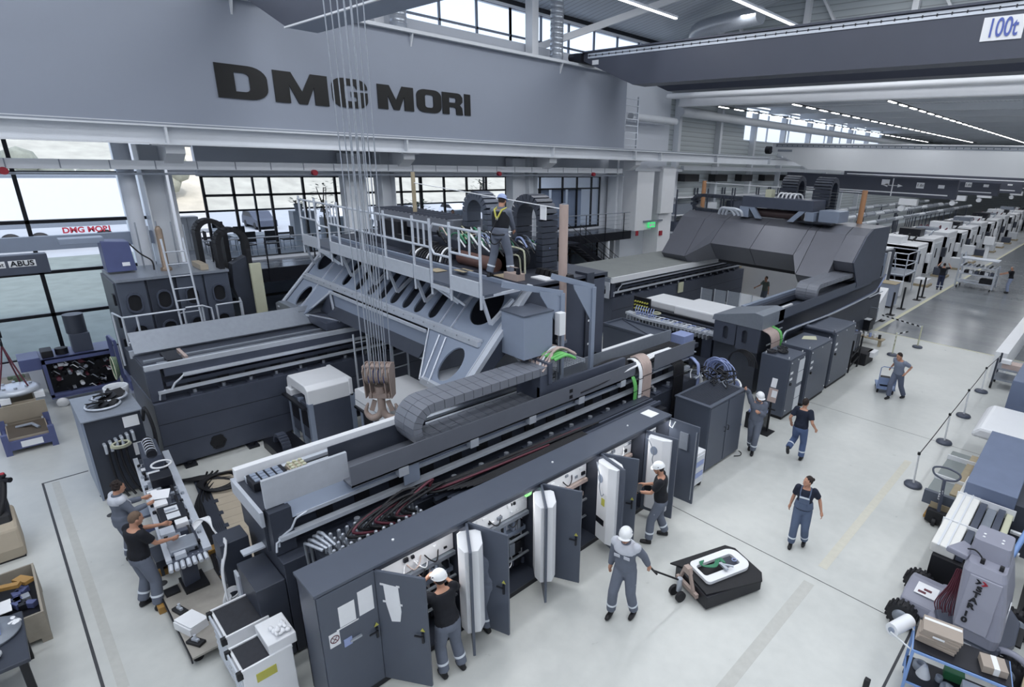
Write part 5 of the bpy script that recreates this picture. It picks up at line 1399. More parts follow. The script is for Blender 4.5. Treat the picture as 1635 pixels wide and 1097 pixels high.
# horizontal carrier left on the hood
hc = thing('cable_carrier', 'dark cable carrier lying in a flat loop on the left of the rear hood', 'cable carrier', (-15.6, 26.8, 5.0))
R = .37
pts = [(-13.8-.2*i, 5.82) for i in range(14)]+[(-16.6-R*math.sin(PI*i/8), 5.45+R*math.cos(PI*i/8)) for i in range(1, 8)]+[(-16.6+.2*i, 5.08) for i in range(10)]
for i in range(len(pts)-1):
    a, c = pts[i], pts[i+1]
    MB().bar((a[0], 26.7, a[1]), (a[0]+(c[0]-a[0])*.92, 26.7, a[1]+(c[1]-a[1])*.92), .5, .16).build('chain_link', dark, hc)
MB().box(-14.9, -13.4, 26.4, 27, 5.0, 5.1).build('hose_clamp', dsteel, hc)
MB().box(-10.9, -9.3, 25.7, 26.2, 5.03, 5.1).build('roof_insert', blackm, gh)
# table of white covers and connector chain in front of machine 2
wt = thing('table_cover', 'white padded cover lying on the work table of the rear machine', 'cover', (-12, 18.5, 1.9))
MB().box(-13.9, -11.9, 18.6, 20.0, 1.7, 2.0).build('cover_pad', white, wt, .05)
MB().box(-12.1, -10.2, 18.2, 20.0, 1.75, 2.12).build('cover_pad', white, wt, .06)
MB().box(-13.9, -10.0, 18.1, 18.4, 1.68, 1.78).build('edge_profile', blackm, wt)
ck = thing('work_table', 'dark machine table with cable comb and blue wires in front of the rear machine', 'machine table', (-12, 17.6, 0))
MB().box(-13.8, -9.6, 17.9, 20.2, .2, 1.68).build('table_body', dark, ck, .01)
MB().prism([(-13.8, 17.3), (-12.8, 17.05), (-9.6, 17.3), (-9.6, 17.65), (-12.8, 17.45), (-13.8, 17.6)], 'z', 1.58, 1.66).build('cable_comb', alu, ck)
reps('comb_tooth', steel, ck, MB().box(-13.6, -13.54, 17.12, 17.3, 1.45, 1.6), [(k*.16, 0, 0) for k in range(24)])
for k in range(18):
    b = MB(); x = -13.4+.2*k; wavytube(b, [(x, 17.25, 1.68), (x+.1, 17.4, 1.75), (x+.15, 17.6, 1.7)], .02, 5, 4); b.build('wire', [paper, lblue, steel][k % 3], ck)
for k in range(8):
    b = MB(); x = -13.3+.12*k; wavytube(b, [(x, 17.4, 2.0), (x+.05, 17.25, 1.85), (x+.1, 17.3, 1.7)], .022, 6, 4); b.build('blue_wire', lblue, ck)
reps('pillar', slate, ck, MB().box(-13.3, -12.9, 17.3, 17.9, .3, 1.45), [(k*1.05, 0, 0) for k in range(4)])
reps('recess', black, ck, MB().box(-12.85, -12.3, 17.6, 17.89, .6, 1.4), [(k*1.05, 0, 0) for k in range(3)])
MB().box(-13.6, -9.3, 16.6, 17.3, .62, .7).build('lower_shelf', dark, ck)
MB().box(-12.0, -11.8, 17.28, 17.3, 1.1, 1.35).build('paper_tag', paper, ck)
reps('bottle', lblue, ck, MB().cyl((-11.2, 17.2, .7), (-11.2, 17.2, 1.1), .09, n=10), [(0, 0, 0), (-1.9, .05, .35)])
mr = thing('connector_panel', 'black connector panel with yellow green plugs at the left of the work table', 'connector panel', (-13.4, 17.7, 1.7))
MB().box(-13.75, -12.95, 17.75, 17.85, 1.66, 2.25).build('panel_frame', blackm, mr)
reps('plug', yellow, mr, MB().cyl((-13.65, 17.68, 1.78), (-13.65, 17.75, 1.78), .035, n=8), [(i*.12, 0, j*.14) for i in range(6) for j in range(3)])
MB().torus((-12.55, 17.7, 1.78), .16, .03, 'z').build('yellow_coil', pyel, mr)
# inside the rear machine: rail panels, wall
ip = thing('guard_fence', 'curved translucent guard panels inside the rear machine', 'guard panels', (-13, 26.5, 0))
for k in range(7):
    a = math.radians(-20+k*12)
    MB().cb((-14.2+k*.62, 24.2+.5*math.sin(k*.5), 1.0), (.56, .04, 1.1), rz=math.sin(k)*.12).build('guard_panel', offw if k > 2 else dsteel, ip)
    MB().cb((-14.5+k*.62, 24.15+.5*math.sin(k*.5), 1.0), (.04, .05, 1.15)).build('guard_post', alu, ip)
o = MB().box(-17, -10.5, 31.5, 31.6, 0, 2.0).build('partition', white); tag(o, 'white partition wall behind the rear machine', 'partition')
o = MB().box(-16.9, -16.2, 30.6, 31.3, .1, 1.9).build('plywood_board', tan); tag(o, 'tan plywood board standing inside behind the rear machine', 'board')
o = MB().box(-15.28, -15.22, 23.2, 23.6, 1.3, 1.8).build('yellow_bag', pyel); tag(o, 'pale yellow label bag hung on the left bed of the rear machine', 'bag')
# ================= PEOPLE =================
def bake(b, name, m, parent, voxel=.012, smooth=3):
    o = b.build(name, m, parent)
    r = o.modifiers.new('r', 'REMESH'); r.mode = 'VOXEL'; r.voxel_size = voxel; r.use_smooth_shade = True
    if smooth:
        s = o.modifiers.new('s', 'SMOOTH'); s.iterations = smooth; s.factor = .5
    dg = bpy.context.evaluated_depsgraph_get()
    me = bpy.data.meshes.new_from_object(o.evaluated_get(dg))
    old = o.data
    o.modifiers.clear()
    o.data = me
    bpy.data.meshes.remove(old)
    if not me.materials: me.materials.append(m)
    me.polygons.foreach_set('use_smooth', [True]*len(me.polygons))
    return o

def ik(a, t, l1, l2, hint):
    a, t = Vector(a), Vector(t)
    d = t-a; L = d.length
    if L > (l1+l2)*.995:
        d = d.normalized()*(l1+l2)*.995; t = a+d; L = d.length
    x = (l1*l1-l2*l2+L*L)/(2*L)
    h = math.sqrt(max(0, l1*l1-x*x))
    u = d.normalized(); hh = Vector(hint); hh = (hh-u*hh.dot(u)).normalized()
    return a+u*x+hh*h, t

def person(label, pos, face, H=1.78, feet=None, hands=None, lean=0, side=0, elbows=None, head=(0, 0), shirt='tee', trousers='grey', hat=None, hair='short',
           tm=None, lm=None, toes=None, drop=.03, yoke=False, band=True, straps=False, harness=False, seat=None, det=True, hairc=None, woman=False, curl=.5):
    s = H/1.78
    z0 = pos[2] if len(pos) > 2 else 0
    f = Vector((face[0], face[1], 0)).normalized(); r = Vector((f.y, -f.x, 0)); up = Vector((0, 0, 1))
    base = Vector((pos[0], pos[1], z0))
    root = thing('person', label, 'person', base)
    def W(x, y, z): return base+r*x*s+f*y*s+up*z*s
    pz = seat if seat else .95-drop
    if not seat and feet is not None:
        best = 9
        for q, p in zip((-1, 1), feet):
            p = Vector(p)
            if p.z-z0 > .12: continue
            hx = p-(base+r*q*.09*s); hh_ = math.hypot(hx.x, hx.y)
            best = min(best, (.09*s+p.z-z0+math.sqrt(max(.3, (.862*s)**2-hh_**2))+.03*s)/s)
        if best < 5: pz = best-.004
    elif not seat: pz = .978
    pel = W(0, 0, pz)
    la, sa = math.radians(lean), math.radians(side)
    sp = (up*math.cos(la)+f*math.sin(la)+r*math.sin(sa)).normalized()     # spine
    fr = (f-sp*f.dot(sp)).normalized(); rr = fr.cross(sp)
    def B(x, y, z): return pel+rr*x*s+fr*y*s+sp*z*s                        # body frame from pelvis
    k_ = .93 if woman else 1
    shL, shR = B(-.175*k_, 0, .47), B(.175*k_, 0, .47)
    hpL, hpR = pel-r*.09*s-up*.03*s, pel+r*.09*s-up*.03*s
    neck = B(0, .0, .52)
    yaw, pitch = math.radians(head[0]), math.radians(head[1])
    hf = (f*math.cos(yaw)-r*math.sin(yaw)); hr = Vector((hf.y, -hf.x, 0)); hu = up*math.cos(pitch)+hf*math.sin(pitch); hfw = hf*math.cos(pitch)-up*math.sin(pitch)
    hc = B(0, .02, .56)+hu*.12*s
    def Hd(x, y, z): return hc+hr*x*s+hfw*y*s+hu*z*s
    if feet is None: feet = (W(-.11, 0, 0), W(.11, .02, 0))
    feet = [Vector((p[0], p[1], (p[2] if len(p) > 2 else 0) if len(p) > 2 else z0)) for p in feet]
    legs = []
    for hp, ft, i in ((hpL, feet[0], 0), (hpR, feet[1], 1)):
        an = ft+up*.09*s
        kn, an = ik(hp, an, .44*s, .43*s, f+up*.1 if not seat else f+up)
        legs.append((hp, kn, an))
    if hands is None: hands = (W(-.26, .08, .82), W(.26, .08, .82))
    arms = []
    for sh, hd, i in ((shL, Vector(hands[0]), 0), (shR, Vector(hands[1]), 1)):
        hint = (-f*.6-up*.6+(r if i else -r)*.35) if not elbows or elbows[i] is None else Vector(elbows[i])
        el, wr = ik(sh, hd, .29*s, .26*s, hint)
        arms.append((sh, el, wr))
    # ---- body
    b = MB()
    def loft(b, secs, inf):
        rows = []
        n = 18
        vs, fs = [], []
        for (z, rx, ry, yo) in secs:
            c = B(0, yo, z)
            for k in range(n):
                a = 2*PI*k/n
                vs.append(c+rr*(rx+inf)*s*math.cos(a)+fr*(ry+inf)*s*math.sin(a))
        for i in range(len(secs)-1):
            for k in range(n):
                l = (k+1) % n
                fs.append((i*n+k, i*n+l, (i+1)*n+l, (i+1)*n+k))
        fs += [tuple(range(n))[::-1], tuple(range((len(secs)-1)*n, len(secs)*n))]
        b._add(vs, fs, True)
    torso = [(-.1, .13, .1, 0), (0, .165*(1.03 if woman else 1), .115, 0), (.12, .15*k_, .105, .01), (.24, .145*k_*.97, .1, .012), (.36, .17*k_, .12, .01), (.44, .175*k_, .11, 0), (.49, .14*k_, .09, -.005), (.53, .07, .065, -.005)]
    loft(b, torso, -.012)
    b.tube([B(0, 0, .5), B(0, .01, .56), Hd(0, -.02, -.08)], [.062*s, .055*s, .055*s], 12)
    for hp, kn, an in legs:
        b.tube([hp, hp+(kn-hp)*.5, kn, kn+(an-kn)*.35, an], [.085*s, .072*s, .052*s, .055*s, .036*s], 12); b.ball(kn, .053*s); b.ball(hp, .085*s)
    for sh, el, wr in arms:
        b.tube([sh, sh+(el-sh)*.4, el, el+(wr-el)*.3, wr], [.052*s, .046*s, .038*s, .039*s, .026*s], 12); b.ball(el, .038*s); b.ball(sh, .055*s)
    # head
    b.ball(Vector((0, 0, 0)), (.075*s, .095*s, .115*s), 18, Matrix(((hr.x, hfw.x, hu.x, hc.x), (hr.y, hfw.y, hu.y, hc.y), (hr.z, hfw.z, hu.z, hc.z), (0, 0, 0, 1))))
    b.ball(Hd(0, .045, -.065), .052*s); b.tube([Hd(0, .088, .02), Hd(0, .108, -.02), Hd(0, .09, -.03)], [.008*s, .016*s, .01*s], 8)
    for q in (-1, 1): b.ball(Hd(q*.077, -.005, -.01), (.014*s, .02*s, .03*s), 8)
    b.ball(Hd(0, .088, -.058), (.028*s, .012*s, .01*s), 8)
    # hands
    for i, (sh, el, wr) in enumerate(arms):
        d = (wr-el).normalized()
        inn = (-r if i else r); inn = (inn-d*inn.dot(d)).normalized()
        pl = d.cross(inn).normalized()
        pc = wr+d*.05*s
        b.tube([wr, wr+d*.03*s, wr+d*.09*s], [.026*s, .034*s, .032*s], 10)
        for k in range(4):
            o_ = pl*(k-1.5)*.022*s
            L = (.07, .082, .078, .062)[k]*s
            p0 = wr+d*.085*s+o_
            p1 = p0+d*L*.5+inn*L*.2*curl; p2 = p1+d*L*.35*(1-curl*.5)+inn*L*.45*curl; p3 = p2+d*L*.1+inn*L*.35*curl
            b.tube([wr+d*.05*s+o_*.9, p0, p1, p2, p3], [.012*s, .011*s, .01*s, .009*s, .007*s], 7)
        th = pl*(-1.0 if d.z < 0 else 1.0)
        b.tube([wr+d*.02*s+th*.022*s, wr+d*.055*s+th*.05*s+inn*.012*s, wr+d*.09*s+th*.055*s+inn*.02*s], [.015*s, .012*s, .009*s], 7)
    bake(b, 'body', skin, root, .011 if det else .02, 2)
    # eyes
    b = MB()
    for q in (-1, 1): b.ball(Hd(q*.03, .086, .012), (.011*s, .006*s, .007*s), 8)
    b.build('eyes', black, root)
    MB().ball(Hd(0, .099, -.06), (.02*s, .004*s, .004*s), 8).build('mouth', mat('lips', '8f4f48', .5), root)
    # trousers
    tmat = lm or greywork
    b = MB()
    loft(b, [(-.12, .13, .11, 0), (-.04, .165, .125, 0), (.03, .165, .12, 0), (.1, .155, .112, .005)], .012)
    for hp, kn, an in legs:
        e = kn+(an-kn)*.93
        b.tube([hp, hp+(kn-hp)*.5, kn, kn+(an-kn)*.4, e], [.11*s, .1*s, .086*s, .084*s, .08*s], 14); b.ball(kn, .085*s); b.ball(hp, .11*s)
    bake(b, 'trousers', tmat, root, .016, 3)
    if band:
        for hp, kn, an in legs:
            p = kn+(an-kn)*.55; q = kn+(an-kn)*.63
            MB().tube([p, q], [.089*s, .088*s], 16).build('reflective_band', refl, root)
        for hp, kn, an in legs[:1]:
            c = hp+(kn-hp)*.55
            MB().ball(c-r*.05*s, (.05*s, .05*s, .06*s), 10).build('thigh_pocket', lgrey, root)
    # shoes
    for i, (hp, kn, an) in enumerate(legs):
        tdir = f if not toes or toes[i] is None else Vector(toes[i]).normalized()
        b = MB()
        ft = an-up*.09*s
        heel = ft-tdir*.06*s+up*.04*s
        tip = ft+tdir*.17*s+up*.035*s
        if abs(tdir.z) > .2: heel = an-tdir*.05*s-up*.03*s; tip = an+tdir*.2*s
        b.tube([heel, heel+(tip-heel)*.3, heel+(tip-heel)*.7, tip], [.04*s, .046*s, .048*s, .033*s], 10)
        b.tube([an+(kn-an)*.12, an, heel+(tip-heel)*.25], [.047*s, .046*s, .045*s], 10)
        bake(b, 'shoe', bootm, root, .014, 2)
    # shirt
    smat = tm or blacktee
    b = MB()
    loft(b, [(.0, .165, .118, 0)]+torso[2:-1], .024)
    loft(b, [(.06, .165, .12, 0), (.12, .155, .112, .005)], .024)
    sl = {'tee': .62, 'long': 1.0, 'bib': .62}[shirt]
    for sh, el, wr in arms:
        if sl < 1:
            e = sh+(el-sh)*(sl+.1)
            b.tube([sh, sh+(e-sh)*.5, e], [.078*s, .075*s, .07*s], 12)
        else:
            e = el+(wr-el)*.94
            b.tube([sh, sh+(el-sh)*.5, el, el+(wr-el)*.4, e], [.078*s, .073*s, .066*s, .061*s, .05*s], 12); b.ball(el, .066*s)
        b.ball(sh, .079*s)
    bake(b, 'jacket' if shirt == 'long' else 'shirt', smat, root, .015, 3)
    if shirt == 'long':
        MB().tube([B(0, 0, .5), B(0, .0, .555)], [.085*s, .078*s], 14).build('collar', greywork, root)
    if yoke:
        b = MB()
        loft(b, [(.375, .176*k_, .124, .008), (.44, .18*k_, .116, 0), (.495, .142*k_, .095, -.005), (.525, .08, .07, -.005)], .031)
        for sh, el, wr in arms: b.ball(sh, .086*s); b.tube([sh+sp*.005, sh+(el-sh)*.12], [.085*s, .084*s], 12)
        bake(b, 'yoke', lgrey, root, .015, 2)
        for q in (-1, 1): MB().cb((0, 0, 0), (.1*s, .012, .055*s), Matrix(((rr.x, fr.x, sp.x, 0), (rr.y, fr.y, sp.y, 0), (rr.z, fr.z, sp.z, 0), (0, 0, 0, 1))) if False else (Matrix.Translation(B(q*.085, .155, .34)) @ Matrix(((rr.x, fr.x, sp.x, 0), (rr.y, fr.y, sp.y, 0), (rr.z, fr.z, sp.z, 0), (0, 0, 0, 1))))).build('chest_pocket', lgrey, root)
    BM = lambda p: Matrix.Translation(p) @ Matrix(((rr.x, fr.x, sp.x, 0), (rr.y, fr.y, sp.y, 0), (rr.z, fr.z, sp.z, 0), (0, 0, 0, 1)))
    if shirt == 'bib':
        b = MB()
        loft(b, [(.02, .17, .122, 0), (.12, .155, .112, .01), (.2, .15*k_, .108, .012)], .036)
        bake(b, 'bib_waist', lm or greywork, root, .015, 2)
        MB().cb((0, 0, 0), (.22*s, .02, .17*s), BM(B(0, .15, .28))).build('bib_front', lm or greywork, root, .008)
        MB().cb((0, 0, 0), (.2*s, .008, .035*s), BM(B(0, .162, .345))).build('bib_stripe', refl, root)
        for q in (-1, 1):
            MB().tube([B(q*.09, .15, .36), B(q*.1, .135, .44), B(q*.095, .03, .53), B(q*.07, -.12, .47), B(q*.02, -.145, .3), B(0, -.14, .2)], .014*s, 6).build('strap', lm or greywork, root)
    if harness:
        for q in (-1, 1):
            MB().tube([B(q*.1, .15, .4), B(q*.11, .04, .54), B(q*.085, -.125, .49), B(q*.035, -.162, .36), B(0, -.165, .3)], .02*s, 6).build('harness_strap', yellow, root)
        MB().tube([B(-.17, 0, .0), B(-.12, -.14, -.02), B(0, -.16, -.03), B(.12, -.14, -.02), B(.17, 0, 0)], .016, 6).build('waist_strap', black, root)
        MB().torus(B(0, -.175, .3), .03, .007, 'y').build('harness_ring', steel, root)
        MB().tube(spline([B(0, -.18, .28), B(-.04, -.21, .15), B(-.12, -.2, -.02), B(-.1, -.18, -.2), B(.0, -.16, -.22), B(.1, -.12, -.1)], 5), .012, 6).build('lanyard', black, root)
        b = MB(); loft(b, [(.12, .155, .112, .01), (.3, .165, .125, .01), (.46, .16, .11, 0)], .033)
        bake(b, 'vest', blacktee, root, .015, 2)
    # hair, hat
    HM = Matrix(((hr.x, hfw.x, hu.x, hc.x), (hr.y, hfw.y, hu.y, hc.y), (hr.z, hfw.z, hu.z, hc.z), (0, 0, 0, 1)))
    hm_ = hairc or hairm
    b = MB().ball((0, -.018*s, .022*s), (.082*s, .094*s, .108*s), 16, HM)
    hb_ = MB()
    # keep only the part above/behind the face
    for v in b.v: pass
    cap = [v for v in b.v]
    keep = []
    inv = HM.inverted()
    for fi in b.f:
        c = sum((inv @ b.v[i] for i in fi), Vector())/len(fi)
        if c.z > .045*s or (c.y < .01*s and c.z > -.07*s): keep.append(fi)
    b.f = keep; b.sm = [True]*len(keep)
    ho = b.build('hair', hm_, root)
    so_ = ho.modifiers.new('thick', 'SOLIDIFY'); so_.thickness = .012
    if hair == 'bun':
        MB().ball(Hd(0, -.115, .03), (.035*s, .035*s, .04*s), 12).build('hair_bun', hm_, root)
    if hair == 'curly':
        b = MB()
        random.seed(2)
        for k in range(26):
            a = random.uniform(0, 2*PI); q = random.uniform(-.3, 1)
            b.ball(Hd(.085*math.cos(a)*math.sqrt(1-q*q*.8), -.03+.085*math.sin(a)*math.sqrt(1-q*q*.8) if math.sin(a) < .3 else -.02, .03+.09*q), .028*s, 8)
        b.build('curls', hm_, root)
    if hat:
        hmat = helm if hat == 'white' else helmb
        prof = []
        for k in range(9):
            a = PI/2*k/8
            prof.append((.106*s*math.cos(a)+.0005, .108*s*math.sin(a)))
        HH = HM @ Matrix.Translation((0, -.01*s, .045*s))
        b = MB().lathe((0, 0, 0), [(.112*s, -.012*s)]+prof, 24, 'z', HH @ Matrix.Diagonal((1, 1.15, 1, 1)))
        b.build('helmet', hmat, root)
        b = MB().prism([(.1*s*math.cos(PI*k/8), .1*s+.06*s*math.sin(PI*k/8)) for k in range(9)], 'z', -.014*s, -.004*s, HH)
        b.build('helmet_brim', hmat, root)
        b = MB()
        for q in (-1, 1): b.tube([HH @ Vector((q*.085*s, 0, -.01*s)), HH @ Vector((q*.06*s, .05*s, -.13*s))], .004, 5)
        b.build('chin_strap', black, root)
        b = MB()
        for q in (-1, 1): b.ball(HH @ Vector((q*.107*s, -.01, .03*s)), (.012, .02, .008), 8)
        b.build('helmet_vent', slate, root)
    return root

P = person
# 1 pallet truck man
P('man in grey overalls with pale yoke and white helmet pulling the pallet truck', (-4.68, 6.28), (.25, -1), 1.84, feet=((-4.53, 6.4, 0), (-4.8, 6.1, .02)), hands=((-4.4, 6.68, .84), (-4.97, 6.22, .86)), lean=6, head=(12, 12), shirt='long', tm=greywork, hat='white', yoke=True, elbows=(None, None))
# 2 man at cabinet
P('man in black shirt and white helmet reaching into the first open cabinet', (-5.8, 3.52), (-1, .05), 1.8, feet=((-5.78, 3.4, 0), (-5.72, 3.68, 0)), hands=((-6.16, 3.42, 1.58), (-6.3, 3.85, 1.25)), lean=14, head=(0, 8), tm=blacktee, hat='white', elbows=((.1, -1, -.5), (0, .8, -1)))
# 3 hidden by door
P('man with white helmet mostly hidden behind the second open cabinet door', (-6.0, 4.5), (-1, .1), 1.84, hands=((-6.25, 4.4, 1.2), (-6.25, 4.65, 1.2)), lean=6, head=(0, 10), tm=greywork, shirt='long', hat='white')
# 4 laptop
P('man in black shirt and white helmet holding a laptop at the cabinets', (-5.46, 8.36), (-.95, -.55), 1.84, feet=((-5.52, 8.12, 0), (-5.44, 8.6, 0)), hands=((-5.78, 8.02, 1.16), (-5.85, 8.32, 1.18)), lean=4, head=(0, 18), tm=blacktee, hat='white')
lt = thing('laptop', 'open dark laptop held by the man in the white helmet', 'laptop', (-5.9, 8.1, 1.2))
LM_ = frame((-5.88, 8.08, 1.19), (.5, -.86, 0), (-.86, -.5, .1))
MB().box(-.17, .17, -.1, .13, -.01, .01, LM_).build('keyboard_base', black, lt)
MB().box(-.17, .17, .13, .145, 0, .24, LM_ @ Matrix.Rotation(math.radians(-8), 4, 'X')).build('screen', blackm, lt)
MB().box(-.15, .15, -.02, .1, .01, .014, LM_).build('keys', slate, lt)
# 5 worker by louvred cabinet
P('worker in grey overalls and white helmet leaning with one arm on the louvred cabinet', (-5.9, 13.3), (.35, -.9), 1.82, feet=((-5.83, 13.2, 0), (-6.02, 13.42, 0)), hands=((-5.75, 13.1, 1.3), (-6.15, 12.98, 1.88)), lean=2, head=(30, 22), tm=greywork, shirt='long', hat='white', elbows=(None, (-.4, .5, .4)))
# 6 walking man in navy tee
P('man in navy shirt walking away past the charcoal cabinets', (-4.85, 13.75), (-.05, 1), 1.8, feet=((-5.02, 13.55, .28), (-4.75, 13.85, 0)), hands=((-5.14, 13.8, 1.0), (-4.5, 13.85, 1.02)), lean=3, head=(-10, 5), tm=navytee, lm=mat('blue grey work trousers', '52648a', .85, 0, .1, 9), toes=((0, .3, -.9), None))
# 7 woman
P('woman in navy shirt and grey dungarees with tied hair walking towards the camera', (-3.3, 10.3), (.25, -1), 1.68, feet=((-3.2, 10.42, .03), (-3.38, 10.18, 0)), hands=((-2.98, 10.42, .92), (-3.58, 10.32, .84)), lean=2, head=(-52, 0), tm=navytee, shirt='bib', lm=mat('slate dungaree cloth', '586680', .85, 0, .1, 9), hair='bun', woman=True)
# 8 cart man
P('man in blue grey shirt with white gloves pulling the small blue trolley', (-4.3, 20.5), (-.35, -1), 1.78, feet=((-4.05, 20.75, 0), (-4.4, 20.25, 0)), hands=((-4.05, 20.35, 1.02), (-4.62, 20.75, .98)), lean=14, side=-4, head=(-20, 25), tm=greytee, lm=mat('slate work trousers', '5c6478', .85, 0, .1, 9), band=False)
# 9 man black tee left
P('man in black shirt with a tool standing at the partly assembled linear unit', (-10.55, .72), (-.35, 1), 1.82, feet=((-10.6, .62, 0), (-10.32, .78, 0)), hands=((-10.98, 1.3, 1.12), (-10.5, 1.18, 1.12)), lean=3, head=(-15, 18), tm=blacktee, hairc=mat('light brown hair', '6d5a4c', .8, 0, .2, 40))
# 10 woman yoke
P('woman in grey overalls with pale yoke and curly hair beside the linear unit', (-12.05, .72), (-.2, 1), 1.7, hands=((-12.2, 1.1, 1.15), (-11.95, 1.12, 1.12)), lean=3, head=(-15, 18), tm=greywork, shirt='long', yoke=True, hair='curly', woman=True)
# 11 gantry worker
P('worker with pale blue helmet and yellow harness standing on the gantry deck', (-10.0, 7.95, 4.84), (-.45, 1), 1.84, feet=((-10.2, 7.78, 4.84), (-9.85, 8.12, 4.84)), hands=((-10.5, 8.3, 5.85), (-10.1, 8.45, 5.8)), lean=6, head=(0, 22), tm=greywork, shirt='long', hat='blue', harness=True)
# 12, 13 far
P('man in black shirt and pale blue trousers pushing the tiered rack in the aisle', (-4.4, 45.6), (-1, -.15), 1.78, hands=((-5.0, 45.3, 1.15), (-5.0, 45.6, 1.2)), lean=4, tm=blacktee, lm=mat('pale blue jeans', '9aa6c4', .85, 0, .08, 9), band=False, det=False, hairc=mat('grey hair', '8b8b8b', .8, 0, .2, 40))
P('person in black shirt with raised arms beside the yellow aisle line', (-7.8, 42.9), (-.3, 1), 1.78, hands=((-8.1, 43.2, 1.7), (-7.6, 43.3, 1.65)), tm=blacktee, lm=mat('dark blue work trousers', '2e3550', .85, 0, .1, 9), det=False)
# 14 inside rear machine
P('person in grey shirt seen through the opening of the rear machine', (-13.35, 28.8), (-.4, -.9), 1.75, hands=((-13.0, 28.5, .95), (-13.8, 28.6, 1.1)), tm=mat('sage grey cotton', '6f7a74', .9, 0, .1, 9), det=False)
# 15 peeking helmet
P('worker with white helmet bending among the cables behind the pink bundle', (-8.35, 11.8), (.6, -1), 1.78, lean=20, head=(0, 20), tm=greywork, shirt='long', hat='white', det=False, hands=((-8.2, 11.5, .9), (-8.5, 11.5, .9)))
# ================= LEFT FOREGROUND =================
def crate(lab, x0, x1, y0, y1, z0, z1, m=wood, t=.03, feet=True):
    c = thing('pallet_crate', lab, 'crate', ((x0+x1)/2, (y0+y1)/2, z0))
    MB().box(x0, x1, y0, y0+t, z0+.12, z1).build('side_board', m, c); MB().box(x0, x1, y1-t, y1, z0+.12, z1).build('side_board', m, c)
    MB().box(x0, x0+t, y0+t, y1-t, z0+.12, z1).build('side_board', m, c); MB().box(x1-t, x1, y0+t, y1-t, z0+.12, z1).build('side_board', m, c)
    MB().box(x0, x1, y0, y1, z0+.09, z0+.12).build('bottom_board', m, c)
    if feet:
        reps('foot_block', m, c, MB().box(x0, x0+.12, y0, y0+.12, z0, z0+.09), [(0, 0, 0), (x1-x0-.12, 0, 0), (0, y1-y0-.12, 0), (x1-x0-.12, y1-y0-.12, 0)])
    return c
# chiller box with fans
ch = thing('cooling_unit', 'dark cooling cabinet with black fans on its bright metal top, left of the left bed', 'cooling unit', (-15.6, 1.2, 0))
MB().box(-16.4, -14.85, .72, 1.68, .05, 1.88).build('cabinet_body', dark, ch, .01)
MB().box(-16.45, -14.8, .68, 1.72, 1.88, 1.91).build('metal_top', dsteel, ch, .004)
MB().box(-16.42, -14.83, .68, .72, 0, 1.88).build('side_sheet', slate2, ch)
for k, (x, y, z) in enumerate(((-15.5, 1.15, 1.95), (-15.75, 1.32, 2.02))):
    f = MB().torus((x, y, z), .3, .025, 'z', 28).build('fan_ring', alu, ch)
    b = MB()
    for j in range(7):
        a = j*2*PI/7+k
        M = Matrix.Translation((x, y, z+.06)) @ Matrix.Rotation(a, 4, 'Z') @ Matrix.Rotation(.45, 4, 'X')
        b.box(.05, .28, -.09, .09, -.006, .006, M)
    b.cyl((x, y, z), (x, y, z+.1), .06); b.build('fan_blade', black, f)
MB().lathe((-16.15, 1.5, 1.91), [(.22, 0), (.24, .18), (.22, .2), (.2, .18), (.2, 0)], 24).build('white_duct_ring', offw, ch)
reps('hose_fitting', alu, ch, MB().cyl((-14.85, .95, 1.3), (-14.7, .95, 1.3), .03).cyl((-14.7, .95, 1.12), (-14.7, .95, 1.32), .028), [(0, k*.1, .03*k) for k in range(6)])
for k in range(4):
    b = MB(); wavytube(b, [(-14.7, .98+.1*k, 1.15), (-14.68, .98+.1*k, .8), (-14.6+.03*k, 1.0+.12*k, .4), (-14.4, 1.1+.12*k, .15)], .025, 7, 5); b.build('hose', black, ch)
MB().box(-14.85, -14.84, 1.35, 1.62, 1.55, 1.8).box(-14.85, -14.84, 1.42, 1.6, .85, 1.15).build('label_sheet', paper, ch)
b = MB()
for k in range(4): b.torus((-14.62+.02*k, 1.2, 1.28+.02*k), .17-.01*k, .016, 'z', 22)
tag(b.build('yellow_coil', pyel), 'pale yellow cable coil lying in front of the dark cooling cabinet', 'cable coil')
for k in range(3):
    b = MB(); wavytube(b, [(-14.9, 1.7, 1.6), (-14.75+.06*k, 1.75, 1.95), (-14.6+.05*k, 1.8, 1.5), (-14.55+.06*k, 1.78, .8), (-14.5+.07*k, 1.9, .05)], .03, 8, 6)
    tag(b.build('black_hose', black), 'thick black hose hanging between the cooling cabinet and the left bed', 'hose', 'thick hoses by the left bed')
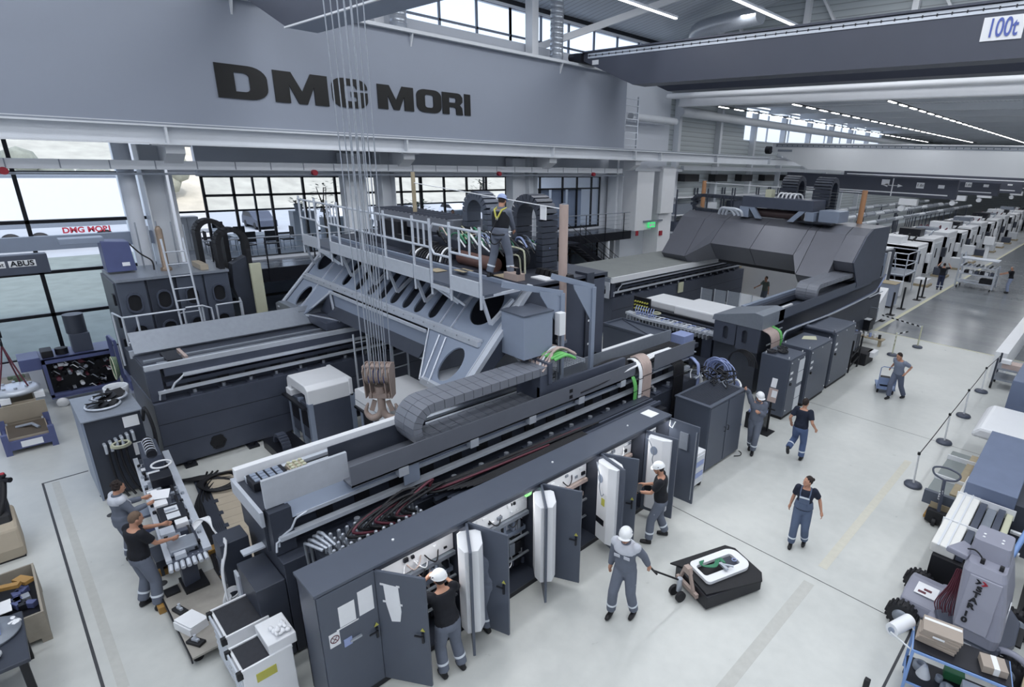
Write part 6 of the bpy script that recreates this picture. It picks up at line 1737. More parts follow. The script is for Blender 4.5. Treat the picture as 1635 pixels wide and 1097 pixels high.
# linear unit under assembly
lu = thing('linear_unit', 'partly assembled silver and dark linear unit on columns before the two workers at left', 'machine unit', (-12.2, 1.45, 0))
LA = Vector((-14.5, 1.62, 0)); LB = Vector((-10.15, 1.3, 0))
du = (LB-LA).normalized(); dv = Vector((0, 0, 1)).cross(du)
LMx = Matrix(((du.x, dv.x, 0, LA.x), (du.y, dv.y, 0, LA.y), (0, 0, 1, 0), (0, 0, 0, 1)))
Lg = (LB-LA).length
MB().box(0, Lg, -.28, .28, .72, .88, LMx).build('base_beam', slate, lu, .01)
MB().box(0, Lg, -.3, -.22, .88, .93, LMx).build('guide_rail', alu, lu); MB().box(0, Lg, .22, .34, .86, .93, LMx).build('guide_rail', alu, lu)
MB().box(.1, Lg-.1, .12, .16, .9, .96, LMx).build('black_strip', black, lu)
random.seed(17)
for k in range(34):
    u = .3+Lg*.9*k/34; w_ = random.choice([.08, .12, .18, .24]); v = random.uniform(-.2, .12); h_ = random.uniform(.04, .14)
    b = MB().box(u, u+w_, v-.08, v+.08+random.random()*.05, .88, .9+h_, LMx); b.build('mounted_block', random.choice([alu, alu, steel, black, dsteel, white, slate]), lu, .006)
for k in range(26):
    u = .5+Lg*.86*k/26; v = random.choice([-.24, -.2, .2, .26])
    MB().cyl(LMx @ Vector((u, v, .9)), LMx @ Vector((u, v, .98)), .03, n=10).build('roller', random.choice([black, steel, blackm]), lu)
MB().box(.0, .9, -.16, .16, .9, 1.28, LMx).build('motor_housing', slate, lu, .01)
MB().cyl(LMx @ Vector((.1, 0, 1.32)), LMx @ Vector((.9, 0, 1.32)), .09, n=18).build('motor', blackm, lu)
for k in range(5): MB().torus(LMx @ Vector((.2+.14*k, 0, 1.32)), .09, .012, 'x', 16).build('motor_ring', alu, lu)
MB().torus(LMx @ Vector((1.1, .1, 1.15)), .17, .02, 'z', 22).build('ring', white, lu)
MB().box(1.4, 1.75, -.15, .2, .95, 1.15, LMx).build('bracket_block', blackm, lu, .01)
MB().box(2.65, 3.25, -.2, .2, .93, 1.02, LMx).build('carriage_plate', blackm, lu, .01); reps('carriage_window', offw, lu, MB().box(2.75, 2.95, -.1, .1, 1.02, 1.03, LMx), [(0, 0, 0), tuple(du*.25)])
MB().box(3.85, 4.25, -.22, .18, .9, 1.0, LMx).build('end_module', dsteel, lu, .02)
for k in range(7): MB().cyl(LMx @ Vector((4.3, -.25+.08*k, .85)), LMx @ Vector((4.5, -.27+.085*k, .8)), .035, n=8).build('end_clamp', alu, lu)
b = MB()
for k in range(5): wavytube(b, [LMx @ Vector((3.6+.05*k, .2, 1.0)), LMx @ Vector((3.7, .33+.03*k, 1.12)), LMx @ Vector((3.85+.04*k, .45, 1.0)), LMx @ Vector((4.1, .5+.03*k, .7))], .013, 6, 6)
b.build('white_cable', white, lu)
MB().prism([(2.0, -.2), (2.35, -.25), (2.45, .02), (2.1, .1)], 'z', 1.06, 1.065, LMx).build('paper_sheet', paper, lu)
MB().prism([(.12, -.12), (.35, -.12), (.28, .12), (.15, .12)], 'z', 0, .74, Matrix.Translation((-10.6, 1.3, 0))).build('column', slate, lu, .01)
MB().cb((-10.35, 1.32, .06), (.5, .5, .1)).box(-10.6, -10.1, 1.15, 1.5, .1, .25).build('column_base', black, lu)
MB().cb((-11.8, 1.4, .36), (.18, .3, .72)).cb((-13.6, 1.55, .36), (.2, .35, .72)).build('column', slate, lu)
for i, (x, lab) in enumerate(((-11.3, 'amber wooden beam under the middle of the linear unit'), (-10.25, 'amber wooden beam under the near end of the linear unit'))):
    o = MB().box(x-.09, x+.09, .75, 2.15, 0, .13).build('support_beam', amber, bevel=.01); tag(o, lab, 'beam', 'amber beams')
o = MB().box(-11.65, -11.1, .95, 1.3, .25, .4).box(-11.6, -11.2, 1.0, 1.05, 0, .25).box(-11.6, -11.2, 1.2, 1.25, 0, .25).build('parts_stand', dark, bevel=.01); tag(o, 'low dark stand with label under the linear unit', 'stand')
b = MB()
for k in range(8): b.torus((-12.4+.03*k, 1.2, .15+.03*k), .25+.012*k, .012, 'z', 24)
tag(b.build('hose_coil', lblue), 'pale blue hose coil on the floor behind the woman with the yoke', 'hose coil')
o = MB().box(-12.9, -12.5, .95, 1.3, .55, .6).build('mesh_basket', slate2); tag(o, 'small grey blue mesh basket between the cooling cabinet and the woman', 'basket')
# cables on floor
fc = thing('floor_cables', 'bundle of thick black cables snaking over the floor beside the beige platform', 'cables', (-12, 2.2, 0))
random.seed(23)
for k in range(11):
    b = MB(); o_ = k*.05
    wavytube(b, [(-14.6+o_, 2.6+.1*(k % 3), .03), (-14.0+o_, 2.35, .04+.02*(k % 3)), (-13.0, 1.95+o_*.7, .03), (-12.0, 1.85+o_*.7, .04), (-10.9, 1.75+o_*.6, .03), (-10.0, 1.6+o_*.6, .04+.02*(k % 2)), (-9.4, 1.62+o_*.3, .06), (-9.1, 1.7+o_*.2, .4)], .022, 7, 7)
    b.build('cable', black, fc)
for k in range(5): MB().torus((-14.0+.08*k, 2.6+.03*k, .05+.025*k), .34+.02*k, .025, 'z', 30).build('cable_loop', black, fc)
for k in range(4):
    b = MB(); wavytube(b, [(-14.8+.1*k, 1.9, .03), (-14.3, 2.2+.1*k, .1), (-13.9+.1*k, 3.0, .05), (-13.7+.1*k, 3.5, .04)], .03, 7, 6); b.build('cable', black, fc)
pf = thing('floor_platform', 'beige floor platform with dark toothed edges behind the near end of the right bed', 'platform', (-12, 2.6, 0))
PM = frame((-12.2, 2.55, 0), (1, -.1, 0), (.1, 1, 0))
MB().box(-2.1, 2.1, -.28, .3, 0, .08, PM).build('platform_board', cream, pf, .005)
MB().box(-2.1, 2.3, -.5, -.28, 0, .06, PM).build('dark_ramp', dark, pf); MB().box(-2.1, 2.1, .3, .46, 0, .1, PM).build('dark_ramp', dark, pf)
reps('ramp_tooth', dark, pf, MB().box(-2.0, -1.85, -.3, -.22, .06, .085, PM), [tuple((PM.to_3x3() @ Vector((k*.55, 0, 0)))) for k in range(8)])
reps('board_seam', wood, pf, MB().box(-1.8, -1.79, -.28, .3, .08, .082, PM), [tuple((PM.to_3x3() @ Vector((k*.3, 0, 0)))) for k in range(13)])
# low steel trolley plate with parts
tp = thing('platform_trolley', 'low worn metal topped trolley at the foot of the linear unit', 'trolley', (-9.6, 1.25, 0))
TM = frame((-9.55, 1.27, 0), (1, .0, 0), (0, 1, 0))
worn = mat('worn bare metal top', 'a39f98', .45, .15, .3, 4)
MB().box(-.98, .98, -.42, .4, .16, .2, TM).build('deck', worn, tp, .005)
MB().box(-.98, .98, -.43, -.41, .1, .2, TM).box(-.98, .98, .39, .41, .1, .2, TM).build('rim', blackm, tp)
reps('caster', black, tp, MB().lathe((-10.4, .95, .07), [(0, -.02), (.07, -.02), (.07, .02), (0, .02)], 12, 'x'), [(0, 0, 0), (1.7, 0, 0), (0, .6, 0), (1.7, .6, 0)])
o = MB().box(-10.45, -10.25, .9, 1.1, .2, .24).build('parts_tray', black); tag(o, 'small black tray on the corner of the worn metal trolley', 'tray')
bo = thing('open_box', 'white open cardboard box on the worn metal trolley', 'box', (-9.2, .95, .2))
MB().prism([(-.2, -.14), (.2, -.14), (.2, .14), (-.2, .14)], 'z', .2, .34, Matrix.Translation((-9.25, 1.02, 0)) @ Matrix.Rotation(.35, 4, 'Z')).build('box_body', white, bo)
MB().box(-.2, .2, -.15, .13, .34, .36, Matrix.Translation((-9.25, 1.02, 0)) @ Matrix.Rotation(.35, 4, 'Z') @ Matrix.Rotation(-.08, 4, 'X')).build('box_lid', paper, bo)
def tool(lab, x, y, rz):
    t = thing('clamping_tool', lab, 'tool', (x, y, .2))
    M = Matrix.Translation((x, y, .2)) @ Matrix.Rotation(rz, 4, 'Z')
    MB().box(-.13, .13, -.06, .06, 0, .05, M).build('tool_base', black, t, .005)
    MB().cyl(M @ Vector((0, 0, .05)), M @ Vector((0, 0, .16)), .02).box(-.06, .06, -.02, .02, .05, .09, M).build('tool_spindle', alu, t)
tool('black and silver clamping tool at the near end of the worn metal trolley', -8.85, .98, .5)
tool('black and silver clamping tool behind the white open box', -9.75, .98, .3)
o = MB().box(-8.95, -8.7, 1.4, 1.62, .2, .36).build('small_carton', cream); tag(o, 'small open brown carton at the edge of the drawer trolley', 'carton')
# drawer trolleys
def drawer(lab, x0, x1, y0, y1, h, tilt=0):
    t = thing('drawer_trolley', lab, 'tool trolley', ((x0+x1)/2, (y0+y1)/2, 0))
    MB().box(x0, x1, y0, y1, .12, h).build('cabinet', white, t, .01)
    MB().box(x0+.02, x1-.02, y0+.03, y1-.02, h, h+.02).build('rubber_mat', mat('black rubber mat', '2a2c33', .75, 0, .3, 15), t)
    MB().box(x0-.01, x0+.02, y0, y1, h, h+.04).box(x1-.02, x1+.01, y0, y1, h, h+.04).build('rim', white, t)
    MB().box(x0, x1, y0-.045, y0-.02, h-.08, h+.0).build('push_handle', alu, t, .005)
    [MB().box(xx-.03, xx+.03, y0-.06, y0+.01, h-.09, h+.03).build('handle_end', black, t, .005) for xx in (x0+.02, x1-.02)]
    for k in range(6): d = MB().box(x0+.04, x1-.04, y0-.012, y0, .16+k*(h-.3)/6, .14+(k+1)*(h-.3)/6).build('drawer', offw, t, .003); MB().box(x0+.06, x1-.06, y0-.02, y0-.012, .11+(k+1)*(h-.3)/6, .13+(k+1)*(h-.3)/6).build('drawer_pull', alu, d)
    reps('caster', black, t, MB().lathe((x0+.06, y0+.08, .06), [(0, -.02), (.06, -.02), (.06, .02), (0, .02)], 14, 'x'), [(0, 0, 0), (x1-x0-.12, 0, 0), (0, y1-y0-.16, 0), (x1-x0-.12, y1-y0-.16, 0)])
    return t
dt1 = drawer('white drawer trolley with black rubber top next to the worn metal trolley', -8.42, -7.72, 1.18, 1.74, .95)
dt2 = drawer('white drawer trolley with black top, green label and white board, nearest the camera', -7.5, -6.98, 1.15, 1.78, .93)
MB().box(-6.99, -6.97, 1.3, 1.55, .66, .8).build('green_label', yellow, dt2)
o = MB().box(-7.52, -7.0, 1.5, 1.86, .955, 1.12).build('white_case', white, bevel=.01); tag(o, 'white box case standing on the nearest drawer trolley', 'box')
random.seed(41)
b = MB()
for k in range(16): b.ball((-7.15+random.uniform(-.1, .1), 1.7+random.uniform(-.1, .1), 1.15+random.random()*.05), (random.uniform(.03, .06), random.uniform(.02, .05), random.uniform(.015, .03)), 8)
tag(b.build('rag_cloth', paper), 'crumpled white rag on the white box case', 'rag')
# bottom-left crate and table
cr1 = crate('wooden pallet crate with amber bar and papers at the bottom left edge of the photo', -12.3, -10.75, -1.6, -.52, 0, .55)
MB().box(-12.2, -11.6, -.85, -.75, .45, .52).box(-11.9, -11.8, -.75, -.58, .45, .5)
o = MB().bar((-12.1, -1.4, .5), (-11.75, -.72, .56), .1, .06).build('clamp_bar', amber); tag(o, 'amber clamp bar lying in the wooden pallet crate', 'clamp')
o = MB().bar((-12.05, -.75, .5), (-11.8, -.6, .52), .14, .06).build('clamp_bar', amber); tag(o, 'short amber block in the far corner of the wooden crate', 'clamp')
o = MB().box(-11.6, -11.25, -1.1, -.86, .45, .46).build('paper_sheet', paper); tag(o, 'white sheet of paper in the wooden pallet crate', 'paper')
o = MB().box(-11.15, -10.85, -1.15, -.8, .38, .4).build('cardboard_piece', offw); tag(o, 'pale card piece at the near end of the wooden crate', 'card')
random.seed(43)
for k in range(9):
    o = MB().cb((-11.85+random.uniform(0, .9), -.72+random.uniform(-.08, .08), .42), (.14, .1, .1), rz=random.random()).build('machine_part', random.choice([blackm, bluem, steel]), bevel=.008)
    tag(o, 'small dark machined part in the wooden pallet crate', 'machine part', 'parts in the wooden crate')
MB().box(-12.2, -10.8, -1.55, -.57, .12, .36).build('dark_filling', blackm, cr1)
tw = thing('workshop_cart', 'white and dark drawer cart beside the wooden pallet crate', 'cart', (-11.3, -1.4, 0))
MB().box(-11.9, -10.9, -1.75, -1.2, .1, .78).build('cart_body', offw, tw, .01); MB().box(-11.88, -10.92, -1.73, -1.22, .78, .8).build('cart_top', black, tw); MB().box(-11.95, -10.85, -1.2, -1.12, .6, .82).build('cart_handle', alu, tw, .01)
tt = thing('work_table', 'dark table carrying a round disc and blue tool rack at the bottom left corner', 'table', (-9.9, -1.0, 0))
MB().box(-10.6, -9.4, -1.5, -.72, .74, .8).build('table_top', dark, tt, .01)
for (x, y) in ((-10.5, -.8), (-9.5, -.8), (-10.5, -1.4), (-9.5, -1.4)): MB().box(x-.04, x+.04, y-.04, y+.04, 0, .74).build('leg', black, tt)
MB().box(-10.5, -9.5, -.85, -.8, .2, .7).build('side_panel', dark, tt)
o = MB().lathe((-10.25, -1.1, .8), [(.34, 0), (.36, .03), (.36, .05), (.1, .06), (.0, .06)], 30).build('round_disc', dsteel); tag(o, 'round dull steel disc on the dark corner table', 'disc')
o = MB().box(-10.4, -10.1, -1.05, -.95, .86, .93).build('tool_rack', lblue, bevel=.005); tag(o, 'pale blue tool rack on the round disc', 'rack')
reps('tool_bit', white, o, MB().cyl((-10.37, -1.0, .93), (-10.37, -1.0, 1.02), .012, n=6), [(k*.045, 0, 0) for k in range(6)])
b = MB()
for k in range(9): b.ball((-10.35+random.uniform(-.1, .1), -.82+random.uniform(-.05, .05), .83), (random.uniform(.04, .07), .04, .03), 8)
tag(b.build('rag_cloth', paper), 'crumpled white cloth on the far edge of the dark corner table', 'rag')
o = MB().ball((-9.7, -1.05, .86), (.09, .09, .06), 14).build('plastic_dome', offw); tag(o, 'round white cap on the dark corner table', 'cap')
# pallet jack at left
pj = thing('electric_pallet_truck', 'beige and dark electric pallet truck at the left edge', 'pallet truck', (-14.3, -.9, 0))
MB().prism([(-.45, 0), (.4, 0), (.45, .25), (.35, .62), (-.45, .75)], 'y', -.4, .35, Matrix.Translation((-14.0, -.95, 0))).build('chassis', cream, pj, .05)
MB().prism([(-.4, .0), (.3, .0), (.2, .18), (-.35, .3)], 'y', -.32, .3, Matrix.Translation((-14.15, -.95, .62))).build('hood', black, pj, .04)
b = MB(); wavytube(b, [(-13.95, -.85, .7), (-14.1, -.7, 1.0), (-14.3, -.62, 1.3)], .05, 8, 5); b.build('tiller', black, pj)
MB().cyl((-14.38, -.68, 1.33), (-14.22, -.52, 1.33), .05).ball((-14.3, -.6, 1.42), .05).build('tiller_head', blackm, pj)
MB().ball((-14.3, -.6, 1.46), (.04, .04, .025)).build('red_button', red, pj)
MB().box(-14.5, -13.6, -1.3, -.62, .0, .06).build('skirt', black, pj)
# blue crate with open lid
bcx = thing('metal_stacking_crate', 'violet blue stacking crate with an open brown carton inside', 'crate', (-19.3, -.1, 0))
for (x, y) in ((-19.85, -.55), (-18.75, -.55), (-19.85, .3), (-18.75, .3)): MB().box(x-.06, x+.06, y-.06, y+.06, 0, .55).build('corner_post', bluem, bcx)
MB().box(-19.85, -18.75, -.58, -.52, .12, .3).box(-19.85, -18.75, .28, .34, .12, .3).box(-19.9, -19.82, -.55, .3, .12, .3).box(-18.78, -18.7, -.55, .3, .12, .35).build('side_panel', bluem, bcx)
MB().box(-19.8, -18.8, -.5, .26, .1, .4).build('carton', cream, bcx)
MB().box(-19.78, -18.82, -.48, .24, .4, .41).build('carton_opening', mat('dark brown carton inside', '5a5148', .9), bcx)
MB().prism([(-.5, .24), (-.1, .7)], 'x', 0, 0).v
MB().box(-.48, .48, 0, .02, 0, .5, frame((-19.85, -.12, .45), (0, 1, 0), (-1, 0, .25))).build('carton_flap', cream, bcx)
MB().box(-18.69, -18.68, -.3, .1, .16, .32).build('label_sheet', paper, bcx)
MB().tube([(-19.5, -.3, .42), (-19.3, .0, .5), (-19.1, .1, .44)], .04, 8).build('metal_part', steel, bcx)
o = crate('tall brown crate carrying the silver disc below the hook', -20.5, -19.9, -.45, .2, 0, .95, cream, .03, False)
dk = thing('machine_disc', 'silver round machine disc with white blocks hanging just above the tall brown crate', 'machine disc', (-20.2, -.1, 1.0))
MB().lathe((-20.2, -.1, 1.18), [(.0, -.1), (.3, -.1), (.45, -.02), (.48, .04), (.4, .09), (.2, .13), (.0, .13)], 28).build('disc_body', alu, dk)
MB().box(-20.0, -19.8, -.45, -.25, .95, 1.12).box(-20.1, -19.9, .2, .4, .95, 1.12).build('block', white, dk, .01)
for k in range(8): MB().cyl((-20.2+.3*math.cos(k*PI/4), -.1+.3*math.sin(k*PI/4), 1.3), (-20.2+.3*math.cos(k*PI/4), -.1+.3*math.sin(k*PI/4), 1.34), .035, n=8).build('bolt', steel, dk)
hk = thing('chain_hook', 'small crane hook and slings above the silver disc', 'hook', (-20.2, -.1, 1.4))
MB().tube([(-20.2, -.1, 4.4), (-20.2, -.1, 2.75)], .012, 6).build('hoist_chain', dsteel, hk)
MB().cyl((-20.2, -.1, 2.8), (-20.2, -.1, 2.62), .06).torus((-20.2, -.1, 2.5), .09, .028, 'y', 18, 8, -PI*.9, PI*.6).build('hook_body', blackm, hk)
b = MB()
for (dx, dy) in ((.1, .1), (-.12, .05), (.05, -.12)): b.tube([(-20.2, -.1, 2.42), (-20.2+dx, -.1+dy, 1.9), (-20.2+dx*2.4, -.1+dy*2.4, 1.3)], .018, 6)
b.build('maroon_sling', maroon, hk)
MB().tube([(-20.35, -.3, 4.2), (-20.3, -.25, 3.0), (-20.25, -.3, 1.6)], .01, 6).build('control_cable', black, hk)
jb = thing('jib_crane', 'grey jib crane arm with white letter plate at the left window', 'jib crane', (-21, .4, 4.0))
MB().box(-21.15, -20.85, -1.8, 1.25, 4.05, 4.55).build('jib_arm', slate, jb, .01)
MB().box(-20.85, -20.84, .15, .42, 4.25, 4.42).box(-20.85, -20.84, .48, 1.0, 4.25, 4.42).build('letter_plate', white, jb)
text('ABUS', .19, 'plate_lettering', blackm, jb, frame((-20.83, .74, 4.335), (0, 1, 0), (0, 0, 1)), .01, .004, 1.0)
text('1.6t', .15, 'plate_lettering', blackm, jb, frame((-20.83, .28, 4.335), (0, 1, 0), (0, 0, 1)), .01)
o = MB().box(-23.1, -22.9, -6, 4.0, 4.35, 4.75).build('guard_rail_beam', slate2); tag(o, 'long grey blue beam crossing the tall left window behind the jib crane', 'beam')
# workbench and blue units by the window
wbn = thing('workbench', 'blue drawer workbench with wooden top under the tall left window', 'workbench', (-21.6, -.5, 0))
MB().box(-22.3, -21.3, -2.2, .25, .9, .96).build('bench_top', wood, wbn, .01); MB().box(-22.2, -21.4, -2.1, -.1, .1, .9).build('drawer_body', bluem, wbn)
reps('drawer', white, wbn, MB().box(-21.4, -21.38, -1.9, -.2, .2, .22), [(0, 0, k*.17) for k in range(4)])
MB().box(-21.45, -21.35, .1, .2, 0, .9).build('leg', alu, wbn)
vi = thing('bench_vice', 'small green vice on the wooden workbench', 'vice', (-21.6, .0, .96))
MB().box(-21.7, -21.45, -.1, .1, .96, 1.15).box(-21.6, -21.5, -.2, .15, 1.08, 1.18).build('vice_body', mat('dull green vice', '5a6a58', .5), vi, .02)
hu_ = thing('hydraulic_unit', 'violet blue framed hydraulic unit with open front and black motor on top', 'hydraulic unit', (-21.8, 1.4, 0))
fx0, fx1, fy0, fy1 = -22.5, -21.5, .55, 2.15
MB().box(fx1-.06, fx1, fy0, fy1, 1.35, 1.5).box(fx1-.06, fx1, fy0, fy1, .32, .42).box(fx1-.06, fx1, fy0, fy0+.08, .32, 1.5).box(fx1-.06, fx1, fy1-.08, fy1, .32, 1.5).build('front_frame', bluem, hu_, .006)
MB().box(fx0, fx1, fy0, fy1, 1.46, 1.5).build('top_plate', bluem, hu_); MB().box(fx0, fx1-.4, fy0, fy1, .32, 1.46).build('rear_tank', black, hu_); MB().box(fx0, fx1, fy0, fy1, .28, .34).build('bottom_plate', bluem, hu_)
MB().box(fx0+.1, fx1-.1, fy0-.45, fy0, 1.2, 1.55).build('side_box', bluem, hu_, .01)
random.seed(51)
for k in range(60):
    y = random.uniform(fy0+.12, fy1-.15); z = random.uniform(.42, 1.28); s_ = random.uniform(.03, .1)
    b = MB()
    if k % 3 == 0: b.cyl((fx1-.38, y, z), (fx1-.1-random.random()*.15, y, z), s_*.6, n=8)
    elif k % 3 == 1: b.cb((fx1-.25, y, z), (.2, s_*1.5, s_))
    else: b.tube([(fx1-.3, y, z), (fx1-.12, y+.05, z+.08), (fx1-.15, y+.15, z-.05)], .015, 6)
    b.build('valve_part', random.choice([black, blackm, steel, white, dsteel, maroon, black]), hu_)
MB().box(-22.2, -21.7, 1.3, 1.75, 1.5, 2.05).build('motor_box', slate, hu_, .01); MB().cyl((-21.95, 1.5, 2.05), (-21.95, 1.5, 2.6), .24, n=24).build('motor', dark, hu_)
MB().box(-22.1, -21.6, .6, .85, 1.5, 1.7).cyl((-21.85, 1.05, 1.5), (-21.85, 1.05, 1.68), .15, n=10).build('pump', black, hu_, .02)
reps('wheel', white, hu_, MB().lathe((-21.5, .75, .14), [(0, -.03), (.14, -.03), (.14, .03), (0, .03)], 18, 'x'), [(0, 0, 0), (0, 1.2, 0)])
fc2 = thing('filter_unit', 'violet blue tank unit with green hose coil left of the holed casting stack', 'filter unit', (-20.6, 2.4, 0))
MB().box(-20.9, -19.6, 2.15, 2.9, 0, 1.0).prism([(-20.6, 1.0), (-19.7, 1.0), (-20.4, 1.9), (-20.7, 1.95)], 'y', 2.3, 2.9).build('tank', bluem, fc2, .02)
MB().cyl((-20.9, 2.6, 1.9), (-20.9, 2.6, 2.35), .26, n=22).build('black_drum', black, fc2)
for k in range(7): MB().torus((-20.3+.03*k, 2.05-.02*k, 1.3), .26+.012*k, .016, 'y', 26).build('green_hose', dgreen if k % 2 else pyel, fc2)
MB().box(-20.8, -20.7, 2.0, 2.1, 1.0, 2.1).box(-20.1, -20.0, 2.05, 2.12, 1.0, 2.1).bar((-20.75, 2.05, 2.1), (-20.05, 2.08, 2.1), .06).build('hanger_frame', bluem, fc2)
MB().box(-19.9, -19.4, 1.7, 2.2, .1, .7).build('pump_block', steel, fc2, .02)
# casting stack with oval holes
cs = thing('casting_stack', 'tall dark cast machine column with rows of oval holes behind the left bed', 'machine column', (-20, 3.5, 0))
MB().box(-20.95, -19.12, 2.25, 4.95, 0, 3.9).build('core', dark, cs, .02)
for c_ in range(4):
    ys = 2.27+c_*.67
    MB().box(-20.9, -19.06, ys+.02, ys+.65, .05, 3.92).build('column_body', dark2 if c_ != 1 else dark, cs, .02)
    for r_ in range(4):
        zc = .75+r_*.86
        MB().ring(slotloop(ys+.34, zc, .36, .56, 6), slotloop(ys+.34, zc, .28, .46, 6), 'x', -19.06, -19.0).build('hole_rim', slate, cs)
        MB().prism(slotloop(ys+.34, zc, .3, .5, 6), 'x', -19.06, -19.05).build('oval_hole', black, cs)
MB().box(-20.95, -19.0, 2.3, 4.95, 3.92, 3.99).build('top_plate', dsteel, cs)
for k in range(5): MB().box(-19.4, -19.2, 2.2, 2.26, .8+k*.62, 1.1+k*.62).build('side_bracket', blackm, cs)
cm2 = thing('operator_box', 'violet blue control box on an arm on top of the casting stack', 'control panel', (-20.3, 2.6, 4))
MB().prism([(2.3, 4.05), (2.95, 4.05), (2.9, 4.85), (2.3, 4.9)], 'x', -20.5, -19.9).build('panel_box', bluem, cm2, .015); MB().box(-20.4, -20.0, 1.5, 2.4, 4.85, 5.0).build('arm', slate2, cm2, .01)
MB().box(-19.89, -19.88, 2.65, 2.82, 4.2, 4.3).build('label', paper, cm2)
sp_ = thing('spindle', 'brown threaded spindle with steel rods standing on the casting stack', 'spindle', (-19.8, 3.5, 4))
MB().lathe((-19.8, 3.6, 3.99), [(.14, 0), (.14, .08), (.09, .1), (.09, 1.15), (.04, 1.25), (.0, 1.25)], 16).build('spindle_shaft', mat('greased brown shaft', '8a7a6c', .4, .3), sp_)
for k, (x, y) in enumerate(((-20.4, 3.2), (-19.4, 3.3), (-20.2, 4.0), (-19.3, 4.1), (-20.5, 3.7))): MB().cyl((x, y, 3.99), (x, y, 5.3), .02, n=8).build('steel_rod', steel, sp_)
MB().box(-20.1, -19.2, 4.3, 4.5, 4.0, 4.15).build('beam_piece', cream, sp_); 
b = MB(); wavytube(b, [(-20.0, 2.9, 4.8), (-19.9, 3.1, 4.5), (-19.8, 3.3, 4.3), (-19.7, 3.3, 4.05)], .02, 6, 5); b.build('black_cable', black, sp_)
def arch(lab, x, yc, z0, zt, w, m):
    t = thing('cable_carrier', lab, 'cable carrier', (x, yc, z0))
    R = w/2; pts = [(yc-R, z0+.6+i*.16) for i in range(int((zt-R-z0-.6)/.16))]+[(yc-R*math.cos(PI*i/12), zt-R+R*math.sin(PI*i/12)) for i in range(13)]+[(yc+R, zt-R-i*.16) for i in range(1, int((zt-R-z0)/.16))]
    for i in range(len(pts)-1):
        a, c = pts[i], pts[i+1]
        MB().bar((x, a[0], a[1]), (x, c[0], c[1]), .13, .4, up=(1, 0, 0)).build('chain_link', m, t)
    return t
arch('black arched cable carrier in front of the casting stack top', -19.3, 5.2, 3.0, 5.1, .75, black)
arch('black arched cable carrier behind the other arch at the casting stack', -20.1, 4.9, 3.4, 5.3, .7, black)
o = MB().box(-19.0, -18.9, 5.5, 5.8, 1.2, 4.1).build('pale_guard_strip', pyel); tag(o, 'pale green guard strip standing right of the casting stack', 'strip')
o = MB().prism([(5.35, 2.0), (5.9, 2.0), (5.8, 3.9), (5.5, 4.3), (5.1, 4.1), (5.05, 3.4)], 'x', -19.5, -19.15).build('dark_guard', dark); tag(o, 'dark guard plate between the arched carriers and the pale strip', 'guard')
# railing frame in front of stack
rl = thing('service_platform', 'aluminium service platform railing with ladder in front of the casting stack', 'platform', (-18.5, 3.6, 1.5))
def rt(pts, nm='rail', r=.026): MB().tube(pts, r, 8).build(nm, alu, rl)
for y in (2.2, 2.5, 3.55, 4.0, 4.35, 5.0): rt([(-18.5, y, 1.6), (-18.5, y, 3.1)], 'post')
rt([(-19.2, 2.1, 3.1), (-18.5, 2.2, 3.1), (-18.5, 3.6, 3.1)]); rt([(-18.5, 2.2, 2.4), (-18.5, 3.6, 2.4)]); rt([(-19.2, 2.1, 1.6), (-19.2, 2.1, 3.1)], 'post')
rt([(-18.5, 4.35, 3.1), (-18.5, 5.0, 3.1), (-19.0, 5.1, 3.1)]); rt([(-18.5, 4.35, 2.5), (-18.5, 5.0, 2.5)]); rt([(-19.0, 5.1, 1.6), (-19.0, 5.1, 3.1)], 'post')
rt([(-18.45, 3.6, 3.15), (-18.45, 4.0, 3.15), (-18.45, 4.2, 3.05), (-18.45, 4.22, 2.7), (-18.45, 4.1, 2.55), (-18.45, 3.6, 2.5)], 'gate')
for y in (3.45, 3.95): rt([(-18.4, y, 1.8), (-18.9, y, 5.0)], 'ladder_stile', .028)
for k in range(9): rt([(-18.42-.055*k, 3.45, 2.0+.33*k), (-18.42-.055*k, 3.95, 2.0+.33*k)], 'ladder_rung', .018)
MB().box(-19.3, -18.4, 2.2, 5.1, 1.5, 1.6).build('deck', slate, rl)
for (x, y) in ((-19.2, 2.3), (-18.5, 2.3), (-19.2, 5), (-18.5, 5)): MB().box(x-.03, x+.03, y-.03, y+.03, 0, 1.5).build('leg', alu, rl)

# ================= RIGHT SIDE =================
pv = thing('pallet_truck', 'taupe hand pallet truck being pulled by the man in overalls', 'pallet truck', (-4.3, 7.4, 0))
PD = Vector((.35, 1, 0)).normalized(); PRt = Vector((PD.y, -PD.x, 0))
PMx = Matrix(((PRt.x, PD.x, 0, -4.2), (PRt.y, PD.y, 0, 7.35), (0, 0, 1, 0), (0, 0, 0, 1)))
for q in (-.19, .19): MB().box(q-.08, q+.08, .15, 1.3, .12, .18, PMx).build('fork', taupe, pv)
MB().prism([(-.3, .14), (.3, .14), (.3, .22), (-.3, .22)], 'y', .1, .16, PMx).prism([(-.09, .5), (.09, .5), (.06, .62), (-.06, .62)], 'y', .06, .16, PMx).build('fork_carriage', taupe, pv)
for q in (-1, 1): MB().bar(PMx @ Vector((q*.22, .12, .16)), PMx @ Vector((q*.05, .1, .6)), .05).build('brace', taupe, pv)
MB().cyl(PMx @ Vector((0, -.05, .15)), PMx @ Vector((0, -.05, .42)), .05).build('pump_cylinder', steel, pv)
for q in (-.1, .1): MB().tube([PMx @ Vector((q-.03, -.08, .1)), PMx @ Vector((q+.03, -.08, .1))], .1, 18).build('wheel', black, pv)
hp_ = Vector((-4.4, 6.7, .84))
MB().tube([PMx @ Vector((0, -.08, .4)), hp_], .018, 8).build('tow_bar', black, pv)
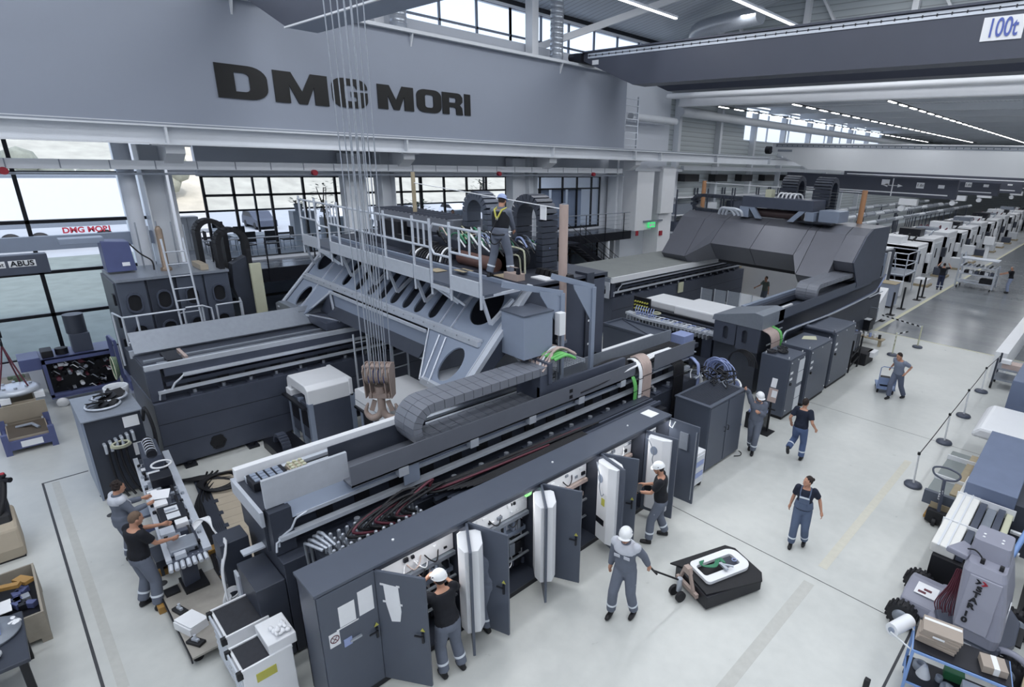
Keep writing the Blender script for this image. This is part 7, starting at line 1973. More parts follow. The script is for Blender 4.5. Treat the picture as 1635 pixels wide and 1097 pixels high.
MB().tube([hp_+Vector((-.09, .03, 0)), hp_+Vector((.1, -.03, .0))], .018, 8).build('handle', black, pv)
ld_ = thing('wrapped_pallet', 'black wrapped pallet carrying a white guitar shaped part', 'pallet', (-4.25, 8.0, 0))
MB().prism([(-.42, .18), (.5, .18), (.55, 1.42), (-.35, 1.5)], 'z', .04, .3, PMx).build('pallet_body', blackm, ld_, .01)
MB().prism([(-.5, .1), (-.3, .25), (.45, .2), (.62, 1.35), (.45, 1.5), (-.3, 1.52), (-.46, 1.4)], 'z', .3, .33, PMx).build('black_sheet', black, ld_)
wp = rrect(-.3, .36, .3, 1.42, .1, .08, .2, .2)
curveobj([wp, rrect(-.16, .42, .14, 1.26, .06, .06, .06, .06)[::-1]], 'white_part', white, ld_, PMx @ Matrix.Translation((0, 0, .37)), .06)
b = MB()
for k in range(4): wavytube(b, [PMx @ Vector(p) for p in ((-.2, .55+.03*k, .42), (-.05, .5, .46), (.02+.02*k, .7, .47), (-.08, .85+.03*k, .45), (.05, .95, .44))], .014, 6, 6)
b.build('green_strap', dgreen, ld_)
MB().cb((0, 0, 0), (.2, .06, .04), PMx @ Matrix.Translation((.12, .85, .45))).cyl(PMx @ Vector((.0, .8, .45)), PMx @ Vector((.22, 1.0, .47)), .02).build('metal_clamp', steel, ld_)
MB().box(-.14, .12, .95, 1.24, .34, .36, PMx).build('dark_inlay', dark, ld_)
MB().torus(PMx @ Vector((.02, 1.2, .4)), .04, .01, 'z', 14).build('purple_ring', lblue, ld_)
# blue trolley
bt = thing('hand_trolley', 'small pale blue push trolley with black box pulled by the man in white gloves', 'trolley', (-4.8, 21, 0))
bl2 = mat('pale blue trolley paint', '7f92b8', .45, 0, .05, 5)
TMx = Matrix.Translation((-4.75, 21.0, 0)) @ Matrix.Rotation(.35, 4, 'Z')
MB().box(-.3, .3, -.42, .42, .16, .21, TMx).build('deck', bl2, bt, .005)
MB().tube([TMx @ Vector(p) for p in ((-.27, -.4, .2), (-.27, -.42, .95), (-.2, -.42, 1.0), (.2, -.42, 1.0), (.27, -.42, .95), (.27, -.4, .2))], .016, 8).build('handle', bl2, bt)
MB().box(-.27, .27, -.425, -.405, .35, .6, TMx).build('handle_panel', bl2, bt)
reps('caster', black, bt, MB().lathe(tuple(TMx @ Vector((-.24, -.35, .07))), [(0, -.02), (.07, -.02), (.07, .02), (0, .02)], 12, 'x'), [(0, 0, 0), tuple(TMx.to_3x3() @ Vector((.48, 0, 0))), tuple(TMx.to_3x3() @ Vector((0, .7, 0))), tuple(TMx.to_3x3() @ Vector((.48, .7, 0)))])
o = MB().box(-.18, .12, -.2, .15, .21, .5, TMx).build('black_box', black, bevel=.01); tag(o, 'black box standing on the pale blue push trolley', 'box')
o = MB().box(-.1, .2, .18, .38, .21, .3, TMx).build('white_part', offw, bevel=.01); tag(o, 'pale part lying on the pale blue push trolley', 'part')
# barrier posts
def barrier(lab, x, y, tx=0, ty=0, m=white):
    t = thing('barrier_post', lab, 'barrier post', (x, y, 0), 'barrier posts with rope')
    MB().lathe((x, y, 0), [(.2, 0), (.21, .03), (.19, .07), (.04, .09), (.0, .09)], 28).build('base', slate, t)
    MB().cyl((x, y, .08), (x+tx, y+ty, .92), .024, n=12).build('pole', m, t)
    MB().cyl((x+tx, y+ty, .92), (x+tx*1.05, y+ty*1.05, .98), .035, n=10).build('pole_cap', black, t)
    return t
labs = ['white barrier post nearest the camera on the right', 'white barrier post, second from the camera', 'white barrier post, third from the camera', 'white barrier post, fourth from the camera beside the wheeled cart']
ys = [14.7, 17.95, 20.56, 23.53]
for l_, y in zip(labs, ys): barrier(l_, -2.2, y, -.02, -.12)
for i in range(3):
    y0, y1 = ys[i]-.12, ys[i+1]-.12
    o = MB().tube([(-2.22, y0+(y1-y0)*k/8, .93-.03*math.sin(PI*k/8)) for k in range(9)], .012, 6).build('barrier_rope', black); tag(o, ['dark rope between the two nearest barrier posts', 'dark rope between the second and third barrier posts', 'dark rope between the third and fourth barrier posts'][i], 'rope', 'barrier ropes')
o = MB().tube([(-2.22, 14.58-k*.5, .93-.0*k) for k in range(1)]+[(-2.22, 14.58, .93), (-2.3, 14.0, .9)], .004, 4); 
o = MB().tube([(-2.22, 23.41, .93), (-2.1, 25.5, .95)], .012, 6).build('barrier_rope', black); tag(o, 'dark rope from the farthest barrier post to the cart', 'rope', 'barrier ropes')
ysp = [(-6.35, 27.2), (-5.75, 25.2)]
p1 = thing('barrier_post', 'pale yellow barrier post with striped tape at the end of the aisle edge line', 'barrier post', (-5.15, 28.1, 0))
for (x, y, t) in ((-5.3, 27.6, p1),):
    MB().lathe((x, y, 0), [(.2, 0), (.21, .03), (.19, .07), (.04, .09), (.0, .09)], 24).build('base', slate, t); MB().cyl((x, y, .08), (x, y, 1.0), .03, n=10).build('pole', pyel, t)
p2_ = thing('barrier_post', 'pale yellow barrier post with striped tape nearer the charcoal cabinets', 'barrier post', (-5.7, 25.4, 0))
for (x, y, t) in ((-5.75, 25.5, p2_),):
    MB().lathe((x, y, 0), [(.2, 0), (.21, .03), (.19, .07), (.04, .09), (.0, .09)], 24).build('base', slate, t); MB().cyl((x, y, .08), (x, y, 1.0), .03, n=10).build('pole', pyel, t)
tp_ = thing('striped_tape', 'black and white striped tape between the two yellow barrier posts', 'tape', (-5.5, 26.5, .9))
def tape(a, c, n, off=0):
    a, c = Vector(a), Vector(c)
    for k in range(n):
        p, q = a.lerp(c, k/n), a.lerp(c, (k+1)/n)
        MB().bar(p, q, .012, .06).build('tape_stripe', black if k % 2 else white, tp_)
tape((-5.3, 27.6, .95), (-7.2, 28.4, .95), 16); tape((-5.75, 25.5, .95), (-5.75, 25.5, .45), 6); tape((-5.75, 25.5, .95), (-5.5, 26.2, .97), 4)
# pallet with flat profiles + pallet truck 2
sp2 = thing('panel_stack', 'grey and tan panels stacked on a pallet with white straps beside the nearest barrier post', 'panel stack', (-1.4, 14.9, 0))
MB().box(-1.75, -1.0, 13.6, 16.2, .42, .6).build('grey_panel', mat('grey green panel', '848b8b', .5, .05, .1, 4), sp2, .01)
MB().box(-1.32, -1.08, 13.7, 16.2, .6, .64).build('tan_board', tan, sp2); MB().box(-1.05, -.85, 13.7, 16.3, .4, .7).build('dark_profile', slate, sp2, .01)
for y in (14.3, 15.6): MB().box(-1.76, -.84, y, y+.03, .42, .72).build('white_strap', white, sp2)
MB().box(-1.6, -.9, 13.5, 16.1, .14, .4).build('pallet_blocks', tan, sp2)
MB().box(-1.78, -.98, 13.52, 13.62, .3, .62).build('end_plate', dark2, sp2)
pt2 = thing('pallet_truck', 'dark grey hand pallet truck with looped handle under the panel stack', 'pallet truck', (-1.4, 13.4, 0))
MB().box(-1.65, -1.45, 13.3, 14.5, .06, .13).box(-1.25, -1.05, 13.3, 14.5, .06, .13).build('fork', amber, pt2)
MB().box(-1.6, -1.1, 13.2, 13.35, .05, .35).build('pump_housing', black, pt2, .02)
MB().bar((-1.38, 13.25, .3), (-1.45, 13.42, 1.05), .06).build('tow_bar', slate, pt2, )
text('STILL', .1, 'tow_bar_letters', white, pt2, frame((-1.435, 13.32, .72), (-.05, .15, .75), (-1, 0, -.05)), .004)
MB().tube(spline([(-1.45, 13.42, 1.05), (-1.66, 13.42, 1.12), (-1.7, 13.5, 1.24), (-1.45, 13.52, 1.3), (-1.2, 13.5, 1.24), (-1.24, 13.42, 1.12), (-1.45, 13.42, 1.05)], 5), .022, 8).build('handle', slate, pt2)
reps('wheel', black, pt2, MB().tube([(-1.45, 13.2, .09), (-1.38, 13.2, .09)], .09, 16), [(0, 0, 0), (.16, 0, 0)])
# long profiles stack
lp_ = thing('profile_stack', 'long white and dark machine profiles strapped together behind the grey lift', 'profile stack', (-.7, 12.5, 0))
MB().box(-1.12, -.72, 10.9, 14.2, .78, .98).build('white_profile', mat('ribbed white foam wrap', 'e2e2df', .7, 0, .04, 6), lp_, .02)
MB().box(-1.02, -.98, 10.85, 14.2, .98, 1.0).box(-.88, -.85, 10.85, 14.2, .98, 1.0).build('profile_rib', offw, lp_)
MB().box(-.7, -.58, 10.9, 14.1, .8, .95).box(-.38, -.26, 11, 14.1, .8, .95).build('dark_profile', slate, lp_, .01); MB().box(-.56, -.4, 11, 14.1, .78, .88).build('grey_profile', dsteel, lp_)
MB().box(-.24, -.12, 11.5, 14.2, .76, .9).build('foam_strip', pyel, lp_, .02)
for y in (11.9, 13.2): MB().box(-1.14, -.1, y, y+.02, .78, 1.01).build('strap', white, lp_)
MB().box(-1.05, -.3, 10.8, 14.0, .35, .78).build('support_box', black, lp_)
MB().box(-1.0, -.2, 11, 11.2, 0, .35).box(-1.0, -.2, 13.5, 13.7, 0, .35).build('support_leg', blackm, lp_)
for y in (12.2, 13.0): MB().box(-.1, .15, y, y+.08, .6, .66).build('foam_arm', white, lp_, .01)
# blue grey machine housings on right
mh1 = thing('blue_grey_housing', 'big blue grey sloping machine housing at the right edge', 'machine housing', (-.6, 15, 0))
hb2 = mat('muted blue housing', '6e7a94', .5, .05, .12, 3)
MB().prism([(13.3, 1.25), (15.9, 1.55), (15.9, 1.2), (13.3, .9)], 'x', -1.05, -.15).build('sloped_cover', hb2, mh1, .01)
MB().box(-1.0, -.2, 13.3, 15.9, .5, .95).box(-.15, .6, 13.3, 15.9, 0, 1.1).build('housing_body', dark, mh1)
MB().box(-1.0, -.2, 13.9, 15.9, .0, .5).build('housing_foot', blackm, mh1)
mh2 = thing('white_hood', 'white rounded machine hood beside the blue grey column at the right edge', 'machine hood', (-.8, 17.4, 0))
MB().prism([(-1.5, 1.05), (.8, 1.05), (.8, 1.35), (-1.35, 1.35), (-1.5, 1.2)], 'y', 16.4, 18.5).build('hood_shell', white, mh2, .08)
MB().box(-.9, .7, 16.7, 18.4, 0, 1.05).build('hood_base', offw, mh2)
mh3 = thing('tall_blue_grey_unit', 'tall blue grey machine cabinet at the right edge behind the white hood', 'machine cabinet', (-.3, 20.5, 0))
MB().box(-1.15, .9, 19.2, 22.4, .0, 1.95).build('cabinet_body', hb2, mh3, .02); MB().box(-1.16, -1.15, 20.2, 20.23, .1, 1.9).build('panel_seam', blackm, mh3)
# cart near barrier
ct2 = thing('wheeled_cart', 'dark wheeled cart with white and red cartons and striped tape beside the last barrier post', 'cart', (-1.5, 24.6, 0))
for (x, y) in ((-2.05, 24.3), (-2.05, 25.2), (-.9, 24.3), (-.9, 25.2)): MB().box(x-.03, x+.03, y-.03, y+.03, .12, 1.15 if x < -2 else .9).build('frame_post', dark, ct2)
for z in (.35, .75): MB().box(-2.05, -.9, 24.28, 25.22, z, z+.05).build('shelf', dsteel, ct2)
reps('wheel', black, ct2, MB().lathe((-2.05, 24.3, .12), [(0, -.03), (.12, -.03), (.12, .03), (0, .03)], 16, 'x'), [(0, 0, 0), (1.1, 0, 0), (0, .9, 0), (1.1, .9, 0)])
o = MB().box(-1.9, -1.1, 24.4, 24.9, .8, .98).build('red_white_carton', pink, bevel=.005); tag(o, 'pinkish carton on the dark wheeled cart', 'carton')
o = MB().box(-1.95, -1.65, 24.35, 24.6, .98, 1.12).build('white_carton', white, bevel=.005); tag(o, 'white carton on top of the pinkish carton', 'carton')
o = MB().box(-2.3, -1.9, 25.6, 40, 0, 1.05).build('white_partition', white); tag(o, 'long low white partition along the right side of the aisle', 'partition')
# STAR 10 lift
lf = mat('grey violet lift paint', '8b8d9c', .4, 0, .05, 3)
sl = thing('mast_lift', 'grey violet mast lift with large vertical lettering and knobby tyres', 'lift', (-.3, 10, 0))
MB().prism([(9.55, .3), (10.5, .3), (10.45, .52), (10.2, .6), (9.8, .6), (9.6, .5)], 'x', -1.2, -.45).build('front_axle_cover', lf, sl, .04)
MB().box(-.75, .35, 9.35, 10.55, .22, .5).build('chassis', lf, sl, .06)
MB().prism([(-.55, 9.25), (.25, 9.25), (.42, 9.6), (.42, 10.2), (.2, 10.55), (-.5, 10.55), (-.68, 10.2), (-.68, 9.6)], 'z', .5, .62).build('turntable', slate, sl, .02)
# hood body, lofted
def loft2(sections, m, name, par, bev=0):
    b = MB(); n = len(sections[0][1]); vs = []; fs = []
    for z, lp in sections: vs += [(p[0], p[1], z) for p in lp]
    for i in range(len(sections)-1):
        for k in range(n):
            l = (k+1) % n; fs.append((i*n+k, i*n+l, (i+1)*n+l, (i+1)*n+k))
    fs += [tuple(range(n))[::-1], tuple(range((len(sections)-1)*n, len(sections)*n))]
    b._add(vs, fs); return b.build(name, m, par, bev)
def rr(x0, x1, y0, y1, r): return rrect(x0, y0, x1, y1, r, r, r, r, 4)
loft2([(.6, rr(-.36, .22, 9.18, 10.4, .1)), (.8, rr(-.4, .24, 9.14, 10.4, .12)), (1.2, rr(-.44, .2, 9.24, 10.35, .12)), (1.65, rr(-.48, .1, 9.38, 10.3, .1)), (1.76, rr(-.44, .06, 9.46, 10.25, .08))], lf, 'hood', sl)
MB().prism([(9.12, .82), (9.22, 1.2), (9.355, 1.63), (9.4, 1.63), (9.3, 1.2), (9.2, .82)], 'x', -.36, .06).build('hood_panel', mat('lighter lift panel', '9496a4', .4, 0, .04, 3), sl, .01)
loft2([(1.72, rr(-.48, .06, 9.7, 10.3, .06)), (2.0, rr(-.47, .02, 9.8, 10.3, .06))], lf, 'mast_head', sl)
MB().prism([(-.78, 9.65), (-.46, 9.6), (-.44, 9.95), (-.6, 10.05)], 'z', 1.66, 1.76).build('side_wing', lf, sl, .03)
for k, c_ in enumerate('STAR'): text(c_, .11, 'letter', black, sl, frame((-.2-.012*k, 9.22+(.27-.095*k)*.31-.012, 1.47-.095*k), (1, 0, 0), (0, .3, 1)), .012, .005, 1.4)
for k, c_ in enumerate('10'): text(c_, .11, 'numeral', black, sl, frame((-.26, 9.17-.028*k, 1.05-.1*k), (1, 0, 0), (0, .26, 1)), .012, .005, 1.4)
for q, m_ in ((-.02, black), (.06, red)): MB().prism([(q-.08, 0), (q-.04, .04), (q-.08, .08), (q-.05, .08), (q, .04), (q-.05, 0)], 'y', 0, .01, frame((0, 9.37, 1.39), (1, 0, 0), (0, 0, 1)) @ Matrix.Rotation(0, 4, 'X') if False else Matrix.Translation((-.17, 9.315, 1.53))).build('logo_arrow', m_, sl)
def tyre(x, y, r=.24, w=.17, ax='y'):
    b = MB().lathe((x, y, r), [(.0, -w/2), (r*.62, -w/2), (r*.9, -w/2), (r*.97, -w/3), (r*.97, w/3), (r*.9, w/2), (r*.62, w/2), (.0, w/2)], 28, ax).build('tyre', black, sl)
    for k in range(18):
        a = 2*PI*k/18
        if ax == 'y': p = (x+r*.97*math.cos(a), y, r+r*.97*math.sin(a))
        else: p = (x, y+r*.97*math.cos(a), r+r*.97*math.sin(a))
        M = Matrix.Translation(p) @ Matrix.Rotation(-a if ax == 'y' else a, 4, 'Y' if ax == 'y' else 'X')
        (MB().box(-.02, .02, -w/2, w/2, -.018, .018, M) if ax == 'y' else MB().box(-w/2, w/2, -.02, .02, -.018, .018, M)).build('tread_block', black, b)
    MB().lathe((x, y, r), [(.0, -w/2-.006), (r*.55, -w/2-.006), (r*.5, -w/2+.02), (.0, -w/2+.02)], 20, ax).build('rim', dsteel, b)
tyre(-1.1, 9.5); tyre(-1.1, 10.6); tyre(.4, 9.35, .26); tyre(.4, 10.65, .26)
MB().torus((.4, 9.35, .28), .33, .05, 'y', 18, 8, .1, PI-.1).build('mudguard', lf, sl)
MB().box(-1.05, -.72, 9.75, 10.1, .6, .605).box(-.2, -.08, 9.34, 9.345, .3, .42).build('data_plate', white, sl)
for (a, c) in ((-1.0, 9.8), (-.93, 9.9)): MB().box(a, a+.12, c, c+.06, .606, .61).build('plate_print', maroon, sl)
MB().box(.21, .225, 9.5, 9.75, .95, 1.2).build('side_label', white, sl)
MB().box(.2, .4, 9.34, 9.345, .42, .5).build('number_plate', white, sl); text('174', .08, 'plate_number', black, sl, frame((.3, 9.33, .46), (1, 0, 0), (0, 0, 1)), .004)
MB().prism([(.3, 9.7), (.5, 9.7), (.5, 10.2), (.3, 10.2)], 'z', .5, .53).build('black_step', black, sl)
b = MB()
for k in range(12): wavytube(b, [(-.56+.008*k, 9.7+.02*(k % 3), 1.4), (-.6+.014*k, 9.6+.04*(k % 2), 1.1), (-.7+.026*k, 9.5+.05*(k % 3), .8), (-.66+.024*k, 9.52, .62+.02*(k % 4))], .009, 5, 4)
b.build('maroon_cable_bundle', maroon, sl)
b = MB(); wavytube(b, [(-.5, 9.75, 1.8), (-.4, 9.62, 1.9), (-.3, 9.6, 1.84), (-.27, 9.58, 1.76)], .012, 6, 5); b.build('black_cable', black, sl)
for x in (-.27, -.02): MB().box(x-.03, x+.03, 9.54, 9.6, 1.74, 1.84).build('latch', black, sl, .01)
reps('vent', white, sl, MB().cyl((-.36, 9.95, 2.0), (-.36, 9.95, 2.006), .02, n=8), [(0, 0, 0), (0, .1, 0), (.25, 0, 0), (.25, .1, 0)])
# parts cart bottom right
pc = thing('parts_cart', 'pale blue framed cart with black top carrying flat cartons at the bottom right', 'cart', (-.1, 8.3, 0))
CM = frame((-.16, 8.38, 0), (1.1, .22, 0), (-.22, 1.1, 0))
pbl = mat('sky blue frame paint', '7fa0d6', .45, 0, .05, 5)
MB().box(-.6, .62, -.3, .26, .88, .92, CM).build('top_shelf', pbl, pc, .005); MB().box(-.58, .6, -.28, .24, .92, .935, CM).build('black_mat', blackm, pc)
MB().box(-.6, .62, -.3, .26, .3, .33, CM).build('lower_shelf', pbl, pc, .005); MB().box(-.58, .6, -.28, .24, .33, .345, CM).build('black_mat', blackm, pc)
for (x, y) in ((-.58, -.28), (.6, -.28), (-.58, .24), (.6, .24)): MB().bar(CM @ Vector((x, y, .12)), CM @ Vector((x, y, .9)), .04).build('leg', pbl, pc)
reps('caster', black, pc, MB().lathe(tuple(CM @ Vector((-.55, -.25, .07))), [(0, -.02), (.07, -.02), (.07, .02), (0, .02)], 12, 'x'), [(0, 0, 0), tuple(CM.to_3x3() @ Vector((1.1, 0, 0))), tuple(CM.to_3x3() @ Vector((0, .48, 0))), tuple(CM.to_3x3() @ Vector((1.1, .48, 0)))])
cart_m = mat('grey brown carton', 'a59a90', .75, 0, .06, 5)
for k in range(6):
    BMx = CM @ Matrix.Translation((-.31+.01*k, .06, .94+.038*k)) @ Matrix.Rotation(-.1+.05*(k % 3), 4, 'Z')
    o = MB().box(-.25, .25, -.17+.02*k*.3, .2, 0, .036, BMx).build('flat_carton', cart_m, bevel=.002)
    tag(o, ['lowest flat grey carton of the stack on the blue cart', 'second flat carton from the bottom of the stack on the blue cart', 'third flat carton from the bottom of the stack on the blue cart', 'fourth flat carton from the bottom of the stack on the blue cart', 'fifth flat carton from the bottom of the stack on the blue cart', 'topmost flat grey carton with printed strip on the blue cart'][k], 'carton', 'flat cartons on the blue cart')
    if k == 5: MB().box(-.24, .24, .1, .15, .036, .038, BMx).build('printed_strip', white, o)
    if k == 4: MB().box(-.1, .05, -.168, -.164, .0, .03, BMx).build('label', paper, o)
BMx = CM @ Matrix.Translation((.38, -.06, .94)) @ Matrix.Rotation(.15, 4, 'Z')
o = MB().box(-.15, .15, -.13, .13, 0, .11, BMx).build('carton', cart_m, bevel=.003); tag(o, 'grey carton with printed white tape at the right end of the blue cart', 'carton')
MB().box(-.02, .05, -.131, .131, 0, .112, BMx).build('white_tape', white, o)
o = MB().lathe(tuple(CM @ Vector((-.35, -.05, .345))), [(.1, 0), (.09, .03), (.04, .16), (.03, .18), (.0, .18)], 20).build('tool_cone', offw); tag(o, 'white tool cone on the lower shelf of the blue cart', 'tool holder')
for k, (x, y, r) in enumerate(((-.4, .12, .1), (-.15, .02, .05), (-.05, -.12, .09))):
    o = MB().lathe(tuple(CM @ Vector((x, y-.05, .345))), [(r, 0), (r, .08), (r*.5, .1), (r*.5, .04), (0, .04)], 20).build('tool_holder', dsteel)
    tag(o, ['flat grey tool holder behind the white tool cone', 'small grey tool cup beside the white tool cone', 'dark ring shaped tool holder on the lower shelf of the blue cart'][k], 'tool holder')
o = MB().box(-.1, .16, .05, .2, .345, .5, CM).build('green_case', mat('dark green plastic', '2f6b45', .5), bevel=.01); tag(o, 'dark green case on the lower shelf of the blue cart', 'case')
o = MB().box(.12, .45, -.25, .0, .345, .52, CM).build('lower_carton', offw, bevel=.005); tag(o, 'pale carton on the lower shelf of the blue cart', 'carton')
rl_ = thing('film_roll', 'roll of white plastic film fixed to the left end of the blue cart', 'film roll', (-.95, 8.2, .9))
ra, rb_ = Vector((-1.0, 8.05, 1.0)), Vector((-.86, 8.45, 1.0))
MB().tube([ra, rb_], .1, 24).build('film', mat('white plastic film', 'e6e9ee', .35, 0, .03, 8), rl_); MB().tube([ra-(rb_-ra)*.05, ra], .045, 16).build('core', slate2, rl_)
MB().tube([ra-Vector((0, .05, 0)), Vector((-.72, 8.05, .85))], .012, 6).tube([rb_, Vector((-.7, 8.35, .85))], .012, 6).build('holder_wire', white, rl_)
o = MB().prism([(-1.06, 8.02), (-.98, 8.38), (-1.0, 8.4), (-1.08, 8.05)], 'z', .55, .98).build('film_tail', glass); 
bpy.data.objects.remove(o)
# far right bits
o = MB().prism([(.1, 0), (.9, 0), (1.0, .7), (.2, .75)], 'y', 10.9, 12.6, Matrix.Translation((.25, 0, 0))).build('black_bin', black, bevel=.03); tag(o, 'large black bin at the right edge beside the lift', 'bin')
o = MB().tube([(-.05, 11.6, .15), (.2, 12.9, 1.25)], .05, 8).build('blue_strut', pbl); tag(o, 'pale blue leaning strut at the right edge', 'strut')
o = thing('pallet', 'wooden pallet end with papers at the lower right edge', 'pallet', (.8, 9, 0))
MB().box(.62, 1.5, 8.9, 9.4, .3, .4).build('pallet_board', tan, o); MB().box(.62, 1.5, 8.9, 9.4, .1, .28).build('pallet_core', black, o)
o = thing('handheld_device', 'small yellow and black device standing on the floor at the bottom edge', 'device', (-1.06, 7.6, 0))
MB().box(-1.12, -1.04, 7.62, 7.7, 0, .28).build('device_body', black, o, .01); MB().box(-1.121, -1.1, 7.63, 7.69, .12, .22).build('yellow_side', yellow, o); MB().box(-1.11, -1.05, 7.61, 7.62, .02, .08).build('label', lblue, o)
# ================= MEZZANINE, OFFICES =================
mz = thing('mezzanine_walkway', 'dark steel mezzanine walkway with railing in front of the offices', 'walkway', (-22.3, 16, 3.0))
MB().box(-23.45, -21.5, 5.0, 27, 3.3, 3.4).build('walkway_floor', mat('glossy dark walkway floor', '4c525e', .25, .1, .1, 2), mz)
MB().box(-21.55, -21.45, 5.0, 27, 2.95, 3.42).build('edge_beam', blackm, mz)
MB().box(-21.56, -21.5, 5.0, 27, 3.0, 3.08).build('beam_flange', dark, mz)
for k in range(14): MB().box(-21.47, -21.43, 5.2+k*1.62-.02, 5.2+k*1.62+.02, 3.0, 4.5).build('railing_post', blackm, mz)
for z in (3.6, 3.85, 4.1, 4.3): MB().tube([(-21.45, 5.0, z), (-21.45, 26.8, z)], .01, 6).build('railing_wire', dsteel, mz)
MB().tube([(-21.45, 5.0, 4.5), (-21.45, 26.8, 4.5)], .025, 8).build('handrail', dsteel, mz)
for y in (5.2, 12.5, 19, 25): MB().box(-21.6, -21.45, y-.08, y+.08, 0, 2.95).build('support_post', offw, mz)
st = thing('steel_stair', 'dark steel stair with railings leading down from the mezzanine', 'stair', (-20.7, 23.5, 0))
for x in (-21.25, -20.25): MB().bar((x, 21.2, 3.25), (x, 26.2, .15), .06, .26).build('stringer', blackm, st)
reps('tread', blackm, st, MB().box(-21.25, -20.25, 21.3, 21.58, 3.1, 3.14), [(0, k*.29, -k*.18) for k in range(17)])
for x in (-21.25, -20.25):
    for k in range(6): MB().tube([(x, 21.3+k*.95, 3.15-k*.59), (x, 21.3+k*.95, 4.15-k*.59)], .018, 6).build('baluster', blackm, st)
    for d in (.3, .5, .7, 1.0): MB().tube([(x, 21.3, 3.2+d), (x, 26.05, .25+d)], .018 if d == 1.0 else .01, 6).build('handrail', blackm, st)
MB().box(-21.5, -20.2, 20.2, 21.3, 3.2, 3.3).build('landing', blackm, st)
# office box
struct(MB().box(-30, -23.6, 5.0, 27, 3.1, 3.4), 'floor', mat('pale office carpet', 'b9bdc4', .8, 0, .05, 3), 'office floor behind the mezzanine windows')
struct(MB().box(-30, -23.7, 5.0, 27, 6.5, 6.7), 'ceiling', white)
struct(MB().box(-30, -23.7, 4.9, 5.0, -.3, 6.6).box(-30, -23.7, 27, 27.1, -.3, 6.6), 'wall_left', white)
struct(MB().box(-26.2, -26.1, 5, 27, -.2, 3.1), 'wall_left', offw, 'rear wall of the ground floor rooms')
struct(MB().box(-26.2, -23.6, 5, 27, -.3, 0.0), 'floor', fm)
b = MB()
for k in range(6): b.box(-30.05, -29.95, 5+k*4.4-.04, 5+k*4.4+.04, 3.4, 6.5)
for z in (3.45, 4.6, 6.45): b.box(-30.05, -29.95, 5, 27, z-.04, z+.04)
struct(b, 'window_8', dframe)
struct(MB().box(-23.75, -23.62, 16.4, 26.3, 3.45, 3.6), 'trim_8', dframe)
for y in (20.6, 21.8, 23.1, 24.4): 
    o = MB().box(-23.85, -23.8, y-.45, y+.62, 3.5, 5.7).build('roller_blind', mat('pale roller blind', 'a9afc0', .8, 0, .03, 3)); tag(o, 'pale roller blind drawn down in the last office window group', 'blind', 'roller blinds in the last offices')
def office_table(x, y, lab):
    t = thing('office_table', lab, 'table', (x, y, 3.4))
    MB().box(x-.5, x+.5, y-.8, y+.8, 4.1, 4.14).build('table_top', white, t)
    for dx in (-.45, .45):
        for dy in (-.7, .7): MB().cyl((x+dx, y+dy, 3.4), (x+dx, y+dy, 4.1), .025, n=8).build('leg', alu, t)
    return t
office_table(-25.2, 7.6, 'white office table behind the first mezzanine windows')
office_table(-27.2, 7.0, 'white office table farther back in the first office')
def chair(x, y, rz, lab):
    t = thing('office_chair', lab, 'chair', (0, 0, 0), 'black office chairs')
    MB().box(-.22, .22, -.22, .22, .42, .47).build('seat', black, t, .02); MB().box(-.21, .21, .2, .24, .55, .95).build('backrest', black, t, .02)
    for (a, c) in ((-.2, -.2), (.2, -.2), (-.2, .2), (.2, .2)): MB().cyl((a, c, 0), (a, c, .44), .015, n=6).build('leg', dsteel, t)
    for a in (-.2, .2): MB().cyl((a, .2, .44), (a, .22, .6), .015, n=6).build('back_support', dsteel, t)
    place(t, (x, y, 3.4), rz); ORG[t] = Vector((x, y, 3.4)); return t
for k, (x, y, rz) in enumerate(((-24.5, 7.2, -1.4), (-24.5, 8.0, -1.7), (-25.9, 7.4, 1.5), (-25.3, 8.9, 0), (-25.2, 6.2, 3.1), (-27.9, 7.2, 1.6))):
    chair(x, y, rz, ['black chair at the near side of the first office table, left one', 'black chair at the near side of the first office table, right one', 'black chair behind the first office table', 'black chair at the right end of the first office table', 'black chair at the left end of the first office table', 'black chair at the rear office table'][k])
for k, (x, y, w, h) in enumerate(((-26.3, 10.0, .9, 1.45), (-26.0, 11.3, 1.2, 1.15), (-27.3, 5.9, .8, 1.3), (-26.8, 18.5, 1.6, 1.1))):
    t = thing('office_cabinet', ['pale office cabinet with a plant on top', 'low white office cabinet with a plant pot beside it', 'pale grey cabinet at the rear of the first office', 'low white cabinet in the middle office'][k], 'cabinet', (x, y, 3.4))
    MB().box(x-.25, x+.25, y-w/2, y+w/2, 3.4, 3.4+h).build('cabinet_body', offw, t, .01); MB().box(x+.25, x+.26, y-.005, y+.005, 3.45, 3.35+h).build('door_gap', slate, t); MB().box(x+.25, x+.265, y+.05, y+.07, 3.4+h*.5, 3.4+h*.62).build('handle', dsteel, t)
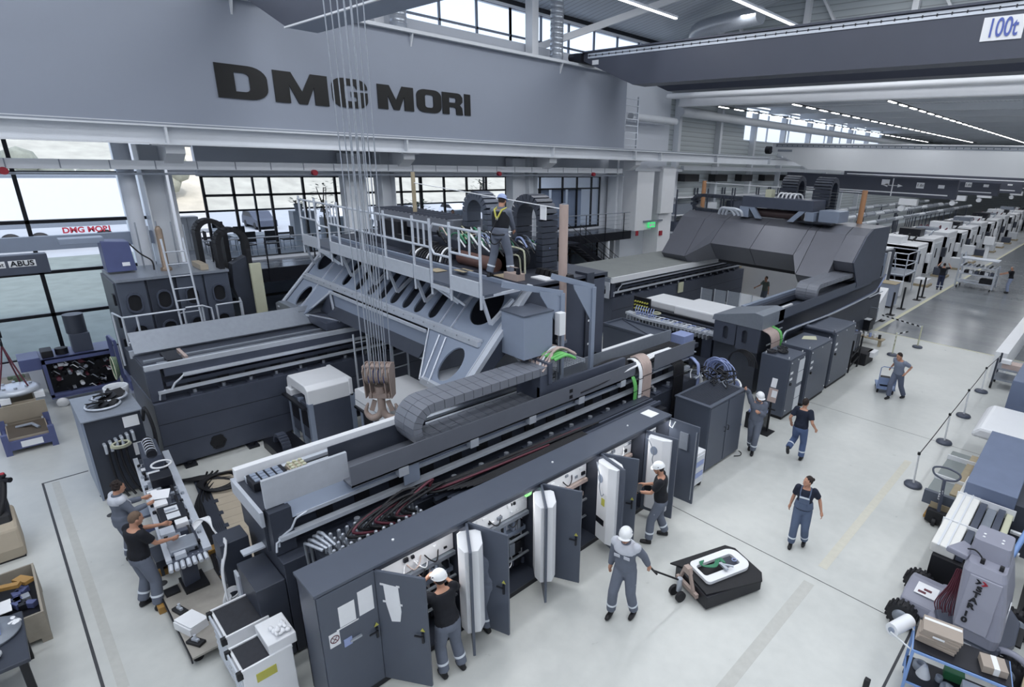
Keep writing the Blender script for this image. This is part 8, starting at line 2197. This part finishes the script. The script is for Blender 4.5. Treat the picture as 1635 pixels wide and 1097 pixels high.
def plant(x, y, z, h, lab, n=40, r=.35):
    t = thing('potted_plant', lab, 'plant', (x, y, z))
    MB().lathe((x, y, z), [(.14, 0), (.18, .3), (.16, .3), (.15, .28), (0, .28)], 16).build('pot', pot, t)
    b = MB()
    random.seed(int(x*10+y))
    for k in range(5): b.tube(spline([(x, y, z+.28), (x+random.uniform(-.1, .1), y+random.uniform(-.1, .1), z+h*.5), (x+random.uniform(-.2, .2), y+random.uniform(-.2, .2), z+h*.9)], 4), .015, 5)
    b.build('stem', mat('plant stem', '6b5f4d', .8), t)
    b = MB()
    for k in range(n):
        a = random.uniform(0, 2*PI); q = random.uniform(.1, 1)*r; zz = z+h*(.45+.55*random.random())
        p = Vector((x+q*math.cos(a), y+q*math.sin(a), zz)); d = Vector((math.cos(a), math.sin(a), random.uniform(-.3, .5))).normalized()
        s_ = d.cross(Vector((0, 0, 1))).normalized()*.06
        e = p+d*.22
        b._add([p, p+d*.1+s_, e, p+d*.1-s_, p+d*.1+Vector((0, 0, .012))], [(0, 1, 4), (1, 2, 4), (2, 3, 4), (3, 0, 4), (0, 3, 2, 1)])
    b.build('leaves', pigment, t)
plant(-24.6, 10.3, 3.4, 2.8, 'tall leafy plant behind the third mezzanine window', 80, .5)
plant(-26.3, 9.9, 4.85, .5, 'small plant on the pale office cabinet', 30, .25)
plant(-24.5, 14.6, 3.4, 1.9, 'bushy fern like plant right of the column behind the crane ropes', 160, .7)
plant(-24.5, 18.3, 4.6, 1.6, 'branching plant in the window left of the helmeted worker', 50, .5)
plant(-24.6, 11.8, 3.4, 1.2, 'low round plant beside the white cabinet', 40, .3)
for (x, y, fx, fy, lab, m_) in ((-25.5, 17.2, 1, -.2, 'seated person in dark clothing at a desk in the middle office', navytee), (-25.9, 18.3, -.4, -1, 'second seated person at the desk in the middle office', blacktee), (-25.4, 12.6, -1, -.3, 'seated person in pale shirt behind the crane ropes', paper)):
    person(lab, (x, y, 3.4), (fx, fy), 1.75, seat=.5, feet=((x+fx*.45-.1, y+fy*.4, 3.4), (x+fx*.45+.1, y+fy*.4+.1, 3.4)), hands=((x+fx*.4, y+fy*.3-.15, 4.15), (x+fx*.4, y+fy*.3+.15, 4.15)), tm=m_, band=False, det=False)
    s_ = thing('office_chair', 'office chair of the '+lab, 'chair', (x, y, 3.4))
    MB().box(x-.22, x+.22, y-.22, y+.22, 3.76, 3.82).build('seat', black, s_, .01); MB().cyl((x, y, 3.4), (x, y, 3.76), .03).build('column', dsteel, s_)
# ground floor desks seen under the mezzanine
for k, (x, y) in enumerate(((-24.6, 9.5), (-24.6, 11.4), (-24.6, 22.5), (-24.6, 24.5))):
    t = thing('lab_desk', ['white desk with small machine under the mezzanine, left one', 'white desk with small machine under the mezzanine, second one', 'white desk under the mezzanine beside the stair', 'white desk under the mezzanine, rightmost one'][k], 'desk', (x, y, 0))
    MB().box(x-.4, x+.4, y-.8, y+.8, .74, .78).build('desk_top', white, t); MB().box(x-.38, x+.38, y-.78, y-.74, 0, .74).box(x-.38, x+.38, y+.74, y+.78, 0, .74).build('desk_side', white, t)
    MB().box(x-.1, x+.2, y-.3, y+.1, .78, 1.1).tube([(x, y+.3, .78), (x, y+.35, 1.3), (x+.1, y+.1, 1.5)], .05, 8).build('small_machine', white, t, .01)
o = MB().box(-22.9, -22.3, 8.5, 12.5, 0, .95).build('grey_counter', dsteel, bevel=.01); tag(o, 'long grey counter under the mezzanine left of the gantry', 'counter')
o = MB().box(-22.8, -21.8, 8.3, 10.8, 1.2, 1.4).box(-22.8, -22.6, 8.3, 8.5, 0, 1.2).box(-22.8, -22.6, 10.6, 10.8, 0, 1.2).build('grey_bench', slate2); tag(o, 'grey blue bench in front of the ground floor rooms', 'bench')

# ================= FARTHER HALL =================
random.seed(77)
mw = white
for k in range(13):
    y0 = 44+k*4.6
    t = thing('milling_machine', ['white enclosed machine tool nearest in the far row', 'white machine tool with dark door edge, second in the far row', 'white machine tool, third in the far row', 'white machine tool, fourth in the far row', 'white machine tool, fifth in the far row', 'white machine tool, sixth in the far row', 'white machine tool, seventh in the far row', 'white machine tool, eighth in the far row', 'white machine tool, ninth in the far row', 'white machine tool, tenth in the far row', 'white machine tool, eleventh in the far row', 'white machine tool, twelfth in the far row', 'farthest white machine tool in the far row'][k], 'machine tool', (-11, y0, 0), 'white machine tools in the far row')
    MB().box(-13.2, -9.9, y0, y0+3.2, 0, 2.5+.15*(k % 3)).build('enclosure', mw, t, .05)
    MB().box(-9.9, -9.82, y0+.5, y0+2.5, .3, 2.3).build('front_door', offw if k % 2 else white, t, .02)
    MB().box(-9.82, -9.78, y0+.9, y0+1.1, 1.2, 1.9).build('door_window', blackm, t)
    MB().box(-9.8, -9.5, y0+2.7, y0+3.1, 1.1, 1.8).build('control_panel', dark if k % 2 else white, t, .02)
    MB().box(-12.5, -11.0, y0+.4, y0+1.8, 2.5, 3.0+.2*(k % 2)).build('top_unit', [white, blackm, dsteel][k % 3], t, .03)
    MB().box(-13.3, -9.8, y0, y0+.08, 0, 2.45).build('side_panel', [blackm, white, offw][k % 3], t)
    b = MB()
    for j in range(5): wavytube(b, [(-12.8+.5*j, y0+2.2, 2.6), (-12.6+.5*j, y0+2.5, 2.9+.2*random.random()), (-12.4+.4*j, y0+2.9, 2.6)], .05, 6, 4)
    b.build('top_hose', [black, steel, maroon][k % 3], t)
# curtain, big dark machine
dm = thing('dark_curtain_machine', 'large dark sided machine with round toothed ring behind the rear hood', 'machine tool', (-11, 37, 0))
MB().prism([(-14.5, 34.8), (-11.6, 35.2), (-10.0, 34.6), (-9.6, 37.8), (-14.5, 38.6)], 'z', .1, 2.9).build('dark_panel', dark, dm, .02)
MB().prism([(-14.5, 34.9), (-11.6, 35.3), (-10.0, 34.7), (-9.7, 37.7), (-14.5, 38.5)], 'z', 2.9, 3.0).build('white_roof', white, dm)
MB().torus((-14.6, 34.6, 2.7), .75, .12, 'y', 30, 8, 0, PI).build('toothed_ring', black, dm)
for k in range(3): MB().box(-9.75, -9.6, 35.2+k*.8, 35.5+k*.8, .2, 2.8).build('white_post', [white, slate2, white][k], dm)
for k in range(5):
    t = thing('pipe_run', ['silver insulated pipe run along the left of the far hall, lowest', 'silver insulated pipe run, second from the bottom', 'silver insulated pipe run, middle', 'silver insulated pipe run, second from the top', 'silver insulated pipe run, highest'][k], 'pipe', (-19+k*.9, 60, 3))
    x = -22+k*1.7
    for j in range(22):
        MB().cyl((x, 33.8+j*2.6, 3.2+.25*(k % 2)), (x, 36.2+j*2.6, 3.2+.25*(k % 2)), .16, n=10).build('pipe_section', steel if j % 3 else offw, t)
    for j in range(10): MB().box(x-.04, x+.04, 34.5+j*6, 34.6+j*6, 0, 3.1).build('pipe_stand', slate, t)
# shelving against the left wall
for k in range(6):
    y0 = 33.8+k*4
    t = thing('storage_rack', ['grey storage rack nearest behind the rear machine', 'grey storage rack, second along the far left wall', 'grey storage rack, third along the far left wall', 'grey storage rack, fourth along the far left wall', 'grey storage rack, fifth along the far left wall', 'grey storage rack, farthest along the left wall'][k], 'rack', (-23, y0, 0), 'racks along the far left wall')
    for z in (1.4, 2.6, 3.8, 5.0): MB().box(-23.9, -23.0, y0, y0+3.6, z, z+.08).build('shelf', white, t)
    for (x, y) in ((-23.9, y0), (-23.0, y0), (-23.9, y0+3.6), (-23.0, y0+3.6)): MB().box(x-.04, x+.04, y-.04, y+.04, 0, 5.6).build('upright', slate, t)
    for z in (1.48, 2.68, 3.88): MB().box(-23.8, -23.1, y0+.3, y0+1.6+random.random(), z, z+.7).build('stored_goods', random.choice([slate, offw, dsteel]), t)
    MB().box(-23.6, -23.0, y0+.8, y0+2.6, 6.1, 6.6).build('dark_heater', black, t)
# items along the yellow line
def wplate(lab, pts, y, m=white, base='white_board'):
    pass
wp1 = thing('white_slab', 'large white sloping cover panel leaning beside the dark end of the rear machine', 'cover panel', (-8.2, 30, 0))
MB().prism([(29.2, .1), (31.4, .1), (31.4, 1.7), (29.2, .5)], 'x', -8.9, -7.9).build('panel_body', white, wp1, .02)
wc = thing('tool_trolley', 'small dark trolley with papers and monitor beside the white sloping panel', 'trolley', (-7.9, 28.4, 0))
MB().box(-8.3, -7.5, 28.0, 28.7, .6, .65).box(-8.25, -7.55, 28.05, 28.65, .15, .6).build('trolley_body', blackm, wc); MB().box(-8.2, -7.6, 28.1, 28.5, .65, .67).build('papers', paper, wc)
MB().box(-8.2, -7.85, 28.55, 28.6, .8, 1.1).build('monitor', black, wc); MB().tube([(-8.3, 28.7, .6), (-8.3, 28.75, 1.15), (-7.5, 28.75, 1.15), (-7.5, 28.7, .6)], .02, 8).build('handle', dsteel, wc)
o = thing('floor_clutter', 'plank with pale blue and white bottles on the floor before the small dark trolley', 'plank', (-7.3, 26.4, 0))
MB().box(-7.8, -6.4, 26.2, 26.6, .3, .34).box(-7.7, -7.6, 26.3, 26.5, 0, .3).box(-6.6, -6.5, 26.3, 26.5, 0, .3).build('plank_board', tan, o)
for k in range(6): MB().cyl((-7.6+.2*k, 26.4, .34), (-7.6+.2*k, 26.4, .52), .06, n=10).build('bottle', [lblue, white, white, lblue, white, black][k], o)
cab = thing('steel_locker', 'grey cabinet with wooden top standing beside the yellow aisle line', 'cabinet', (-8.6, 34.6, 0))
MB().box(-9.4, -8.4, 34.5, 35.5, .1, 1.35).build('cabinet_body', mat('light grey locker paint', '9ba3b4', .5, .05, .04, 4), cab, .01); MB().box(-9.42, -8.38, 34.48, 35.52, 1.35, 1.38).build('wooden_top', tan, cab); MB().box(-9.3, -8.5, 34.6, 35.4, 0, .1).build('plinth', black, cab)
for k, y in enumerate((31.2, 32.9, 34.9, 38.2, 39.3)):
    t = thing('rope_post', 'black rope post beside the yellow aisle line', 'barrier post', (-7.9, y, 0), 'black rope posts along the aisle')
    MB().cyl((-7.95, y, .02), (-7.95, y, 1.25), .05, n=10).build('post', black, t); MB().box(-8.15, -7.75, y-.2, y+.2, 0, .03).build('base', black, t)
t = thing('gantry_steps', 'aluminium step platform with handrails beyond the grey cabinet', 'steps', (-10, 40, 0))
for (x, y) in ((-11.5, 38.5), (-11.5, 41), (-9, 38.5), (-9, 41)): MB().tube([(x, y, 0), (x, y, 2.6)], .04, 8).build('post', alu, t)
for z in (1.3, 1.9, 2.6): MB().tube([(-11.5, 38.5, z), (-9, 38.5, z), (-9, 41, z), (-11.5, 41, z)], .035, 8).build('rail', alu, t)
for s_ in (-1, 1): MB().bar((-10.3+s_*.25, 38.4, 0), (-10.3+s_*.25, 39.6, 2.4), .06).bar((-10.3+s_*.25, 41.0, 0), (-10.3+s_*.25, 39.8, 2.4), .06).build('step_side', alu, t)
MB().box(-11.5, -9, 38.5, 41, 1.2, 1.28).build('deck', dsteel, t)
MB().box(-11.4, -8.9, 37.9, 38.3, .1, 1.0).build('white_board', white, t)
t = thing('step_ladder', 'grey step ladder before a white curved panel left of the aluminium steps', 'ladder', (-10.6, 33.5, 0))
for x in (-11.0, -10.4): MB().bar((x, 32.6, 0), (x+.1*(1 if x < -10.7 else -1), 33.6, 2.6), .05).build('stile', slate, t)
for k in range(8): MB().bar((-10.95, 32.7+.12*k, .3+.3*k), (-10.45, 32.7+.12*k, .3+.3*k), .04).build('rung', slate, t)
o = MB().prism([(-12.0, 0), (-10.3, 0), (-10.0, 2.9), (-10.8, 2.7), (-11.2, 3.1), (-11.5, 2.6), (-12.0, 2.5)], 'y', 34.0, 34.2).build('cutout_board', white); tag(o, 'white cut-out panel standing behind the grey step ladder', 'panel')
t = thing('sign_stand', 'black stand with white notice left of the grey cabinet', 'sign stand', (-9.8, 35.9, 0))
MB().box(-9.95, -9.85, 35.9, 36.0, 0, 1.6).box(-10.2, -9.6, 35.88, 35.92, 1.4, 2.1).build('stand_frame', black, t); MB().box(-10.1, -9.7, 35.86, 35.88, 1.5, 2.0).build('notice', paper, t)
t = thing('tiered_rack', 'silver tiered parts rack on wheels in the aisle', 'rack', (-6.2, 45.5, 0))
for z in (.4, .95, 1.45, 1.95): MB().box(-7.3, -5.2, 44.9, 46.1, z, z+.06).build('shelf', alu, t)
for (x, y) in ((-7.3, 44.9), (-5.2, 44.9), (-7.3, 46.1), (-5.2, 46.1)): MB().box(x-.05, x+.05, y-.05, y+.05, .15, 2.3 if x < -7 else 1.6).build('upright', alu, t)
for k in range(8): MB().cyl((-7.1+.25*k, 45.0, 1.5+.0*k), (-7.1+.25*k, 46.0, 1.55), .06, n=8).build('stored_part', [black, dsteel, white][k % 3], t)
for k in range(6): MB().box(-7.0+.3*k, -6.8+.3*k, 45.1, 45.7, 1.02, 1.2).build('stored_part', [black, white, slate][k % 3], t)
MB().box(-6.0, -5.3, 45.0, 45.8, .46, .75).build('black_bin', black, t)
reps('wheel', black, t, MB().lathe((-7.2, 44.95, .08), [(0, -.03), (.08, -.03), (.08, .03), (0, .03)], 12, 'x'), [(0, 0, 0), (1.9, 0, 0), (0, 1.1, 0), (1.9, 1.1, 0)])
for k, y in enumerate((52, 61)):
    t = thing('operator_console', ['white operator console beside the yellow line beyond the tiered rack', 'white operator console farther along the yellow line'][k], 'console', (-8.2, y, 0))
    MB().box(-8.5, -7.9, y, y+.7, 0, .1).prism([(y+.2, .1), (y+.5, .1), (y+.45, 1.4), (y+.3, 1.4)], 'x', -8.35, -8.05).box(-8.6, -7.8, y+.1, y+.5, 1.4, 2.1).build('console_body', white, t, .02)
for k in range(9):
    y = 43+k*5; x = -8.9
    t = thing('pallet_load', 'low load of boxes on a pallet beside the yellow aisle line', 'pallet load', (x, y, 0), 'pallet loads along the aisle')
    MB().box(x-.6, x+.4, y, y+1.2, 0, .14).build('pallet', tan, t); MB().box(x-.5, x+.3, y+.1, y+1.0, .14, .5+.2*(k % 3)).build('load', [white, slate, offw][k % 3], t, .02)
